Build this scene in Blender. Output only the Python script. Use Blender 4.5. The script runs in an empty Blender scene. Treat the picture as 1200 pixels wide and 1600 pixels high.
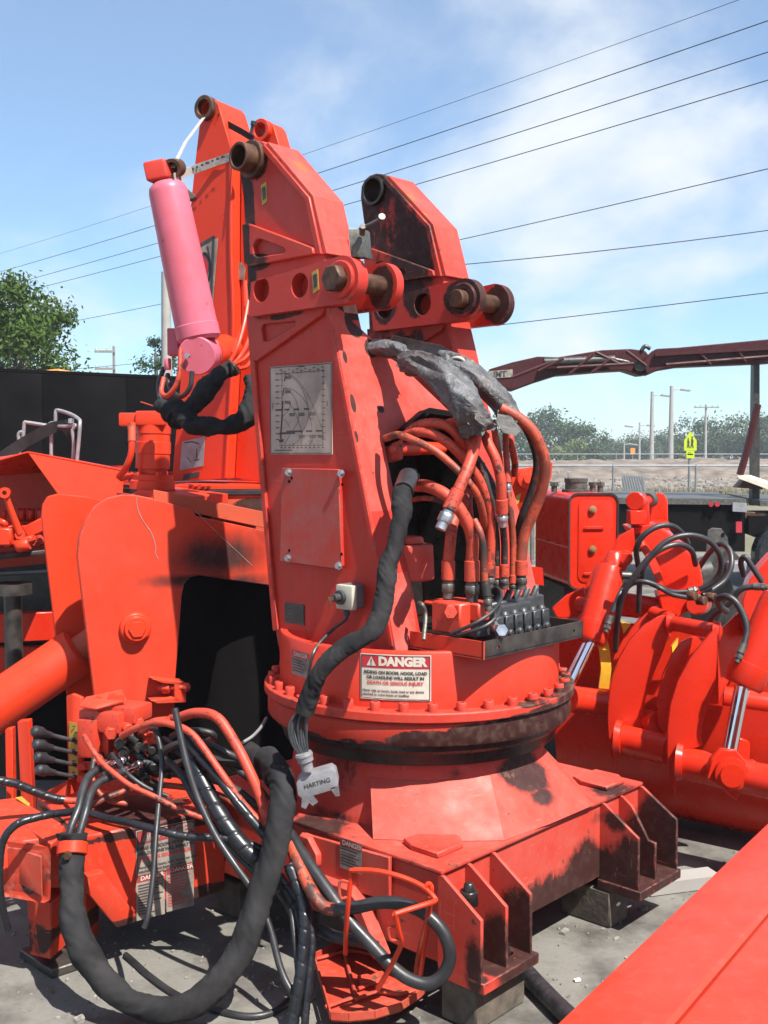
import bpy, bmesh, math, random
from mathutils import Vector, noise, geometry, Matrix

# ---------------------------------------------------------------- camera, sky, sun, exposure
random.seed(7)
SC = bpy.context.scene
COL = SC.collection
V = Vector
F = 1690.0                       # focal length in photo pixels (1200 x 1600)
PITCH = math.atan(95 / F)
CAM = V((0, 0, 1.65))
cam = bpy.data.cameras.new('camera')
cam.sensor_fit = 'VERTICAL'; cam.sensor_height = 36; cam.sensor_width = 27
cam.lens = 36 * F / 1600
cam.clip_start = 0.05; cam.clip_end = 3000
co = bpy.data.objects.new('camera', cam); COL.objects.link(co)
co.location = CAM; co.rotation_euler = (math.pi / 2 - PITCH, 0, 0)
SC.camera = co

SUN_AZ, SUN_EL = math.radians(39), math.radians(56)      # azimuth: behind the camera, to the right
sun_dir = V((math.sin(SUN_AZ) * math.cos(SUN_EL), -math.cos(SUN_AZ) * math.cos(SUN_EL), math.sin(SUN_EL)))
sl = bpy.data.lights.new('sun', 'SUN'); sl.energy = 5.0; sl.angle = math.radians(0.53); sl.color = (1, 0.95, 0.88)
so = bpy.data.objects.new('sun', sl); COL.objects.link(so)
so.rotation_euler = sun_dir.to_track_quat('Z', 'Y').to_euler(); so.location = (3, -4, 9)

world = bpy.data.worlds.new('World'); SC.world = world; world.use_nodes = True
wn = world.node_tree; wn.nodes.clear()
def wnode(t, **k):
    n = wn.nodes.new(t)
    for a, b in k.items(): setattr(n, a, b)
    return n
wo = wnode('ShaderNodeOutputWorld'); bg = wnode('ShaderNodeBackground'); bg.inputs[1].default_value = 0.070
sky = wnode('ShaderNodeTexSky', sky_type='NISHITA', sun_disc=False, sun_elevation=SUN_EL, sun_rotation=math.pi - SUN_AZ,
            air_density=1.0, dust_density=0.2, ozone_density=4.0, altitude=0)
tc = wnode('ShaderNodeTexCoord'); sep = wnode('ShaderNodeSeparateXYZ'); wn.links.new(tc.outputs['Generated'], sep.inputs[0])
zz = wnode('ShaderNodeMath', operation='ADD'); zz.inputs[1].default_value = 0.50; wn.links.new(sep.outputs[2], zz.inputs[0])
zm = wnode('ShaderNodeMath', operation='MAXIMUM'); zm.inputs[1].default_value = 0.05; wn.links.new(zz.outputs[0], zm.inputs[0])
dv = wnode('ShaderNodeVectorMath', operation='DIVIDE'); cmb = wnode('ShaderNodeCombineXYZ')
for i in range(3): wn.links.new(zm.outputs[0], cmb.inputs[i])
wn.links.new(tc.outputs['Generated'], dv.inputs[0]); wn.links.new(cmb.outputs[0], dv.inputs[1])
mp = wnode('ShaderNodeMapping'); mp.inputs['Location'].default_value = (0.30, -0.1, 0.0); mp.inputs['Scale'].default_value = (1.0, 1.0, 0.6)
wn.links.new(dv.outputs[0], mp.inputs[0])
n1 = wnode('ShaderNodeTexNoise'); n1.inputs['Scale'].default_value = 2.6; n1.inputs['Detail'].default_value = 8; n1.inputs['Roughness'].default_value = 0.55
n1.inputs['Distortion'].default_value = 0.25
wn.links.new(mp.outputs[0], n1.inputs['Vector'])
cr = wnode('ShaderNodeValToRGB'); cr.color_ramp.elements[0].position = 0.42; cr.color_ramp.elements[1].position = 0.74
cr.color_ramp.interpolation = 'EASE'
wn.links.new(n1.outputs[0], cr.inputs[0])
mixc = wnode('ShaderNodeMixRGB'); mixc.inputs[2].default_value = (6.2, 6.6, 7.0, 1)
cs = wnode('ShaderNodeMath', operation='MULTIPLY'); cs.inputs[1].default_value = 0.85
cv = wnode('ShaderNodeMath', operation='ADD'); cv.inputs[1].default_value = 0.21
wn.links.new(cr.outputs[0], cs.inputs[0]); wn.links.new(cs.outputs[0], cv.inputs[0]); wn.links.new(cv.outputs[0], mixc.inputs[0])
tint = wnode('ShaderNodeMixRGB', blend_type='MULTIPLY'); tint.inputs[0].default_value = 1; tint.inputs[2].default_value = (0.80, 1.09, 1.23, 1)
wn.links.new(sky.outputs[0], tint.inputs[1])
wn.links.new(tint.outputs[0], mixc.inputs[1])
wn.links.new(mixc.outputs[0], bg.inputs[0]); wn.links.new(bg.outputs[0], wo.inputs[0])

vs = SC.view_settings
vs.view_transform = 'Standard'; vs.look = 'None'; vs.gamma = 1; vs.use_curve_mapping = False
vs.exposure = 1.10

# ---------------------------------------------------------------- pixel -> place
_fw = V((0, math.cos(PITCH), -math.sin(PITCH))); _up = V((0, math.sin(PITCH), math.cos(PITCH)))
def ray(px, py): return _fw + V((1, 0, 0)) * ((px - 600) / F) + _up * ((800 - py) / F)
def X(px, py, y):                     # the point at distance y in front of the camera
    r = ray(px, py); return CAM + r * (y / r.y)
def G(px, py, z=0.0):                 # the point at height z
    r = ray(px, py); return CAM + r * ((z - CAM.z) / r.z)
def ON(px, py, p, n):                 # the point on a plane
    r = ray(px, py); return CAM + r * ((p - CAM).dot(n) / r.dot(n))

# ---------------------------------------------------------------- materials
MATS = {}
def nodes(name):
    m = bpy.data.materials.new(name); m.use_nodes = True
    t = m.node_tree; b = t.nodes['Principled BSDF']
    MATS[name] = m
    return m, t, b
def N(t, typ, ins=None, **k):
    n = t.nodes.new(typ)
    for a, b in k.items(): setattr(n, a, b)
    for a, b in (ins or {}).items():
        if hasattr(b, 'is_linked') or b.__class__.__name__.startswith('NodeSocket'): t.links.new(b, n.inputs[a])
        else: n.inputs[a].default_value = b
    return n
def pos(t): return N(t, 'ShaderNodeNewGeometry').outputs['Position']
def nz(t, scale, detail=4, rough=0.55, vec=None, dist=0.0, off=None):
    v = vec or pos(t)
    if off: v = N(t, 'ShaderNodeVectorMath', {0: v, 1: off}, operation='ADD').outputs[0]
    return N(t, 'ShaderNodeTexNoise', {'Vector': v, 'Scale': scale, 'Detail': detail, 'Roughness': rough, 'Distortion': dist}).outputs[0]
def ramp(t, f, a, b, c0=(0, 0, 0, 1), c1=(1, 1, 1, 1)):
    r = N(t, 'ShaderNodeValToRGB', {0: f}); e = r.color_ramp.elements
    e[0].position, e[1].position = a, b; e[0].color, e[1].color = c0, c1
    return r.outputs[0]
def mix(t, f, a, b, mode='MIX'):
    return N(t, 'ShaderNodeMixRGB', {0: f, 1: a, 2: b}, blend_type=mode).outputs[0]
def mth(t, op, a, b, clamp=False): return N(t, 'ShaderNodeMath', {0: a, 1: b}, operation=op, use_clamp=clamp).outputs[0]
def c4(c): return (c[0], c[1], c[2], 1)
def bump(t, b, h, strength=0.2, dist=0.003):
    bn = N(t, 'ShaderNodeBump', {'Height': h, 'Strength': strength, 'Distance': dist}); t.links.new(bn.outputs[0], b.inputs['Normal'])

def plain(name, col, rough=0.5, metal=0.0, var=0.25, scale=14, bmp=0.15, bscale=90, spec=0.5, col2=None):
    m, t, b = nodes(name)
    f = nz(t, scale, 5)
    c2 = col2 or tuple(min(1, x * (1 + var * 1.2)) for x in col)
    c1 = tuple(x * (1 - var) for x in col)
    t.links.new(ramp(t, f, 0.3, 0.7, c4(c1), c4(c2)), b.inputs['Base Color'])
    t.links.new(ramp(t, nz(t, scale * 2.3, 4), 0.3, 0.75, c4([max(0, rough - .12)] * 3), c4([min(1, rough + .12)] * 3)), b.inputs['Roughness'])
    b.inputs['Metallic'].default_value = metal; b.inputs['Specular IOR Level'].default_value = spec
    if bmp: bump(t, b, nz(t, bscale, 3), bmp, 0.002)
    return m

RED = (0.72, 0.030, 0.016)
FADE = (0.78, 0.110, 0.085)
def paint(name, base=RED, fade=FADE, fade_amt=0.35, rough=0.38, grime=(), chips=0.25, dust=0.12, gcol=(0.011, 0.0095, 0.009), streak=0.3, gsoft=0.45, spec=0.28, gw=(0.30, 0.52), gn=3.2, gcol2=(0.034, 0.027, 0.023), wear=0.0):
    """Enamel on steel: faded patches, streaks, chipped spots, and oil or soot where GRIME (centre, radii, strength) says."""
    m, t, b = nodes(name)
    base = (base[0] * .70, base[1] * .92, base[2] * .62); fade = (fade[0] * .68, fade[1] * .60, fade[2] * .52)
    P = pos(t)
    f = ramp(t, nz(t, 2.6, 6, 0.6), 0.38, 0.68)
    f = mth(t, 'ADD', mth(t, 'MULTIPLY', f, .62), mth(t, 'MULTIPLY', ramp(t, nz(t, 13, 7, 0.7, off=(2, 8, 5)), .40, .66), .38))
    f = mth(t, 'MULTIPLY', f, fade_amt)
    col = mix(t, f, c4(base), c4(fade))
    # vertical streaks
    sv = N(t, 'ShaderNodeVectorMath', {0: P, 1: (26, 26, 1.6)}, operation='MULTIPLY').outputs[0]
    st = ramp(t, nz(t, 1.0, 4, 0.6, sv), 0.50, 0.78)
    col = mix(t, mth(t, 'MULTIPLY', st, streak * 0.5), col, c4([x * 0.55 for x in base]))
    # fine dust
    du = ramp(t, nz(t, 42, 5, 0.7), 0.52, 0.80)
    col = mix(t, mth(t, 'MULTIPLY', du, dust), col, (0.22, 0.15, 0.125, 1))
    gm = None
    for (cen, rad, s) in grime:
        d = N(t, 'ShaderNodeVectorMath', {0: P, 1: tuple(cen)}, operation='SUBTRACT').outputs[0]
        d = N(t, 'ShaderNodeVectorMath', {0: d, 1: tuple(rad)}, operation='DIVIDE').outputs[0]
        l = N(t, 'ShaderNodeVectorMath', {0: d}, operation='LENGTH').outputs['Value']
        q = N(t, 'ShaderNodeMapRange', {0: l, 1: 1.0, 2: 1.0 - gsoft, 3: 0.0, 4: s}, interpolation_type='SMOOTHSTEP').outputs[0]
        gm = q if gm is None else mth(t, 'MAXIMUM', gm, q)
    if gm is not None:
        sv2 = N(t, 'ShaderNodeVectorMath', {0: P, 1: (1, 1, .35)}, operation='MULTIPLY').outputs[0]
        ns = mth(t, 'ADD', mth(t, 'MULTIPLY', nz(t, 11, 8, 0.7, sv2), .7), mth(t, 'MULTIPLY', nz(t, 48, 5, 0.7), .3))
        gg = mth(t, 'ADD', gm, mth(t, 'MULTIPLY', mth(t, 'SUBTRACT', ns, 0.5), mth(t, 'MINIMUM', mth(t, 'MULTIPLY', gm, 9.0), gn)))
        gg = ramp(t, gg, gw[0], gw[1])
        gc = mix(t, ramp(t, nz(t, 30, 4), 0.45, 0.75), c4(gcol), c4(gcol2) if gcol[0] < .1 else c4([x * .8 for x in gcol]))
        col = mix(t, mth(t, 'MULTIPLY', gg, 0.94), col, gc)
    # scuffs: short pale scratches in two directions
    for k_, (sx, sz) in enumerate(((9, 90), (95, 12))):
        vv = N(t, 'ShaderNodeVectorMath', {0: P, 1: (sx, sx, sz)}, operation='MULTIPLY').outputs[0]
        sc = ramp(t, nz(t, 1.0, 3, 0.5, vv, off=(k_ * 3.3, 1, 2)), .665, .70)
        col = mix(t, mth(t, 'MULTIPLY', mth(t, 'MULTIPLY', sc, ramp(t, nz(t, 4, 3, off=(6, 6, k_)), .48, .62)), min(1, chips * .9)), col, c4([min(1, x * 1.15 + .03) for x in fade]))
    if wear:
        bv = N(t, 'ShaderNodeBevel', {'Radius': .012}, samples=3).outputs[0]
        dt = N(t, 'ShaderNodeVectorMath', {0: bv, 1: N(t, 'ShaderNodeNewGeometry').outputs['Normal']}, operation='DOT_PRODUCT').outputs['Value']
        ed = ramp(t, mth(t, 'SUBTRACT', 1.0, dt), .02, .12)
        em = mth(t, 'MULTIPLY', ed, ramp(t, nz(t, 28, 6, .7, off=(1, 1, 7)), .47, .58))
        col = mix(t, mth(t, 'MULTIPLY', em, wear), col, mix(t, ramp(t, nz(t, 50, 4), .45, .6), (0.085, 0.045, 0.032, 1), (0.40, 0.12, 0.09, 1)))
    # chipped spots showing rust and primer
    ch = ramp(t, nz(t, 17, 8, 0.72, off=(3.1, 1.7, 0.4)), 0.675 - 0.06 * chips, 0.69 - 0.06 * chips)
    cc = mix(t, ramp(t, nz(t, 60, 3), 0.4, 0.6), (0.05, 0.033, 0.026, 1), (0.13, 0.055, 0.03, 1))
    col = mix(t, mth(t, 'MULTIPLY', ch, min(1, chips * 3)), col, cc)
    t.links.new(col, b.inputs['Base Color'])
    r = ramp(t, nz(t, 11, 5, 0.6), 0.3, 0.75, c4([rough - .1] * 3), c4([rough + .18] * 3))
    if gm is not None: r = mix(t, gg, r, (0.62, 0.62, 0.62, 1))
    t.links.new(r, b.inputs['Roughness'])
    b.inputs['Specular IOR Level'].default_value = spec
    bh = mix(t, 0.5, nz(t, 70, 4), nz(t, 7, 4))
    bh = mix(t, mth(t, 'MULTIPLY', ch, 0.6), bh, (0, 0, 0, 1))
    bump(t, b, bh, 0.10, 0.004)
    return m

def mottled(name, c0, c1, a=0.5, w=0.04, scale=22, rough=0.55):
    """Rubber hose with red overspray flaking off."""
    m, t, b = nodes(name)
    f = ramp(t, nz(t, scale, 7, 0.68), a, a + w)
    f2 = ramp(t, nz(t, 5, 3, 0.5, off=(1, 5, 2)), 0.35, 0.62)
    ff = mth(t, 'MULTIPLY', f, f2)
    # hairline cracks across the paint
    cr_ = ramp(t, nz(t, 75, 3, 0.6, off=(9, 2, 4)), 0.60, 0.64)
    ff = mth(t, 'MAXIMUM', ff, mth(t, 'MULTIPLY', cr_, 0.65))
    k_ = lambda c: (c[0] * .80, c[1] * 1.0, c[2] * .8, 1)
    t.links.new(mix(t, ff, k_(c0), k_(c1)), b.inputs['Base Color'])
    b.inputs['Roughness'].default_value = rough
    bump(t, b, mth(t, 'SUBTRACT', 1.0, ff), 0.25, 0.002)
    return m

# ---------------------------------------------------------------- mesh helpers: each returns (verts, faces)
def join(*gs):
    vs_, fs_ = [], []
    for v, f in gs:
        o = len(vs_); vs_ += list(v); fs_ += [tuple(i + o for i in q) for q in f]
    return vs_, fs_
def prism(poly, vec, holes=()):
    poly = [V(p) for p in poly]; vec = V(vec)
    loops = [poly] + [[V(p) for p in h] for h in holes]
    allp = [p for l in loops for p in l]; n = len(allp)
    if holes:
        tri = geometry.tessellate_polygon(loops)
        f = [tuple(x) for x in tri] + [tuple(i + n for i in reversed(x)) for x in tri]
    else:
        f = [tuple(range(n)), tuple(range(2 * n - 1, n - 1, -1))]
    k = 0
    for l in loops:
        m = len(l)
        for i in range(m):
            a, b_ = k + i, k + (i + 1) % m
            f.append((a, a + n, b_ + n, b_))
        k += m
    return [p for p in allp] + [p + vec for p in allp], f
def frame_of(d):
    d = d.normalized(); a = V((0, 0, 1)) if abs(d.z) < 0.9 else V((1, 0, 0))
    x = d.cross(a).normalized(); return x, d.cross(x).normalized()
def cyl(p0, p1, r0, r1=None, n=24, cap=True):
    p0, p1 = V(p0), V(p1); r1 = r0 if r1 is None else r1
    x, y = frame_of(p1 - p0)
    v = []; f = []
    for p, r in ((p0, r0), (p1, r1)):
        for i in range(n):
            a = 2 * math.pi * i / n; v.append(p + x * (r * math.cos(a)) + y * (r * math.sin(a)))
    for i in range(n):
        j = (i + 1) % n; f.append((i, j, n + j, n + i))
    if cap: f.append(tuple(range(n - 1, -1, -1))); f.append(tuple(range(n, 2 * n)))
    return v, f
def turned(p0, axis, prof, n=32, closed=False):
    """Profile (radius, distance along axis) turned round an axis."""
    p0 = V(p0); axis = V(axis).normalized(); x, y = frame_of(axis); v = []; f = []
    for r, s in prof:
        for i in range(n):
            a = 2 * math.pi * i / n; v.append(p0 + axis * s + x * (r * math.cos(a)) + y * (r * math.sin(a)))
    m = len(prof)
    for k in range(m if closed else m - 1):
        k2 = (k + 1) % m
        for i in range(n):
            j = (i + 1) % n; f.append((k * n + i, k * n + j, k2 * n + j, k2 * n + i))
    if not closed:
        if prof[0][0] > 1e-6: f.append(tuple(range(n - 1, -1, -1)))
        if prof[-1][0] > 1e-6: f.append(tuple(range((m - 1) * n, m * n)))
    return v, f
def pipe_ring(p0, p1, ro, ri, n=28):
    p0, p1 = V(p0), V(p1); L = (p1 - p0).length
    return turned(p0, p1 - p0, [(ri, 0), (ro, 0), (ro, L), (ri, L)], n, True)
def obox(c, ax, ay, az, sx, sy, sz):
    c = V(c); ax, ay, az = V(ax).normalized(), V(ay).normalized(), V(az).normalized(); v = []
    for k in (-1, 1):
        for j in (-1, 1):
            for i in (-1, 1): v.append(c + ax * (i * sx / 2) + ay * (j * sy / 2) + az * (k * sz / 2))
    return v, [(0, 2, 3, 1), (4, 5, 7, 6), (0, 1, 5, 4), (2, 6, 7, 3), (0, 4, 6, 2), (1, 3, 7, 5)]
def smooth_path(pts, sub=8):
    pts = [V(p) for p in pts]
    if len(pts) < 3: return pts
    q = [pts[0] * 2 - pts[1]] + pts + [pts[-1] * 2 - pts[-2]]; out = []
    for i in range(1, len(q) - 2):
        a, b_, c, d = q[i - 1], q[i], q[i + 1], q[i + 2]
        for k in range(sub):
            s = k / sub
            out.append(0.5 * ((2 * b_) + (c - a) * s + (2 * a - 5 * b_ + 4 * c - d) * s * s + (3 * b_ - a - 3 * c + d) * s ** 3))
    out.append(pts[-1]); return out
def tube(pts, r, n=12, sub=8, rmod=None, cap=True, flat=None, sm=True):
    P = smooth_path(pts, sub) if sm else [V(p) for p in pts]
    m = len(P); v = []; f = []; s = 0; x = None
    for k in range(m):
        d = (P[min(k + 1, m - 1)] - P[max(k - 1, 0)])
        if d.length < 1e-9: d = V((0, 0, 1))
        d.normalize()
        if x is None: x, y = frame_of(d)
        else:
            x = (x - d * x.dot(d)).normalized(); y = d.cross(x)
        if k: s += (P[k] - P[k - 1]).length
        rr = r if not isinstance(r, (list, tuple)) else r[0] + (r[1] - r[0]) * k / (m - 1)
        for i in range(n):
            a = 2 * math.pi * i / n
            q = rr * (rmod(s, a, P[k]) if rmod else 1)
            v.append(P[k] + x * (q * math.cos(a)) + y * (q * math.sin(a)))
    for k in range(m - 1):
        for i in range(n):
            j = (i + 1) % n; f.append((k * n + i, k * n + j, (k + 1) * n + j, (k + 1) * n + i))
    if cap: f.append(tuple(range(n - 1, -1, -1))); f.append(tuple(range((m - 1) * n, m * n)))
    return v, f
def arc(c, ax, ay, rx, ry, a0, a1, n):
    c = V(c)
    return [c + ax * (rx * math.cos(math.radians(a0 + (a1 - a0) * i / n))) + ay * (ry * math.sin(math.radians(a0 + (a1 - a0) * i / n))) for i in range(n + 1)]
def ellipse(c, ax, ay, rx, ry, n=20): return arc(c, ax, ay, rx, ry, 0, 360, n)[:-1]
def hexhead(p, d, r, h, n=6): return cyl(p, V(p) + V(d).normalized() * h, r, r * 0.97, n)

# ---------------------------------------------------------------- objects
def thing(name, label, cat, loc=(0, 0, 0), group=None):
    o = bpy.data.objects.new(name, None); COL.objects.link(o); o.location = loc
    o.empty_display_size = 0.1
    tag(o, label, cat, group); return o
def tag(o, label=None, cat=None, group=None, kind=None):
    if label: o['label'] = label
    if cat: o['category'] = cat
    if group: o['group'] = group
    if kind: o['kind'] = kind
    return o
def wloc(o):
    l = V((0, 0, 0))
    while o: l = l + o.location; o = o.parent
    return l
def obj(name, g, mat, parent=None, bevel=0.0, angle=38, loc=None, seg=1):
    """One mesh object; G is in world coordinates."""
    v, f = g
    base = wloc(parent) if parent else V((0, 0, 0))
    org = V(loc) if loc is not None else (base if parent else V((0, 0, 0)))
    me = bpy.data.meshes.new(name)
    me.from_pydata([tuple(V(p) - org) for p in v], [], f)
    bm = bmesh.new(); bm.from_mesh(me)
    bmesh.ops.recalc_face_normals(bm, faces=bm.faces)
    if bevel:
        es = [e for e in bm.edges if len(e.link_faces) == 2 and e.calc_face_angle(0) > 0.5]
        try: bmesh.ops.bevel(bm, geom=es, offset=bevel, segments=seg, profile=0.6, affect='EDGES', clamp_overlap=True)
        except Exception: pass
    bm.to_mesh(me); bm.free()
    me.shade_smooth()
    me.set_sharp_from_angle(angle=math.radians(angle))
    me.materials.append(MATS[mat] if isinstance(mat, str) else mat)
    o = bpy.data.objects.new(name, me); COL.objects.link(o)
    if parent: o.parent = parent
    o.location = org - base
    return o
def twin(o, parent, shift=(0, 0, 0)):
    c = o.copy(); COL.objects.link(c); c.parent = parent; c.location = o.location + V(shift); return c

_font_cache = {}
def text_geo(s, size, fn, bold=0.0, align='CENTER', wide=1.0):
    """Lettering as flat faces; FN maps (x, y) on the sign to a place."""
    c = bpy.data.curves.new('letters', 'FONT'); c.body = s; c.size = size; c.align_x = align; c.align_y = 'CENTER'
    c.offset = bold; c.fill_mode = 'FRONT'; c.resolution_u = 3
    o = bpy.data.objects.new('letters', c); COL.objects.link(o)
    bpy.context.view_layer.update()
    dg = bpy.context.evaluated_depsgraph_get()
    me = bpy.data.meshes.new_from_object(o.evaluated_get(dg))
    v = [fn(p.co.x * wide, p.co.y) for p in me.vertices]; f = [tuple(p.vertices) for p in me.polygons]
    bpy.data.objects.remove(o); bpy.data.curves.remove(c); bpy.data.meshes.remove(me)
    return v, f
def ribbon(pts, w, fn):
    """A drawn line of width w on a sign."""
    v, f = [], []
    for i in range(len(pts) - 1):
        a, b_ = V((*pts[i], 0)), V((*pts[i + 1], 0)); d = b_ - a
        if d.length < 1e-9: continue
        d.normalize(); nn = V((-d.y, d.x, 0)) * w / 2; e = d * w * 0.3
        k = len(v)
        for p in (a - e - nn, b_ + e - nn, b_ + e + nn, a - e + nn): v.append(fn(p.x, p.y))
        f.append((k, k + 1, k + 2, k + 3))
    return v, f
def rect(x0, y0, x1, y1, fn, nx=1):
    v, f = [], []
    for i in range(nx + 1):
        x = x0 + (x1 - x0) * i / nx; v += [fn(x, y0), fn(x, y1)]
    for i in range(nx): f.append((2 * i, 2 * i + 2, 2 * i + 3, 2 * i + 1))
    return v, f
def plane_fn(o, ax, ay, n, off):
    o, ax, ay, n = V(o), V(ax).normalized(), V(ay).normalized(), V(n).normalized()
    return lambda x, y: o + ax * x + ay * y + n * off
def blank(poly, fn, th, fn0):
    return None
def danger_sign(parent, place, w, h, simple=False, mats=('decal_white', 'decal_red', 'decal_ink', 'decal_redtext')):
    """place(off) gives the mapping at that distance off the surface. The warning sign with its red header."""
    nx = 8
    s = obj('danger_sign', rect(-w / 2, -h / 2, w / 2, h / 2, place(0.0020), nx), mats[0], parent)
    hd = 0.30 * h
    b_ = 0.018 * w
    obj('red_header', rect(-w / 2 + b_, h / 2 - hd, w / 2 - b_, h / 2 - b_, place(0.0028), nx), mats[1], s)
    f3 = place(0.0036)
    y = h / 2 - hd / 2 - b_ * 0.3
    g = text_geo('DANGER', hd * 0.86, lambda x, yy: f3(x + 0.10 * w, yy + y), 0.0022 * w / 0.22 * 1.0)
    x0 = -w * 0.335; a = hd * 0.33
    g = join(g, ([f3(x0 - a * 1.1, y - a), f3(x0 + a * 1.1, y - a), f3(x0, y + a * 1.05)], [(0, 1, 2)]))
    obj('heading', g, mats[0], s)
    f4 = place(0.0044)
    ink = [rect(x0 - a * .12, y - a * .35, x0 + a * .12, y + a * .55, f4), rect(x0 - a * .12, y - a * .8, x0 + a * .12, y - a * .52, f4)]
    # thin frame line
    fr = [(-w / 2 + b_, -h / 2 + b_), (w / 2 - b_, -h / 2 + b_), (w / 2 - b_, h / 2 - b_), (-w / 2 + b_, h / 2 - b_), (-w / 2 + b_, -h / 2 + b_)]
    for i in range(4):
        (xa, ya), (xb, yb) = fr[i], fr[i + 1]
        ps = [(xa + (xb - xa) * k / 6, ya + (yb - ya) * k / 6) for k in range(7)]
        ink.append(ribbon(ps, 0.010 * w, f3))
    rows = [('RIDING ON BOOM, HOOK, LOAD', 0.60, 0), ('OR LOADLINE WILL RESULT IN', 0.49, 0), ('DEATH OR SERIOUS INJURY', 0.375, 1)]
    ts = h * 0.098
    redg = None
    for s_, yy, k in rows:
        q = -h / 2 + h * yy
        g = text_geo(s_, ts * (1.03 if k else 0.95), lambda x, yv, q=q: f3(x, yv + q), 0.0006 * w / 0.22, wide=0.98)
        if k: redg = g
        else: ink.append(g)
    for s_, yy in (('Never ride on boom, hook, load or any device', 0.20), ('attached to crane boom or loadline.', 0.115)):
        q = -h / 2 + h * yy
        ink.append(text_geo(s_, ts * 0.80, lambda x, yv, q=q: f3(x - w * 0.465, yv + q), 0.0003 * w / 0.22, 'LEFT', 0.92))
    obj('wording', join(*ink), mats[2], s)
    if redg: obj('red_wording', redg, mats[3], s)
    return s
# ---------------------------------------------------------------- the crane's own axes: eu runs right-away, ev left-away
eu = V((0.68, 0.7332, 0)).normalized(); ev = V((-eu.y, eu.x, 0)); ez = V((0, 0, 1))
CC = V((0.125, 3.85, 0))
def C(u, v, z): return CC + eu * u + ev * v + ez * z
def PU(px, py, u): return ON(px, py, C(u, 0, 0), eu)
def PV(px, py, v): return ON(px, py, C(0, v, 0), ev)

U0, U1 = -0.36, -0.225        # near cheek
U2, U3 = 0.265, 0.40          # far cheek

e0, e1 = PU(528, 540, U0), PU(619, 1022, U0)
sn = (e1 - e0).cross(eu).normalized()
if sn.y > 0: sn = -sn
def PS(px, py, off=0.0): return ON(px, py, e0 + sn * off, sn)     # on the sloping front sheet
# ---------------------------------------------------------------- materials in use
paint('red_column', wear=0.8, base=(0.60, 0.026, 0.022), fade=(0.66, 0.10, 0.085), fade_amt=0.55, rough=0.45, chips=0.3, streak=0.35, dust=0.16, grime=[
    (PU(384, 420, U0), (.07, .07, .20), 1.0), (PU(386, 350, U0), (.06, .06, .24), .95), (PU(382, 300, U0), (.045, .05, .16), 0.85), (PU(400, 255, U0), (.08, .08, .08), 0.8), (PU(403, 410, U0), (.10, .10, .035), .85), (PU(560, 485, U1), (.12, .12, .05), .8), (PU(526, 350, U1), (.06, .06, .05), .55), (PU(440, 492, U0), (.16, .16, .025), .6)])
paint('red_sheet', wear=0.8, base=(0.66, 0.045, 0.042), fade=(0.74, 0.20, 0.19), fade_amt=0.95, rough=0.55, chips=0.5, streak=0.15, dust=0.22, gsoft=0.3, grime=[
    (PS(552, 505), (.05, .05, .06), 1.2), (PS(538, 560), (.012, .012, .03), 1.2), (PS(551, 634), (.014, .014, .05), 1.5), (PS(556, 685), (.010, .010, .03), 1.2), (PS(578, 545), (.035, .035, .04), 1.0), (PS(594, 640), (.02, .02, .015), .8), (PS(650, 950), (.02, .02, .06), 1.0), (PS(645, 890), (.02, .02, .03), .9), (PS(652, 1015), (.03, .03, .025), 1.2), (PS(605, 690), (.03, .03, .02), .9)])
paint('red_cap', wear=0.8, base=(0.64, 0.042, 0.040), fade=(0.70, 0.15, 0.14), fade_amt=0.8, rough=0.5, chips=0.6, dust=0.25, gcol=(0.34, 0.11, 0.02), gsoft=0.9, gw=(.25, .9), gn=1.2, grime=[(PU(448, 250, U0) + eu * .07, (.05, .05, .07), 1.0), (PU(430, 228, U0) + eu * .1, (.03, .03, .04), .7), (PU(640, 292, U2) + eu * .02, (.05, .05, .09), 1.1), (PU(665, 325, U2), (.03, .03, .07), .9)])
paint('red_far_arm', wear=0.8, base=(0.55, 0.028, 0.024), fade=(0.50, 0.09, 0.07), fade_amt=0.5, rough=0.5, chips=0.5, streak=0.4, dust=0.2, gsoft=.7, gw=(.25, .60), grime=[
    (PU(600, 330, U2), (.20, .22, .34), .66), (PU(640, 400, U2), (.20, .2, .26), .7), (PU(590, 480, U2), (.2, .2, .26), .7), (PU(590, 300, U2), (.14, .14, .16), 1.0), (PU(640, 540, U2), (.16, .16, .10), .7)])
paint('red_link', wear=0.8, base=(0.62, 0.026, 0.022), fade=(0.66, 0.10, 0.09), fade_amt=0.5, rough=0.42, chips=0.35, dust=0.15, grime=[
    (PU(385, 450, -.4), (.04, .04, .09), .9), (PU(532, 432, -.4), (.05, .05, .05), .5), (PU(540, 485, -.3), (.11, .11, .05), .75),
    (PU(610, 480, U2), (.10, .10, .10), .85), (PU(735, 465, U2), (.12, .12, .09), 1.3), (PU(660, 470, U2), (.10, .10, .10), .9), (PU(780, 475, U3), (.10, .10, .09), 1.3), (PU(595, 450, U1), (.07, .07, .09), 1.2)])
def rg(deg, z, ra, rz, st=.9):      # a stain on the ring wall, in degrees from straight ahead of the camera
    a_ = math.radians(-90 + deg); return (CC + V((math.cos(a_) * .545, math.sin(a_) * .545, z)), (ra, ra, rz), st)
ring_g = [rg(2, .745, .17, .05), rg(18, .755, .17, .055), rg(33, .765, .2, .06), rg(50, .78, .2, .06), rg(68, .79, .2, .08), rg(85, .8, .2, .08), rg(60, .84, .12, .02, .6), rg(42, .84, .10, .012, .5), rg(-20, .735, .12, .016, .6), rg(-45, .735, .14, .014, .6)]
paint('red_ring', wear=0.8, base=(0.64, 0.034, 0.026), fade=(0.66, 0.12, 0.10), fade_amt=0.6, rough=0.5, chips=0.4, dust=0.3, grime=ring_g, gsoft=0.35, gcol2=(0.085, 0.068, 0.048))
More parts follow.
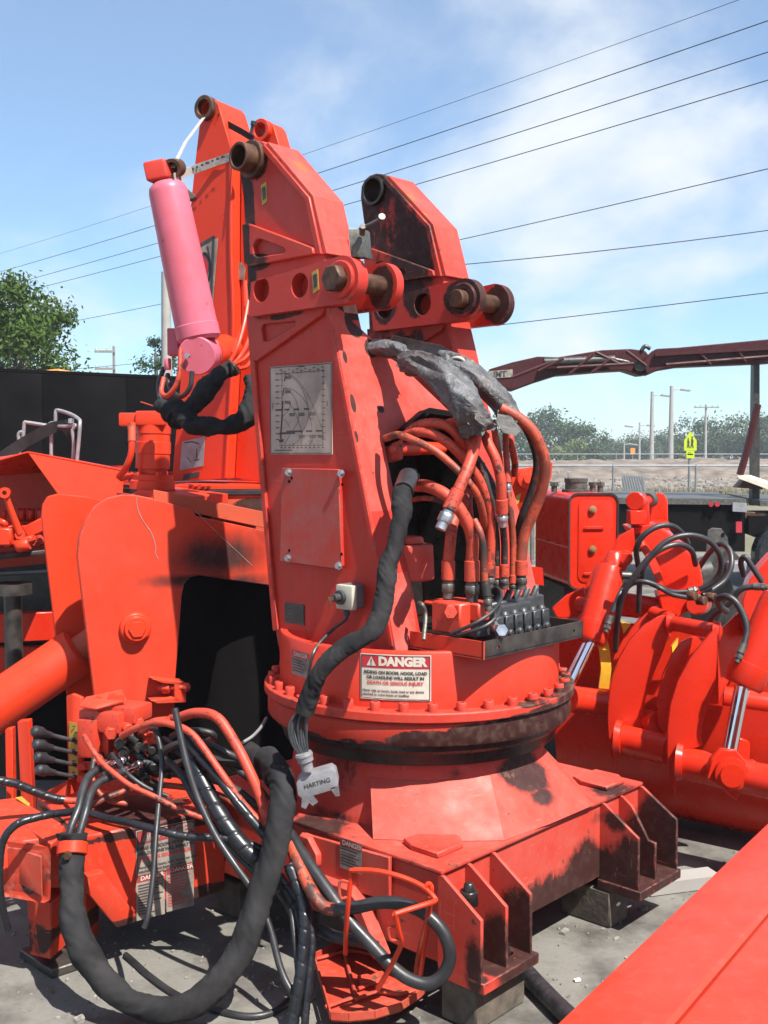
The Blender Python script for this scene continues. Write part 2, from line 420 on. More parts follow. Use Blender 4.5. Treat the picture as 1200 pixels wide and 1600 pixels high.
paint('red_drum', wear=0.8, base=(0.74, 0.034, 0.020), fade=(0.74, 0.10, 0.08), fade_amt=0.35, rough=0.4, chips=0.1, dust=0.1)
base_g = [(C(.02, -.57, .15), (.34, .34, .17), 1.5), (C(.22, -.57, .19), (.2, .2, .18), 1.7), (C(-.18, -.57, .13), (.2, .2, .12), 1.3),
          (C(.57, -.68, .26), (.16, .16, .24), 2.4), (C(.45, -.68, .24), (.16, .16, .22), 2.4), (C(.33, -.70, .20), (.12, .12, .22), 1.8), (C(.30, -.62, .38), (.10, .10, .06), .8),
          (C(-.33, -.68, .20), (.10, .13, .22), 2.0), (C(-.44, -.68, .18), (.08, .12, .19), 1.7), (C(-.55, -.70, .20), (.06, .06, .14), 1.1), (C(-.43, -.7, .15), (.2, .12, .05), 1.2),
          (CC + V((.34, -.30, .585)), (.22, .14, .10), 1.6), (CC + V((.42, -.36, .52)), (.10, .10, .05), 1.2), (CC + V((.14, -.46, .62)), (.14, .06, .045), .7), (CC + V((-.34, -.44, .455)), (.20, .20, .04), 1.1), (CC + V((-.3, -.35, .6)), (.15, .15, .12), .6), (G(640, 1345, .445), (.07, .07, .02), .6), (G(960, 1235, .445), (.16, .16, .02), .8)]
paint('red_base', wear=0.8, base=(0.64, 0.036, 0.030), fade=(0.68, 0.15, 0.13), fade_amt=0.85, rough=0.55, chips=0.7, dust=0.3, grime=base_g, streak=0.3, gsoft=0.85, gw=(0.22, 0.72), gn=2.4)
paint('red_bright', base=(0.80, 0.040, 0.018), fade=(0.82, 0.075, 0.045), fade_amt=0.3, rough=0.33, chips=0.03, dust=0.05, streak=0.06)
paint('red_gloss', base=(0.74, 0.024, 0.012), fade=(0.76, 0.05, 0.03), fade_amt=0.2, rough=0.27, chips=0.0, dust=0.03, streak=0.03)
paint('red_bin', base=(0.76, 0.034, 0.020), fade=(0.78, 0.10, 0.07), fade_amt=0.7, rough=0.36, chips=0.12, dust=0.22, streak=0.12)
paint('red_worn', wear=0.8, base=(0.60, 0.040, 0.028), fade=(0.52, 0.14, 0.10), fade_amt=0.8, rough=0.6, chips=0.9, dust=0.45)
paint('cover_plate', base=(0.58, 0.032, 0.028), fade=(0.42, 0.16, 0.16), fade_amt=1.0, rough=0.6, chips=0.3, dust=0.35)
beam_g = [(X(345, 870, 4.4), (.32, .4, .16), .97), (X(300, 905, 4.4), (.34, .4, .05), .9), (X(410, 840, 4.4), (.09, .3, .14), .6), (X(370, 915, 4.4), (.3, .4, .08), .9)]
paint('red_beam', wear=0.8, base=(0.72, 0.038, 0.020), fade=(0.66, 0.11, 0.07), fade_amt=0.5, rough=0.45, chips=0.1, dust=0.1, grime=beam_g, gsoft=0.95, gw=(0.15, 0.85), gn=0.9)
paint('red_soot', base=(0.62, 0.07, 0.045), fade=(0.42, 0.13, 0.09), fade_amt=0.7, rough=0.6, chips=0.4, dust=0.3, grime=[(X(320, 775, 4.9), (.2, .3, .04), .8), (X(400, 790, 4.9), (.14, .3, .06), .7)])
paint('pink_cylinder', base=(0.66, 0.100, 0.190), fade=(0.76, 0.22, 0.40), fade_amt=0.8, rough=0.42, chips=0.25, dust=0.08, streak=0.15)
plain('ground_dirt', (0.1, 0.09, 0.08))
plain('rubber', (0.016, 0.016, 0.018), 0.45, var=0.3, col2=(0.030, 0.030, 0.033))
plain('rubber_new', (0.012, 0.013, 0.015), 0.3, var=0.3)
plain('plastic_wrap', (0.010, 0.011, 0.014), 0.36, var=0.3, bmp=0.05)
plain('sleeve_cloth', (0.015, 0.0145, 0.016), 0.9, var=0.35, scale=9, bmp=1.0, bscale=55, spec=0.2, col2=(0.030, 0.029, 0.030))
m, t, b = nodes('grey_vinyl')
c = mix(t, ramp(t, nz(t, 16, 6, .65), .35, .65), (0.040, 0.041, 0.045, 1), (0.115, 0.115, 0.12, 1))
c = mix(t, mth(t, 'MULTIPLY', ramp(t, nz(t, 7, 5, .6, off=(2, 2, 9)), .5, .66), .7), c, (0.055, 0.040, 0.030, 1))
t.links.new(c, b.inputs['Base Color']); b.inputs['Roughness'].default_value = .5
bump(t, b, nz(t, 26, 5, .55, dist=1.5), 1.0, 0.012)
plain('black_vinyl', (0.012, 0.010, 0.010), 0.35, var=0.3)
plain('rusty_pin', (0.065, 0.030, 0.018), 0.6, metal=0.3, var=0.5, scale=25, bmp=0.4, col2=(0.13, 0.058, 0.03))
plain('dirty_steel', (0.10, 0.095, 0.085), 0.5, metal=0.55, var=0.45, scale=30, bmp=0.3)
plain('grease_shade_black', (0.014, 0.012, 0.011), 0.35, var=0.4, scale=25, bmp=0.5, bscale=40)  # grease on parts; also shade painted in the opening and below the rib
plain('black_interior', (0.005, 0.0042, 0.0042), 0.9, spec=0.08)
plain('black_steel', (0.016, 0.016, 0.018), 0.42, var=0.5, scale=18, col2=(0.05, 0.043, 0.036))
plain('zinc', (0.42, 0.43, 0.45), 0.33, metal=0.85, var=0.2, scale=30)
plain('chrome', (0.78, 0.79, 0.82), 0.07, metal=1.0, var=0.06, bmp=0.0)
plain('alu_casting', (0.25, 0.25, 0.26), 0.5, metal=0.35, var=0.2, scale=22, bmp=0.35, bscale=160)
plain('lever_grey', (0.04, 0.043, 0.046), 0.45, metal=0.2, var=0.35, scale=40, bmp=0.25)
plain('ivory_plastic', (0.38, 0.36, 0.29), 0.5, var=0.15)
plain('grey_plastic', (0.12, 0.12, 0.125), 0.5, var=0.3)
plain('decal_white', (0.50, 0.455, 0.38), 0.5, var=0.10, bmp=0, spec=0.3)
plain('decal_red', (0.36, 0.025, 0.04), 0.5, var=0.12, bmp=0, spec=0.3)
plain('decal_ink', (0.05, 0.045, 0.05), 0.6, var=0.3, bmp=0, spec=0.3)
plain('decal_redtext', (0.46, 0.07, 0.06), 0.6, var=0.2, bmp=0, spec=0.3)
plain('decal_dirty', (0.22, 0.185, 0.155), 0.7, var=0.4, scale=20, bmp=0)
plain('decal_dirty_red', (0.26, 0.03, 0.03), 0.7, var=0.3, scale=20, bmp=0)
plain('decal_yellow', (0.34, 0.22, 0.025), 0.5, var=0.25, scale=40, bmp=0)
plain('plate_tan', (0.34, 0.265, 0.225), 0.75, var=0.32, scale=7, bmp=0.05, spec=0.35)
plain('chart_ink', (0.085, 0.07, 0.065), 0.7, var=0.4, bmp=0, spec=0.2)
plain('plate_black', (0.035, 0.034, 0.036), 0.35, var=0.3, bmp=0)
plain('orange_primer', (0.66, 0.22, 0.05), 0.6, var=0.3, scale=30)
plain('timber', (0.085, 0.07, 0.055), 0.85, var=0.45, scale=18, bmp=0.8, bscale=60)
mottled('hose_red', (0.54, 0.048, 0.028), (0.018, 0.016, 0.017), 0.55, 0.04, 24)
mottled('hose_mixed', (0.46, 0.055, 0.028), (0.018, 0.016, 0.018), 0.45, 0.06, 16)
mottled('hose_dark', (0.018, 0.017, 0.019), (0.30, 0.035, 0.02), 0.56, 0.05, 14)
mottled('valve_red', (0.62, 0.042, 0.025), (0.05, 0.04, 0.035), 0.62, 0.05, 24, 0.45)

# ================================================================ SETTING
m, t, b = nodes('yard_concrete')
c = mix(t, ramp(t, nz(t, 1.3, 7, 0.62), 0.30, 0.72), (0.075, 0.071, 0.062, 1), (0.150, 0.143, 0.128, 1))
c = mix(t, .20, c, (0.30, 0.285, 0.25, 1))
c = mix(t, mth(t, 'MULTIPLY', ramp(t, nz(t, 55, 6, 0.75), 0.45, 0.75), 0.45), c, (0.21, 0.20, 0.178, 1))
c = mix(t, mth(t, 'MULTIPLY', ramp(t, nz(t, 2.7, 7, 0.65, off=(4, 2, 0)), 0.46, 0.66), 0.85), c, (0.030, 0.028, 0.025, 1))
c = mix(t, ramp(t, nz(t, 90, 4, 0.8, off=(7, 2, 0)), 0.66, 0.70), c, (0.07, 0.066, 0.06, 1))
# hairline cracks
vo = N(t, 'ShaderNodeTexVoronoi', {'Vector': N(t, 'ShaderNodeVectorMath', {0: pos(t), 1: N(t, 'ShaderNodeVectorMath', {0: N(t, 'ShaderNodeTexNoise', {'Vector': pos(t), 'Scale': 3.0}).outputs['Color'], 1: (.35, .35, .35)}, operation='MULTIPLY').outputs[0]}, operation='ADD').outputs[0], 'Scale': 0.55}, feature='DISTANCE_TO_EDGE')
c = mix(t, ramp(t, vo.outputs['Distance'], 0.001, 0.004, (0.35, 0.35, 0.35, 1), (0, 0, 0, 1)), c, (0.04, 0.037, 0.033, 1))
t.links.new(c, b.inputs['Base Color'])
t.links.new(ramp(t, nz(t, 2.7, 6, 0.6, off=(4, 2, 0)), 0.4, 0.72, (0.9, 0.9, 0.9, 1), (0.55, 0.55, 0.55, 1)), b.inputs['Roughness'])
bump(t, b, mix(t, 0.5, nz(t, 160, 4, 0.7), nz(t, 20, 5, 0.6)), 0.35, 0.004)
m, t, b = nodes('field_dirt')
c = mix(t, ramp(t, nz(t, 0.10, 7, 0.6), 0.4, 0.62), (0.12, 0.115, 0.06, 1), (0.16, 0.135, 0.10, 1))
c = mix(t, mth(t, 'MULTIPLY', ramp(t, nz(t, 1.3, 7, 0.7), 0.4, 0.7), 0.6), c, (0.075, 0.08, 0.035, 1))
t.links.new(c, b.inputs['Base Color']); b.inputs['Roughness'].default_value = 0.95
def sheet(x0, x1, y0, y1, z, nx=1, ny=1, fz=None):
    v, f = [], []
    for j in range(ny + 1):
        for i in range(nx + 1):
            x, y = x0 + (x1 - x0) * i / nx, y0 + (y1 - y0) * j / ny
            v.append(V((x, y, z + (fz(x, y) if fz else 0))))
    for j in range(ny):
        for i in range(nx):
            a = j * (nx + 1) + i; f.append((a, a + 1, a + nx + 2, a + nx + 1))
    return v, f
tag(obj('ground', sheet(-900, 900, -60, 1600, -0.01, 12, 12), 'field_dirt'), kind='structure')
tag(obj('yard_pavement', sheet(-30, 30, -14, 17.5, 0.0, 8, 8), 'yard_concrete'), kind='structure')

# ================================================================ MAIN CRANE
crane = thing('hydraulic_crane', 'weathered red crane column with two arms and a hose-filled opening, on a square base', 'crane', (CC.x, CC.y, 0.13))
Z0, ZT = 0.13, 0.445
# ---- base box
BV, BU = -0.565, -0.555          # right face, left face
bx = [C(BU, BV, 0), C(0.575, BV, 0), C(0.575, 0.575, 0), C(BU, 0.575, 0)]
box_geo = prism([p + ez * (Z0 + .035) for p in bx], ez * (ZT - Z0 - .035 - 0.012))
base_box = obj('base_box', box_geo, 'red_base', crane, bevel=0.006)
tp = [C(BU - .008, BV - .012, ZT - .012), C(0.585, BV - .012, ZT - .012), C(0.585, 0.585, ZT - .012), C(BU - .008, 0.585, ZT - .012)]
obj('top_plate', prism(tp, ez * 0.012), 'red_base', crane, bevel=0.004, seg=2)
# ---- gussets standing off the right face (plates across eu)
OUT = 0.155
def gusset(u, h_top=ZT - .014, out=OUT, name='gusset', cut=0.09, low=Z0 + .03, th=.013):
    a = BV + 0.004
    return obj(name, prism([C(u, a, low), C(u, a - out, low), C(u, a - out, h_top - cut), C(u, a - .02, h_top), C(u, a, h_top)], eu * th), 'red_base', crane, bevel=0.002)
gusset(BU - .007, out=OUT + .004)
gusset(BU + .115); gusset(BU + .235)
gusset(0.31); gusset(0.57, out=OUT + .004)
# the curved gusset, cut by hand
a = BV + .004
obj('gusset', prism([C(.435, a, Z0 + .03), C(.435, a - .15, Z0 + .03), C(.435, a - .15, Z0 + .16), C(.435, a - .12, Z0 + .165), C(.435, a - .1, Z0 + .2), C(.435, a - .055, Z0 + .27), C(.435, a - .02, ZT - .02), C(.435, a, ZT - .014)], eu * .013), 'red_base', crane, bevel=.002)
for ua, ub in ((BU - .007, BU + .26), (.30, .585)):
    obj('foot_flange', prism([C(ua, BV + .002, Z0), C(ub, BV + .002, Z0), C(ub, BV - OUT - .012, Z0), C(ua, BV - OUT - .012, Z0)], ez * .032,
        [ellipse(C(ua + d, BV - .1, Z0), eu, ev, .022, .014, 12) for d in (.05, .2)]), 'red_base', crane, bevel=.002)
# studs on the flanges
for (u, v, zt) in ((BU + .04, BV - .075, ZT - .075),):
    obj('anchor_stud', cyl(C(u, v, Z0 + .03), C(u, v, zt), .012, n=12), 'rusty_pin', crane)
    nut = obj('stud_nut', join(hexhead(C(u, v, zt - .02), ez, .030, .042), cyl(C(u, v, zt + .02), C(u, v, zt + .045), .019, .014, 12)), 'grease_shade_black', crane, bevel=.003)
obj('stud_nut', join(hexhead(C(BU + .175, BV - .09, Z0 + .032), ez, .03, .03), cyl(C(BU + .175, BV - .09, Z0 + .06), C(BU + .175, BV - .09, Z0 + .085), .015, n=12)), 'grease_shade_black', crane, bevel=.002)
# ---- pads bolted on the top
for cu, cv in ((BU + .13, BV + .13), (.47, BV + .10)):
    q = [C(cu - .075, cv - .075, ZT), C(cu + .045, cv - .075, ZT), C(cu + .085, cv - .03, ZT), C(cu + .085, cv + .07, ZT), C(cu - .05, cv + .085, ZT), C(cu - .075, cv + .03, ZT)]
    obj('top_pad', prism(q, ez * .018), 'red_base', crane, bevel=.003)
# ---- left face details: stepped cover, curved rib, small bracket
lf = BU - .010
cov = [PU(472, 1302, lf), PU(612, 1345, lf), PU(612, 1395, lf), PU(575, 1372, lf), PU(530, 1358, lf), PU(480, 1345, lf)]
obj('side_cover', prism([PU(474, 1300, lf), PU(613, 1338, lf), PU(612, 1405, lf), PU(474, 1370, lf)], -eu * .014), 'red_base', crane, bevel=.002)
rib_o = [PU(505, 1362, lf), PU(560, 1382, lf), PU(578, 1405, lf), PU(612, 1490, lf), PU(600, 1490, lf), PU(567, 1415, lf), PU(552, 1396, lf), PU(505, 1376, lf)]
obj('curved_rib', prism(rib_o, -eu * .05), 'red_base', crane, bevel=.003)
obj('painted_shadow', prism([PU(500, 1382, lf), PU(550, 1402, lf), PU(565, 1420, lf), PU(595, 1488, lf), PU(500, 1462, lf)], -eu * .004), 'grease_shade_black', crane)  # thin black sheet painting in the shade below the curved rib
obj('lug_bracket', prism([PU(479, 1300, lf), PU(493, 1305, lf), PU(507, 1332, lf), PU(507, 1350, lf), PU(494, 1352, lf), PU(480, 1345, lf)], -eu * .035), 'red_base', crane, bevel=.003)
dfn = lambda off: plane_fn(PU(549, 1337, lf - .015), -ev, ez, -eu, off)
s = obj('warning_decal', rect(-.048, -.048, .048, .048, dfn(.002)), 'decal_dirty', crane)
obj('red_header', rect(-.046, .022, .046, .046, dfn(.0028)), 'decal_dirty_red', s)
f3 = dfn(.0036)
obj('heading', text_geo('DANGER', .021, lambda x, y: f3(x + .006, y + .034), .0004), 'decal_white', s)
obj('wording', join(*[rect(-.043, .012 - k * .0095, random.uniform(.02, .043), .0155 - k * .0095, f3) for k in range(6)]), 'decal_ink', s)
# ---- neck, skirt and slewing ring
obj('neck', turned(C(0, 0, ZT), ez, [(.46, 0), (.455, .10), (.44, .215)], 72), 'red_base', crane)
obj('bearing_seal', turned(C(0, 0, .645), ez, [(.445, .0), (.485, .012), (.495, .05), (.515, .065), (.515, .085)], 96), 'grease_shade_black', crane)
sk = []
def ringpt(px):   # neck point seen in that column
    best = None
    for k in range(720):
        q = C(0, 0, .60) + V((math.cos(k * math.pi / 360), math.sin(k * math.pi / 360), 0)) * .452
        d = q - CAM
        x = 600 + F * d.x / d.dot(_fw)
        if d.y < 3.85 and (best is None or abs(x - px) < best[0]): best = (abs(x - px), q)
    return best[1]
tops = [ringpt(x) for x in (578, 640, 700, 765, 815, 850)]
bots = [G(583, 1311, ZT + .002), G(650, 1313, ZT + .002), G(715, 1314, ZT + .002), G(788, 1313, ZT + .002), G(860, 1287, ZT + .002), G(927, 1258, ZT + .002)]
mid = [(a_ * .5 + b__ * .5) for a_, b__ in zip(tops, bots)]
vsk = tops + mid + bots; fsk = []
for r_ in range(2):
    for i in range(5): fsk.append((r_ * 6 + i, r_ * 6 + i + 1, (r_ + 1) * 6 + i + 1, (r_ + 1) * 6 + i))
n_ = len(vsk)                                   # give the plates a back so that they are solid
vsk2 = vsk + [p + V((.01, .06, -.0)) for p in vsk]
fsk2 = fsk + [tuple(i + n_ for i in reversed(q)) for q in fsk] + [(0, 6, 6 + n_, n_), (6, 12, 12 + n_, 6 + n_), (5, 5 + n_, 11 + n_, 11), (11, 11 + n_, 17 + n_, 17)] + [(i, i + n_, i + 1 + n_, i + 1) for i in range(5)]
obj('skirt_plate', (vsk2, fsk2), 'red_base', crane, angle=16)
obj('lower_ring', turned(C(0, 0, .728), ez, [(.515, 0), (.535, .004), (.540, .012), (.540, .068), (.534, .075)], 128), 'red_ring', crane)
obj('slewing_flange', turned(C(0, 0, .803), ez, [(.545, .004), (.552, .009), (.552, .033), (.548, .037)], 128), 'red_ring', crane)
obj('grease_groove', turned(C(0, 0, .80), ez, [(.528, 0), (.528, .01)], 96), 'grease_shade_black', crane)
bolt0 = None
for k in range(36):
    a_ = 2 * math.pi * (k + .3) / 36
    p = C(0, 0, .840) + V((math.cos(a_), math.sin(a_), 0)) * .523
    if p.y > 4.02: continue
    if bolt0 is None:
        bolt0 = obj('ring_bolt', turned(p, ez, [(.016, 0), (.0165, .024), (.0145, .027), (.009, .027), (.009, .017), (0.0, .017)], 16), 'red_ring', crane, loc=p)
    else:
        b_ = twin(bolt0, crane); b_.location = p - wloc(crane)
# ---- drum wall with the warning sign
ZD = 1.022
obj('drum', turned(C(0, 0, .838), ez, [(.497, 0), (.497, ZD - .838 - .006), (.493, ZD - .838), (.470, ZD - .838), (.466, .05), (.0, .05)], 128), 'red_drum', crane)
def drum_fn(px, py, tilt=0):
    # centre of a sign on the drum wall seen at that pixel
    best = None
    r_ = ray(px, py)
    for k in range(400, 3600):
        q = CAM + r_ * (3.0 + k * .0004)
        d = abs((q - C(0, 0, q.z)).length - .499)
        if best is None or d < best[0]: best = (d, q)
        if best[0] < .0006: break
    q = best[1]; a0 = math.atan2(q.y - CC.y, q.x - CC.x)
    def place(off):
        def fn(x, y):
            a_ = a0 + x / .499
            rr = .4975 + off
            return V((CC.x + rr * math.cos(a_), CC.y + rr * math.sin(a_), q.z + y))
        return fn
    return place
danger_sign(crane, drum_fn(617, 1059), .228, .145)
pl = drum_fn(468, 1037)
s = obj('warning_decal', rect(-.055, -.042, .055, .042, pl(.002), 4), 'decal_dirty', crane)
obj('red_header', rect(-.053, .018, .053, .040, pl(.0028), 4), 'decal_red', s)
f3 = pl(.0036)
obj('heading', text_geo('DANGER', .022, lambda x, y: f3(x + .006, y + .029), .0004), 'decal_white', s)
obj('wording', join(*[rect(-.05, .008 - k * .009, random.uniform(.02, .05), .0115 - k * .009, f3, 2) for k in range(5)]), 'decal_ink', s)

# ---- cheeks with their arms
arm_px = [(389, 492), (385, 400), (380, 310), (374, 262), (375, 243), (380, 231), (388, 223), (398, 219), (408, 220), (416, 226), (487, 309), (506, 398), (513, 470), (528, 540), (559, 700), (591, 864), (619, 1022), (437, 1022), (430, 985), (414, 800), (400, 640)]
arm = [PU(x, y, U0) for x, y in arm_px]
arm_uv = [((p - CC).dot(ev), p.z) for p in arm]
def at(u, k=arm_uv): return [C(u, v, z) for v, z in k]
hole_c = PU(397, 250, U0); hv, hz = (hole_c - CC).dot(ev), hole_c.z
obj('near_cheek', prism(at(U0), eu * (U1 - U0), [ellipse(C(U0, hv, hz), ev, ez, .040, .040, 24)]), 'red_column', crane, bevel=.004)
obj('far_cheek', prism(at(U2), eu * (U3 - U2), [ellipse(C(U2, hv, hz), ev, ez, .046, .046, 24)]), 'red_far_arm', crane, bevel=.004)
def part_uv(pxs, u): return [((PU(x, y, u) - CC).dot(ev), PU(x, y, u).z) for x, y in pxs]
# rim flange along the arm's slope and front edge, proud of the cheek face
sl_px = [(416, 226), (487, 309), (506, 398), (497, 398), (480, 313), (410, 233)]
for (u, mt) in ((U0, 'red_column'), (U2, 'red_far_arm')):
    q = [C(u, v, z) for v, z in part_uv(sl_px, U0)]
    obj('arm_rim', prism(q, -eu * .012), mt, crane, bevel=.003)
    q = [C(u, v, z) for v, z in part_uv([(513, 470), (528, 540), (559, 700), (591, 864), (616, 1010), (611, 1010), (585, 864), (553, 700), (522, 540), (507, 470)], U0)]
    obj('edge_weld', prism(q, -eu * .010), mt, crane, bevel=.002)
    q = [C(u, v, z) for v, z in part_uv([(389, 492), (400, 640), (414, 800), (430, 985), (437, 985), (421, 800), (407, 640), (396, 492)], U0)]
    obj('edge_weld', prism(q, -eu * .014), mt, crane, bevel=.003)
    # webs above and below the link plate
    up = part_uv([(385, 352), (394, 350), (495, 388), (497, 398), (396, 417), (388, 412)], U0)
    uh = part_uv([(402, 385), (407, 376), (413, 374), (450, 388), (453, 393), (449, 397), (410, 403), (404, 400)], U0)
    obj('upper_web', prism([C(u, v, z) for v, z in up], -eu * .022, [[C(u, v, z) for v, z in uh]]), mt, crane, bevel=.003)
    lo = part_uv([(393, 493), (512, 480), (508, 492), (405, 565), (398, 560)], U0)
    lh = part_uv([(413, 514), (416, 507), (466, 502), (467, 508), (425, 533), (416, 534)], U0)
    obj('lower_web', prism([C(u, v, z) for v, z in lo], -eu * .016, [[C(u, v, z) for v, z in lh]]), mt, crane, bevel=.003)
def cap(u, th, mt):
    q = part_uv([(416, 226), (487, 309), (506, 398), (511, 396), (491, 306), (420, 222)], U0)
    return obj('slope_cap', prism([C(u - .004, v, z) for v, z in q], eu * (th + .008)), mt, crane, bevel=.002)
cap(U0, U1 - U0, 'red_cap'); cap(U2, U3 - U2, 'red_cap')
# boss tubes at the top pins
boss = obj('top_bush', join(pipe_ring(C(U0 - .075, hv, hz), C(U0 + .01, hv, hz), .050, .039), pipe_ring(C(U0 - .022, hv, hz), C(U0 - .001, hv, hz), .066, .049)), 'rusty_pin', crane, bevel=.002)
obj('top_bush', join(pipe_ring(C(U2 - .018, hv, hz), C(U3 + .015, hv, hz), .058, .046)), 'grease_shade_black', crane, bevel=.002)
obj('bore_lining', pipe_ring(C(U0 - .01, hv, hz), C(U1 + .02, hv, hz), .041, .037), 'black_interior', crane)
# link plates and pins
link_px = [(386, 443), (520, 399), (534, 398), (548, 405), (558, 420), (561, 440), (556, 458), (545, 470), (530, 476), (515, 473), (391, 495)]
LU = U0 - .035
lk = part_uv(link_px, LU - .012)
lh1 = [C(0, *x) for x in part_uv([(408, 453)], LU - .012)][0]; lh2 = PU(468, 446, LU - .012)
pin = PU(533, 437, LU - .012); pv, pz = (pin - CC).dot(ev), pin.z
h1 = PU(408, 453, LU - .012); h1v, h1z = (h1 - CC).dot(ev), h1.z
h2v, h2z = (lh2 - CC).dot(ev), lh2.z
lk = [lk[0]] + [(pv + .078 * math.cos(math.radians(a_)), pz + .078 * math.sin(math.radians(a_))) for a_ in range(96, 281, 8)] + [lk[-1]]
def link(ua, th, mt, nm='link_plate'):
    hs = [ellipse(C(ua, h1v, h1z), ev, ez, .042, .042, 18), ellipse(C(ua, h2v, h2z), ev, ez, .042, .042, 18), ellipse(C(ua, pv, pz), ev, ez, .036, .036, 18)]
    return obj(nm, prism([C(ua, v, z) for v, z in lk], eu * th, hs), mt, crane, bevel=.004)
link(LU - .012, .047, 'red_link')
link(U1 + .002, .035, 'red_link')
link(U2 - .040, .038, 'red_link')
link(U3 + .002, .035, 'red_link')
for ua, uo in ((LU - .012, U0), (U2 - .040, U2)):                 # backs of the round openings: the cheek itself
    pass
for ua, ub, mt in ((LU - .028, U1 + .055, 'rusty_pin'), (U2 - .055, U3 + .05, 'rusty_pin')):
    obj('pivot_pin', cyl(C(ua, pv, pz), C(ub, pv, pz), .034, n=28), mt, crane, bevel=.003)
    obj('boss_ring', pipe_ring(C(ua + .004, pv, pz), C(ua + .026, pv, pz), .062, .036), 'red_link', crane, bevel=.004)
    obj('boss_ring', pipe_ring(C(ub - .03, pv, pz), C(ub - .004, pv, pz), .066, .036), 'grease_shade_black' if ua > 0 else 'red_link', crane, bevel=.004)
obj('hex_nut', hexhead(C(LU - .062, pv, pz), eu, .046, .038), 'rusty_pin', crane, bevel=.004)
obj('pin_cap', cyl(C(U2 - .085, pv, pz), C(U2 - .05, pv, pz), .034, n=20), 'rusty_pin', crane, bevel=.004)
# small rusty tab and limit switch between the arms
obj('rusty_tab', prism([PU(523, 372, U1 - .02), PU(545, 374, U1 - .02), PU(547, 404, U1 - .02), PU(530, 402, U1 - .02)], eu * .008), 'red_link', crane, bevel=.001)
lsw = X(563, 381, 3.55)
lv = obj('limit_switch', obox(lsw, eu * .6 - ev * .4, V((.5, .85, 0)), V((-.12, 0, 1)), .048, .05, .095), 'dirty_steel', crane, bevel=.006, seg=2)
obj('switch_arm', join(tube([X(562, 358, 3.5), X(575, 352, 3.48), X(596, 341, 3.46)], .0055, 10), cyl(X(566, 365, 3.52), X(567, 353, 3.48), .010, n=16), cyl(X(595, 344, 3.47), X(597, 338, 3.45), .011, n=16)), 'dirty_steel', lv)
# rear web, inside walls: added black for grease and the opening's shade
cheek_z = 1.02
obj('rear_web', prism([C(U1, .20, cheek_z), C(U2, .20, cheek_z), C(U2, .26, 1.78), C(U1, .26, 1.78)], ev * .012), 'grease_shade_black', crane)
obj('greasy_shade_lining', prism([C(U1 + .001, v, z) for v, z in ((-.17, 1.03), (.19, 1.03), (.25, 1.76), (.0, 1.74))], eu * .006), 'grease_shade_black', crane)
obj('greasy_shade_lining', prism([C(U2 - .007, v, z) for v, z in ((-.17, 1.03), (.19, 1.03), (.25, 1.76), (.0, 1.74))], eu * .006), 'grease_shade_black', crane)
obj('top_web', prism([C(U1, -.02, 1.73), C(U2, -.02, 1.73), C(U2, .25, 1.76), C(U1, .25, 1.76)], ez * .01), 'grease_shade_black', crane)
obj('inner_floor', prism([C(U1, -.2, 1.0), C(U2, -.2, 1.0), C(U2, .2, 1.0), C(U1, .2, 1.0)], ez * .012), 'grease_shade_black', crane)
# front sheet with the opening, spanning from cheek to cheek
sheet_px = [(512, 470), (545, 492), (552, 503), (600, 545), (648, 590), (700, 640), (742, 668), (716, 656), (668, 640), (655, 643), (600, 690), (606, 720), (616, 770), (630, 850), (643, 925), (657, 1021), (619, 1021), (591, 864), (559, 700), (528, 540)]
obj('front_sheet', prism([PS(x, y, .004) for x, y in sheet_px], -sn * .012), 'red_sheet', crane, bevel=.002)
# the strip of sheet on the far side of the opening
fs = [PS(x, y, .002) for x, y in ((765, 640), (812, 800), (842, 935), (800, 935), (782, 800), (742, 660))]
obj('front_sheet', prism(fs, -sn * .012), 'red_sheet', crane, bevel=.002)
# lip of the opening
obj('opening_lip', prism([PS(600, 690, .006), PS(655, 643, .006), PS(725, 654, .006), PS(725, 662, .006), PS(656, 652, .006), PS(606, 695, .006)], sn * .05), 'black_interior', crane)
# short cross bar with its bolted end inside the opening
obj('cross_bar', cyl(PS(608, 702, -.02), PS(690, 700, -.05), .024, n=20), 'red_bright', crane)
cb = obj('bar_end', obox(PS(615, 703, .0), (eu), sn, ez, .05, .05, .075), 'red_sheet', crane, bevel=.004)
obj('bolt_head', hexhead(PS(612, 703, .024), sn, .011, .014), 'red_sheet', cb)
obj('inner_gearbox', join(cyl(X(640, 905, 3.66), X(640, 850, 3.66), .085, .08, 24), cyl(X(640, 850, 3.66), X(640, 838, 3.66), .05, .045, 20)), 'red_sheet', crane, bevel=.005)
# ---- load chart plate
ch_o = PU(470, 640, U0)
chf = lambda off: plane_fn(ch_o, -ev, ez, -eu, off)
p00, p11 = PU(423, 708, U0), PU(519, 568, U0)
cw, chh = abs((p11 - p00).dot(ev)), abs((PU(470, 570, U0) - PU(470, 710, U0)).z)
f1 = chf(.0)
chart = obj('load_chart', prism([f1(-cw / 2, -chh / 2), f1(cw / 2, -chh / 2), f1(cw / 2, chh / 2), f1(-cw / 2, chh / 2)], -eu * .003), 'plate_tan', crane)
f3 = chf(.0045)
lines = []
def cxy(x, y): return ((x - .5) * cw, (.5 - y) * chh)
def cl(pts, w=.0016): lines.append(ribbon([cxy(*p) for p in pts], w, f3))
def carc(x0, y0, xc, yc, x1, y1, w=.0014):
    cl([((1 - s_) ** 2 * x0 + 2 * s_ * (1 - s_) * xc + s_ * s_ * x1, (1 - s_) ** 2 * y0 + 2 * s_ * (1 - s_) * yc + s_ * s_ * y1) for s_ in [k / 14 for k in range(15)]], w)
cl([(.01, .012), (.99, .012), (.99, .988), (.01, .988), (.01, .012)], .0026)
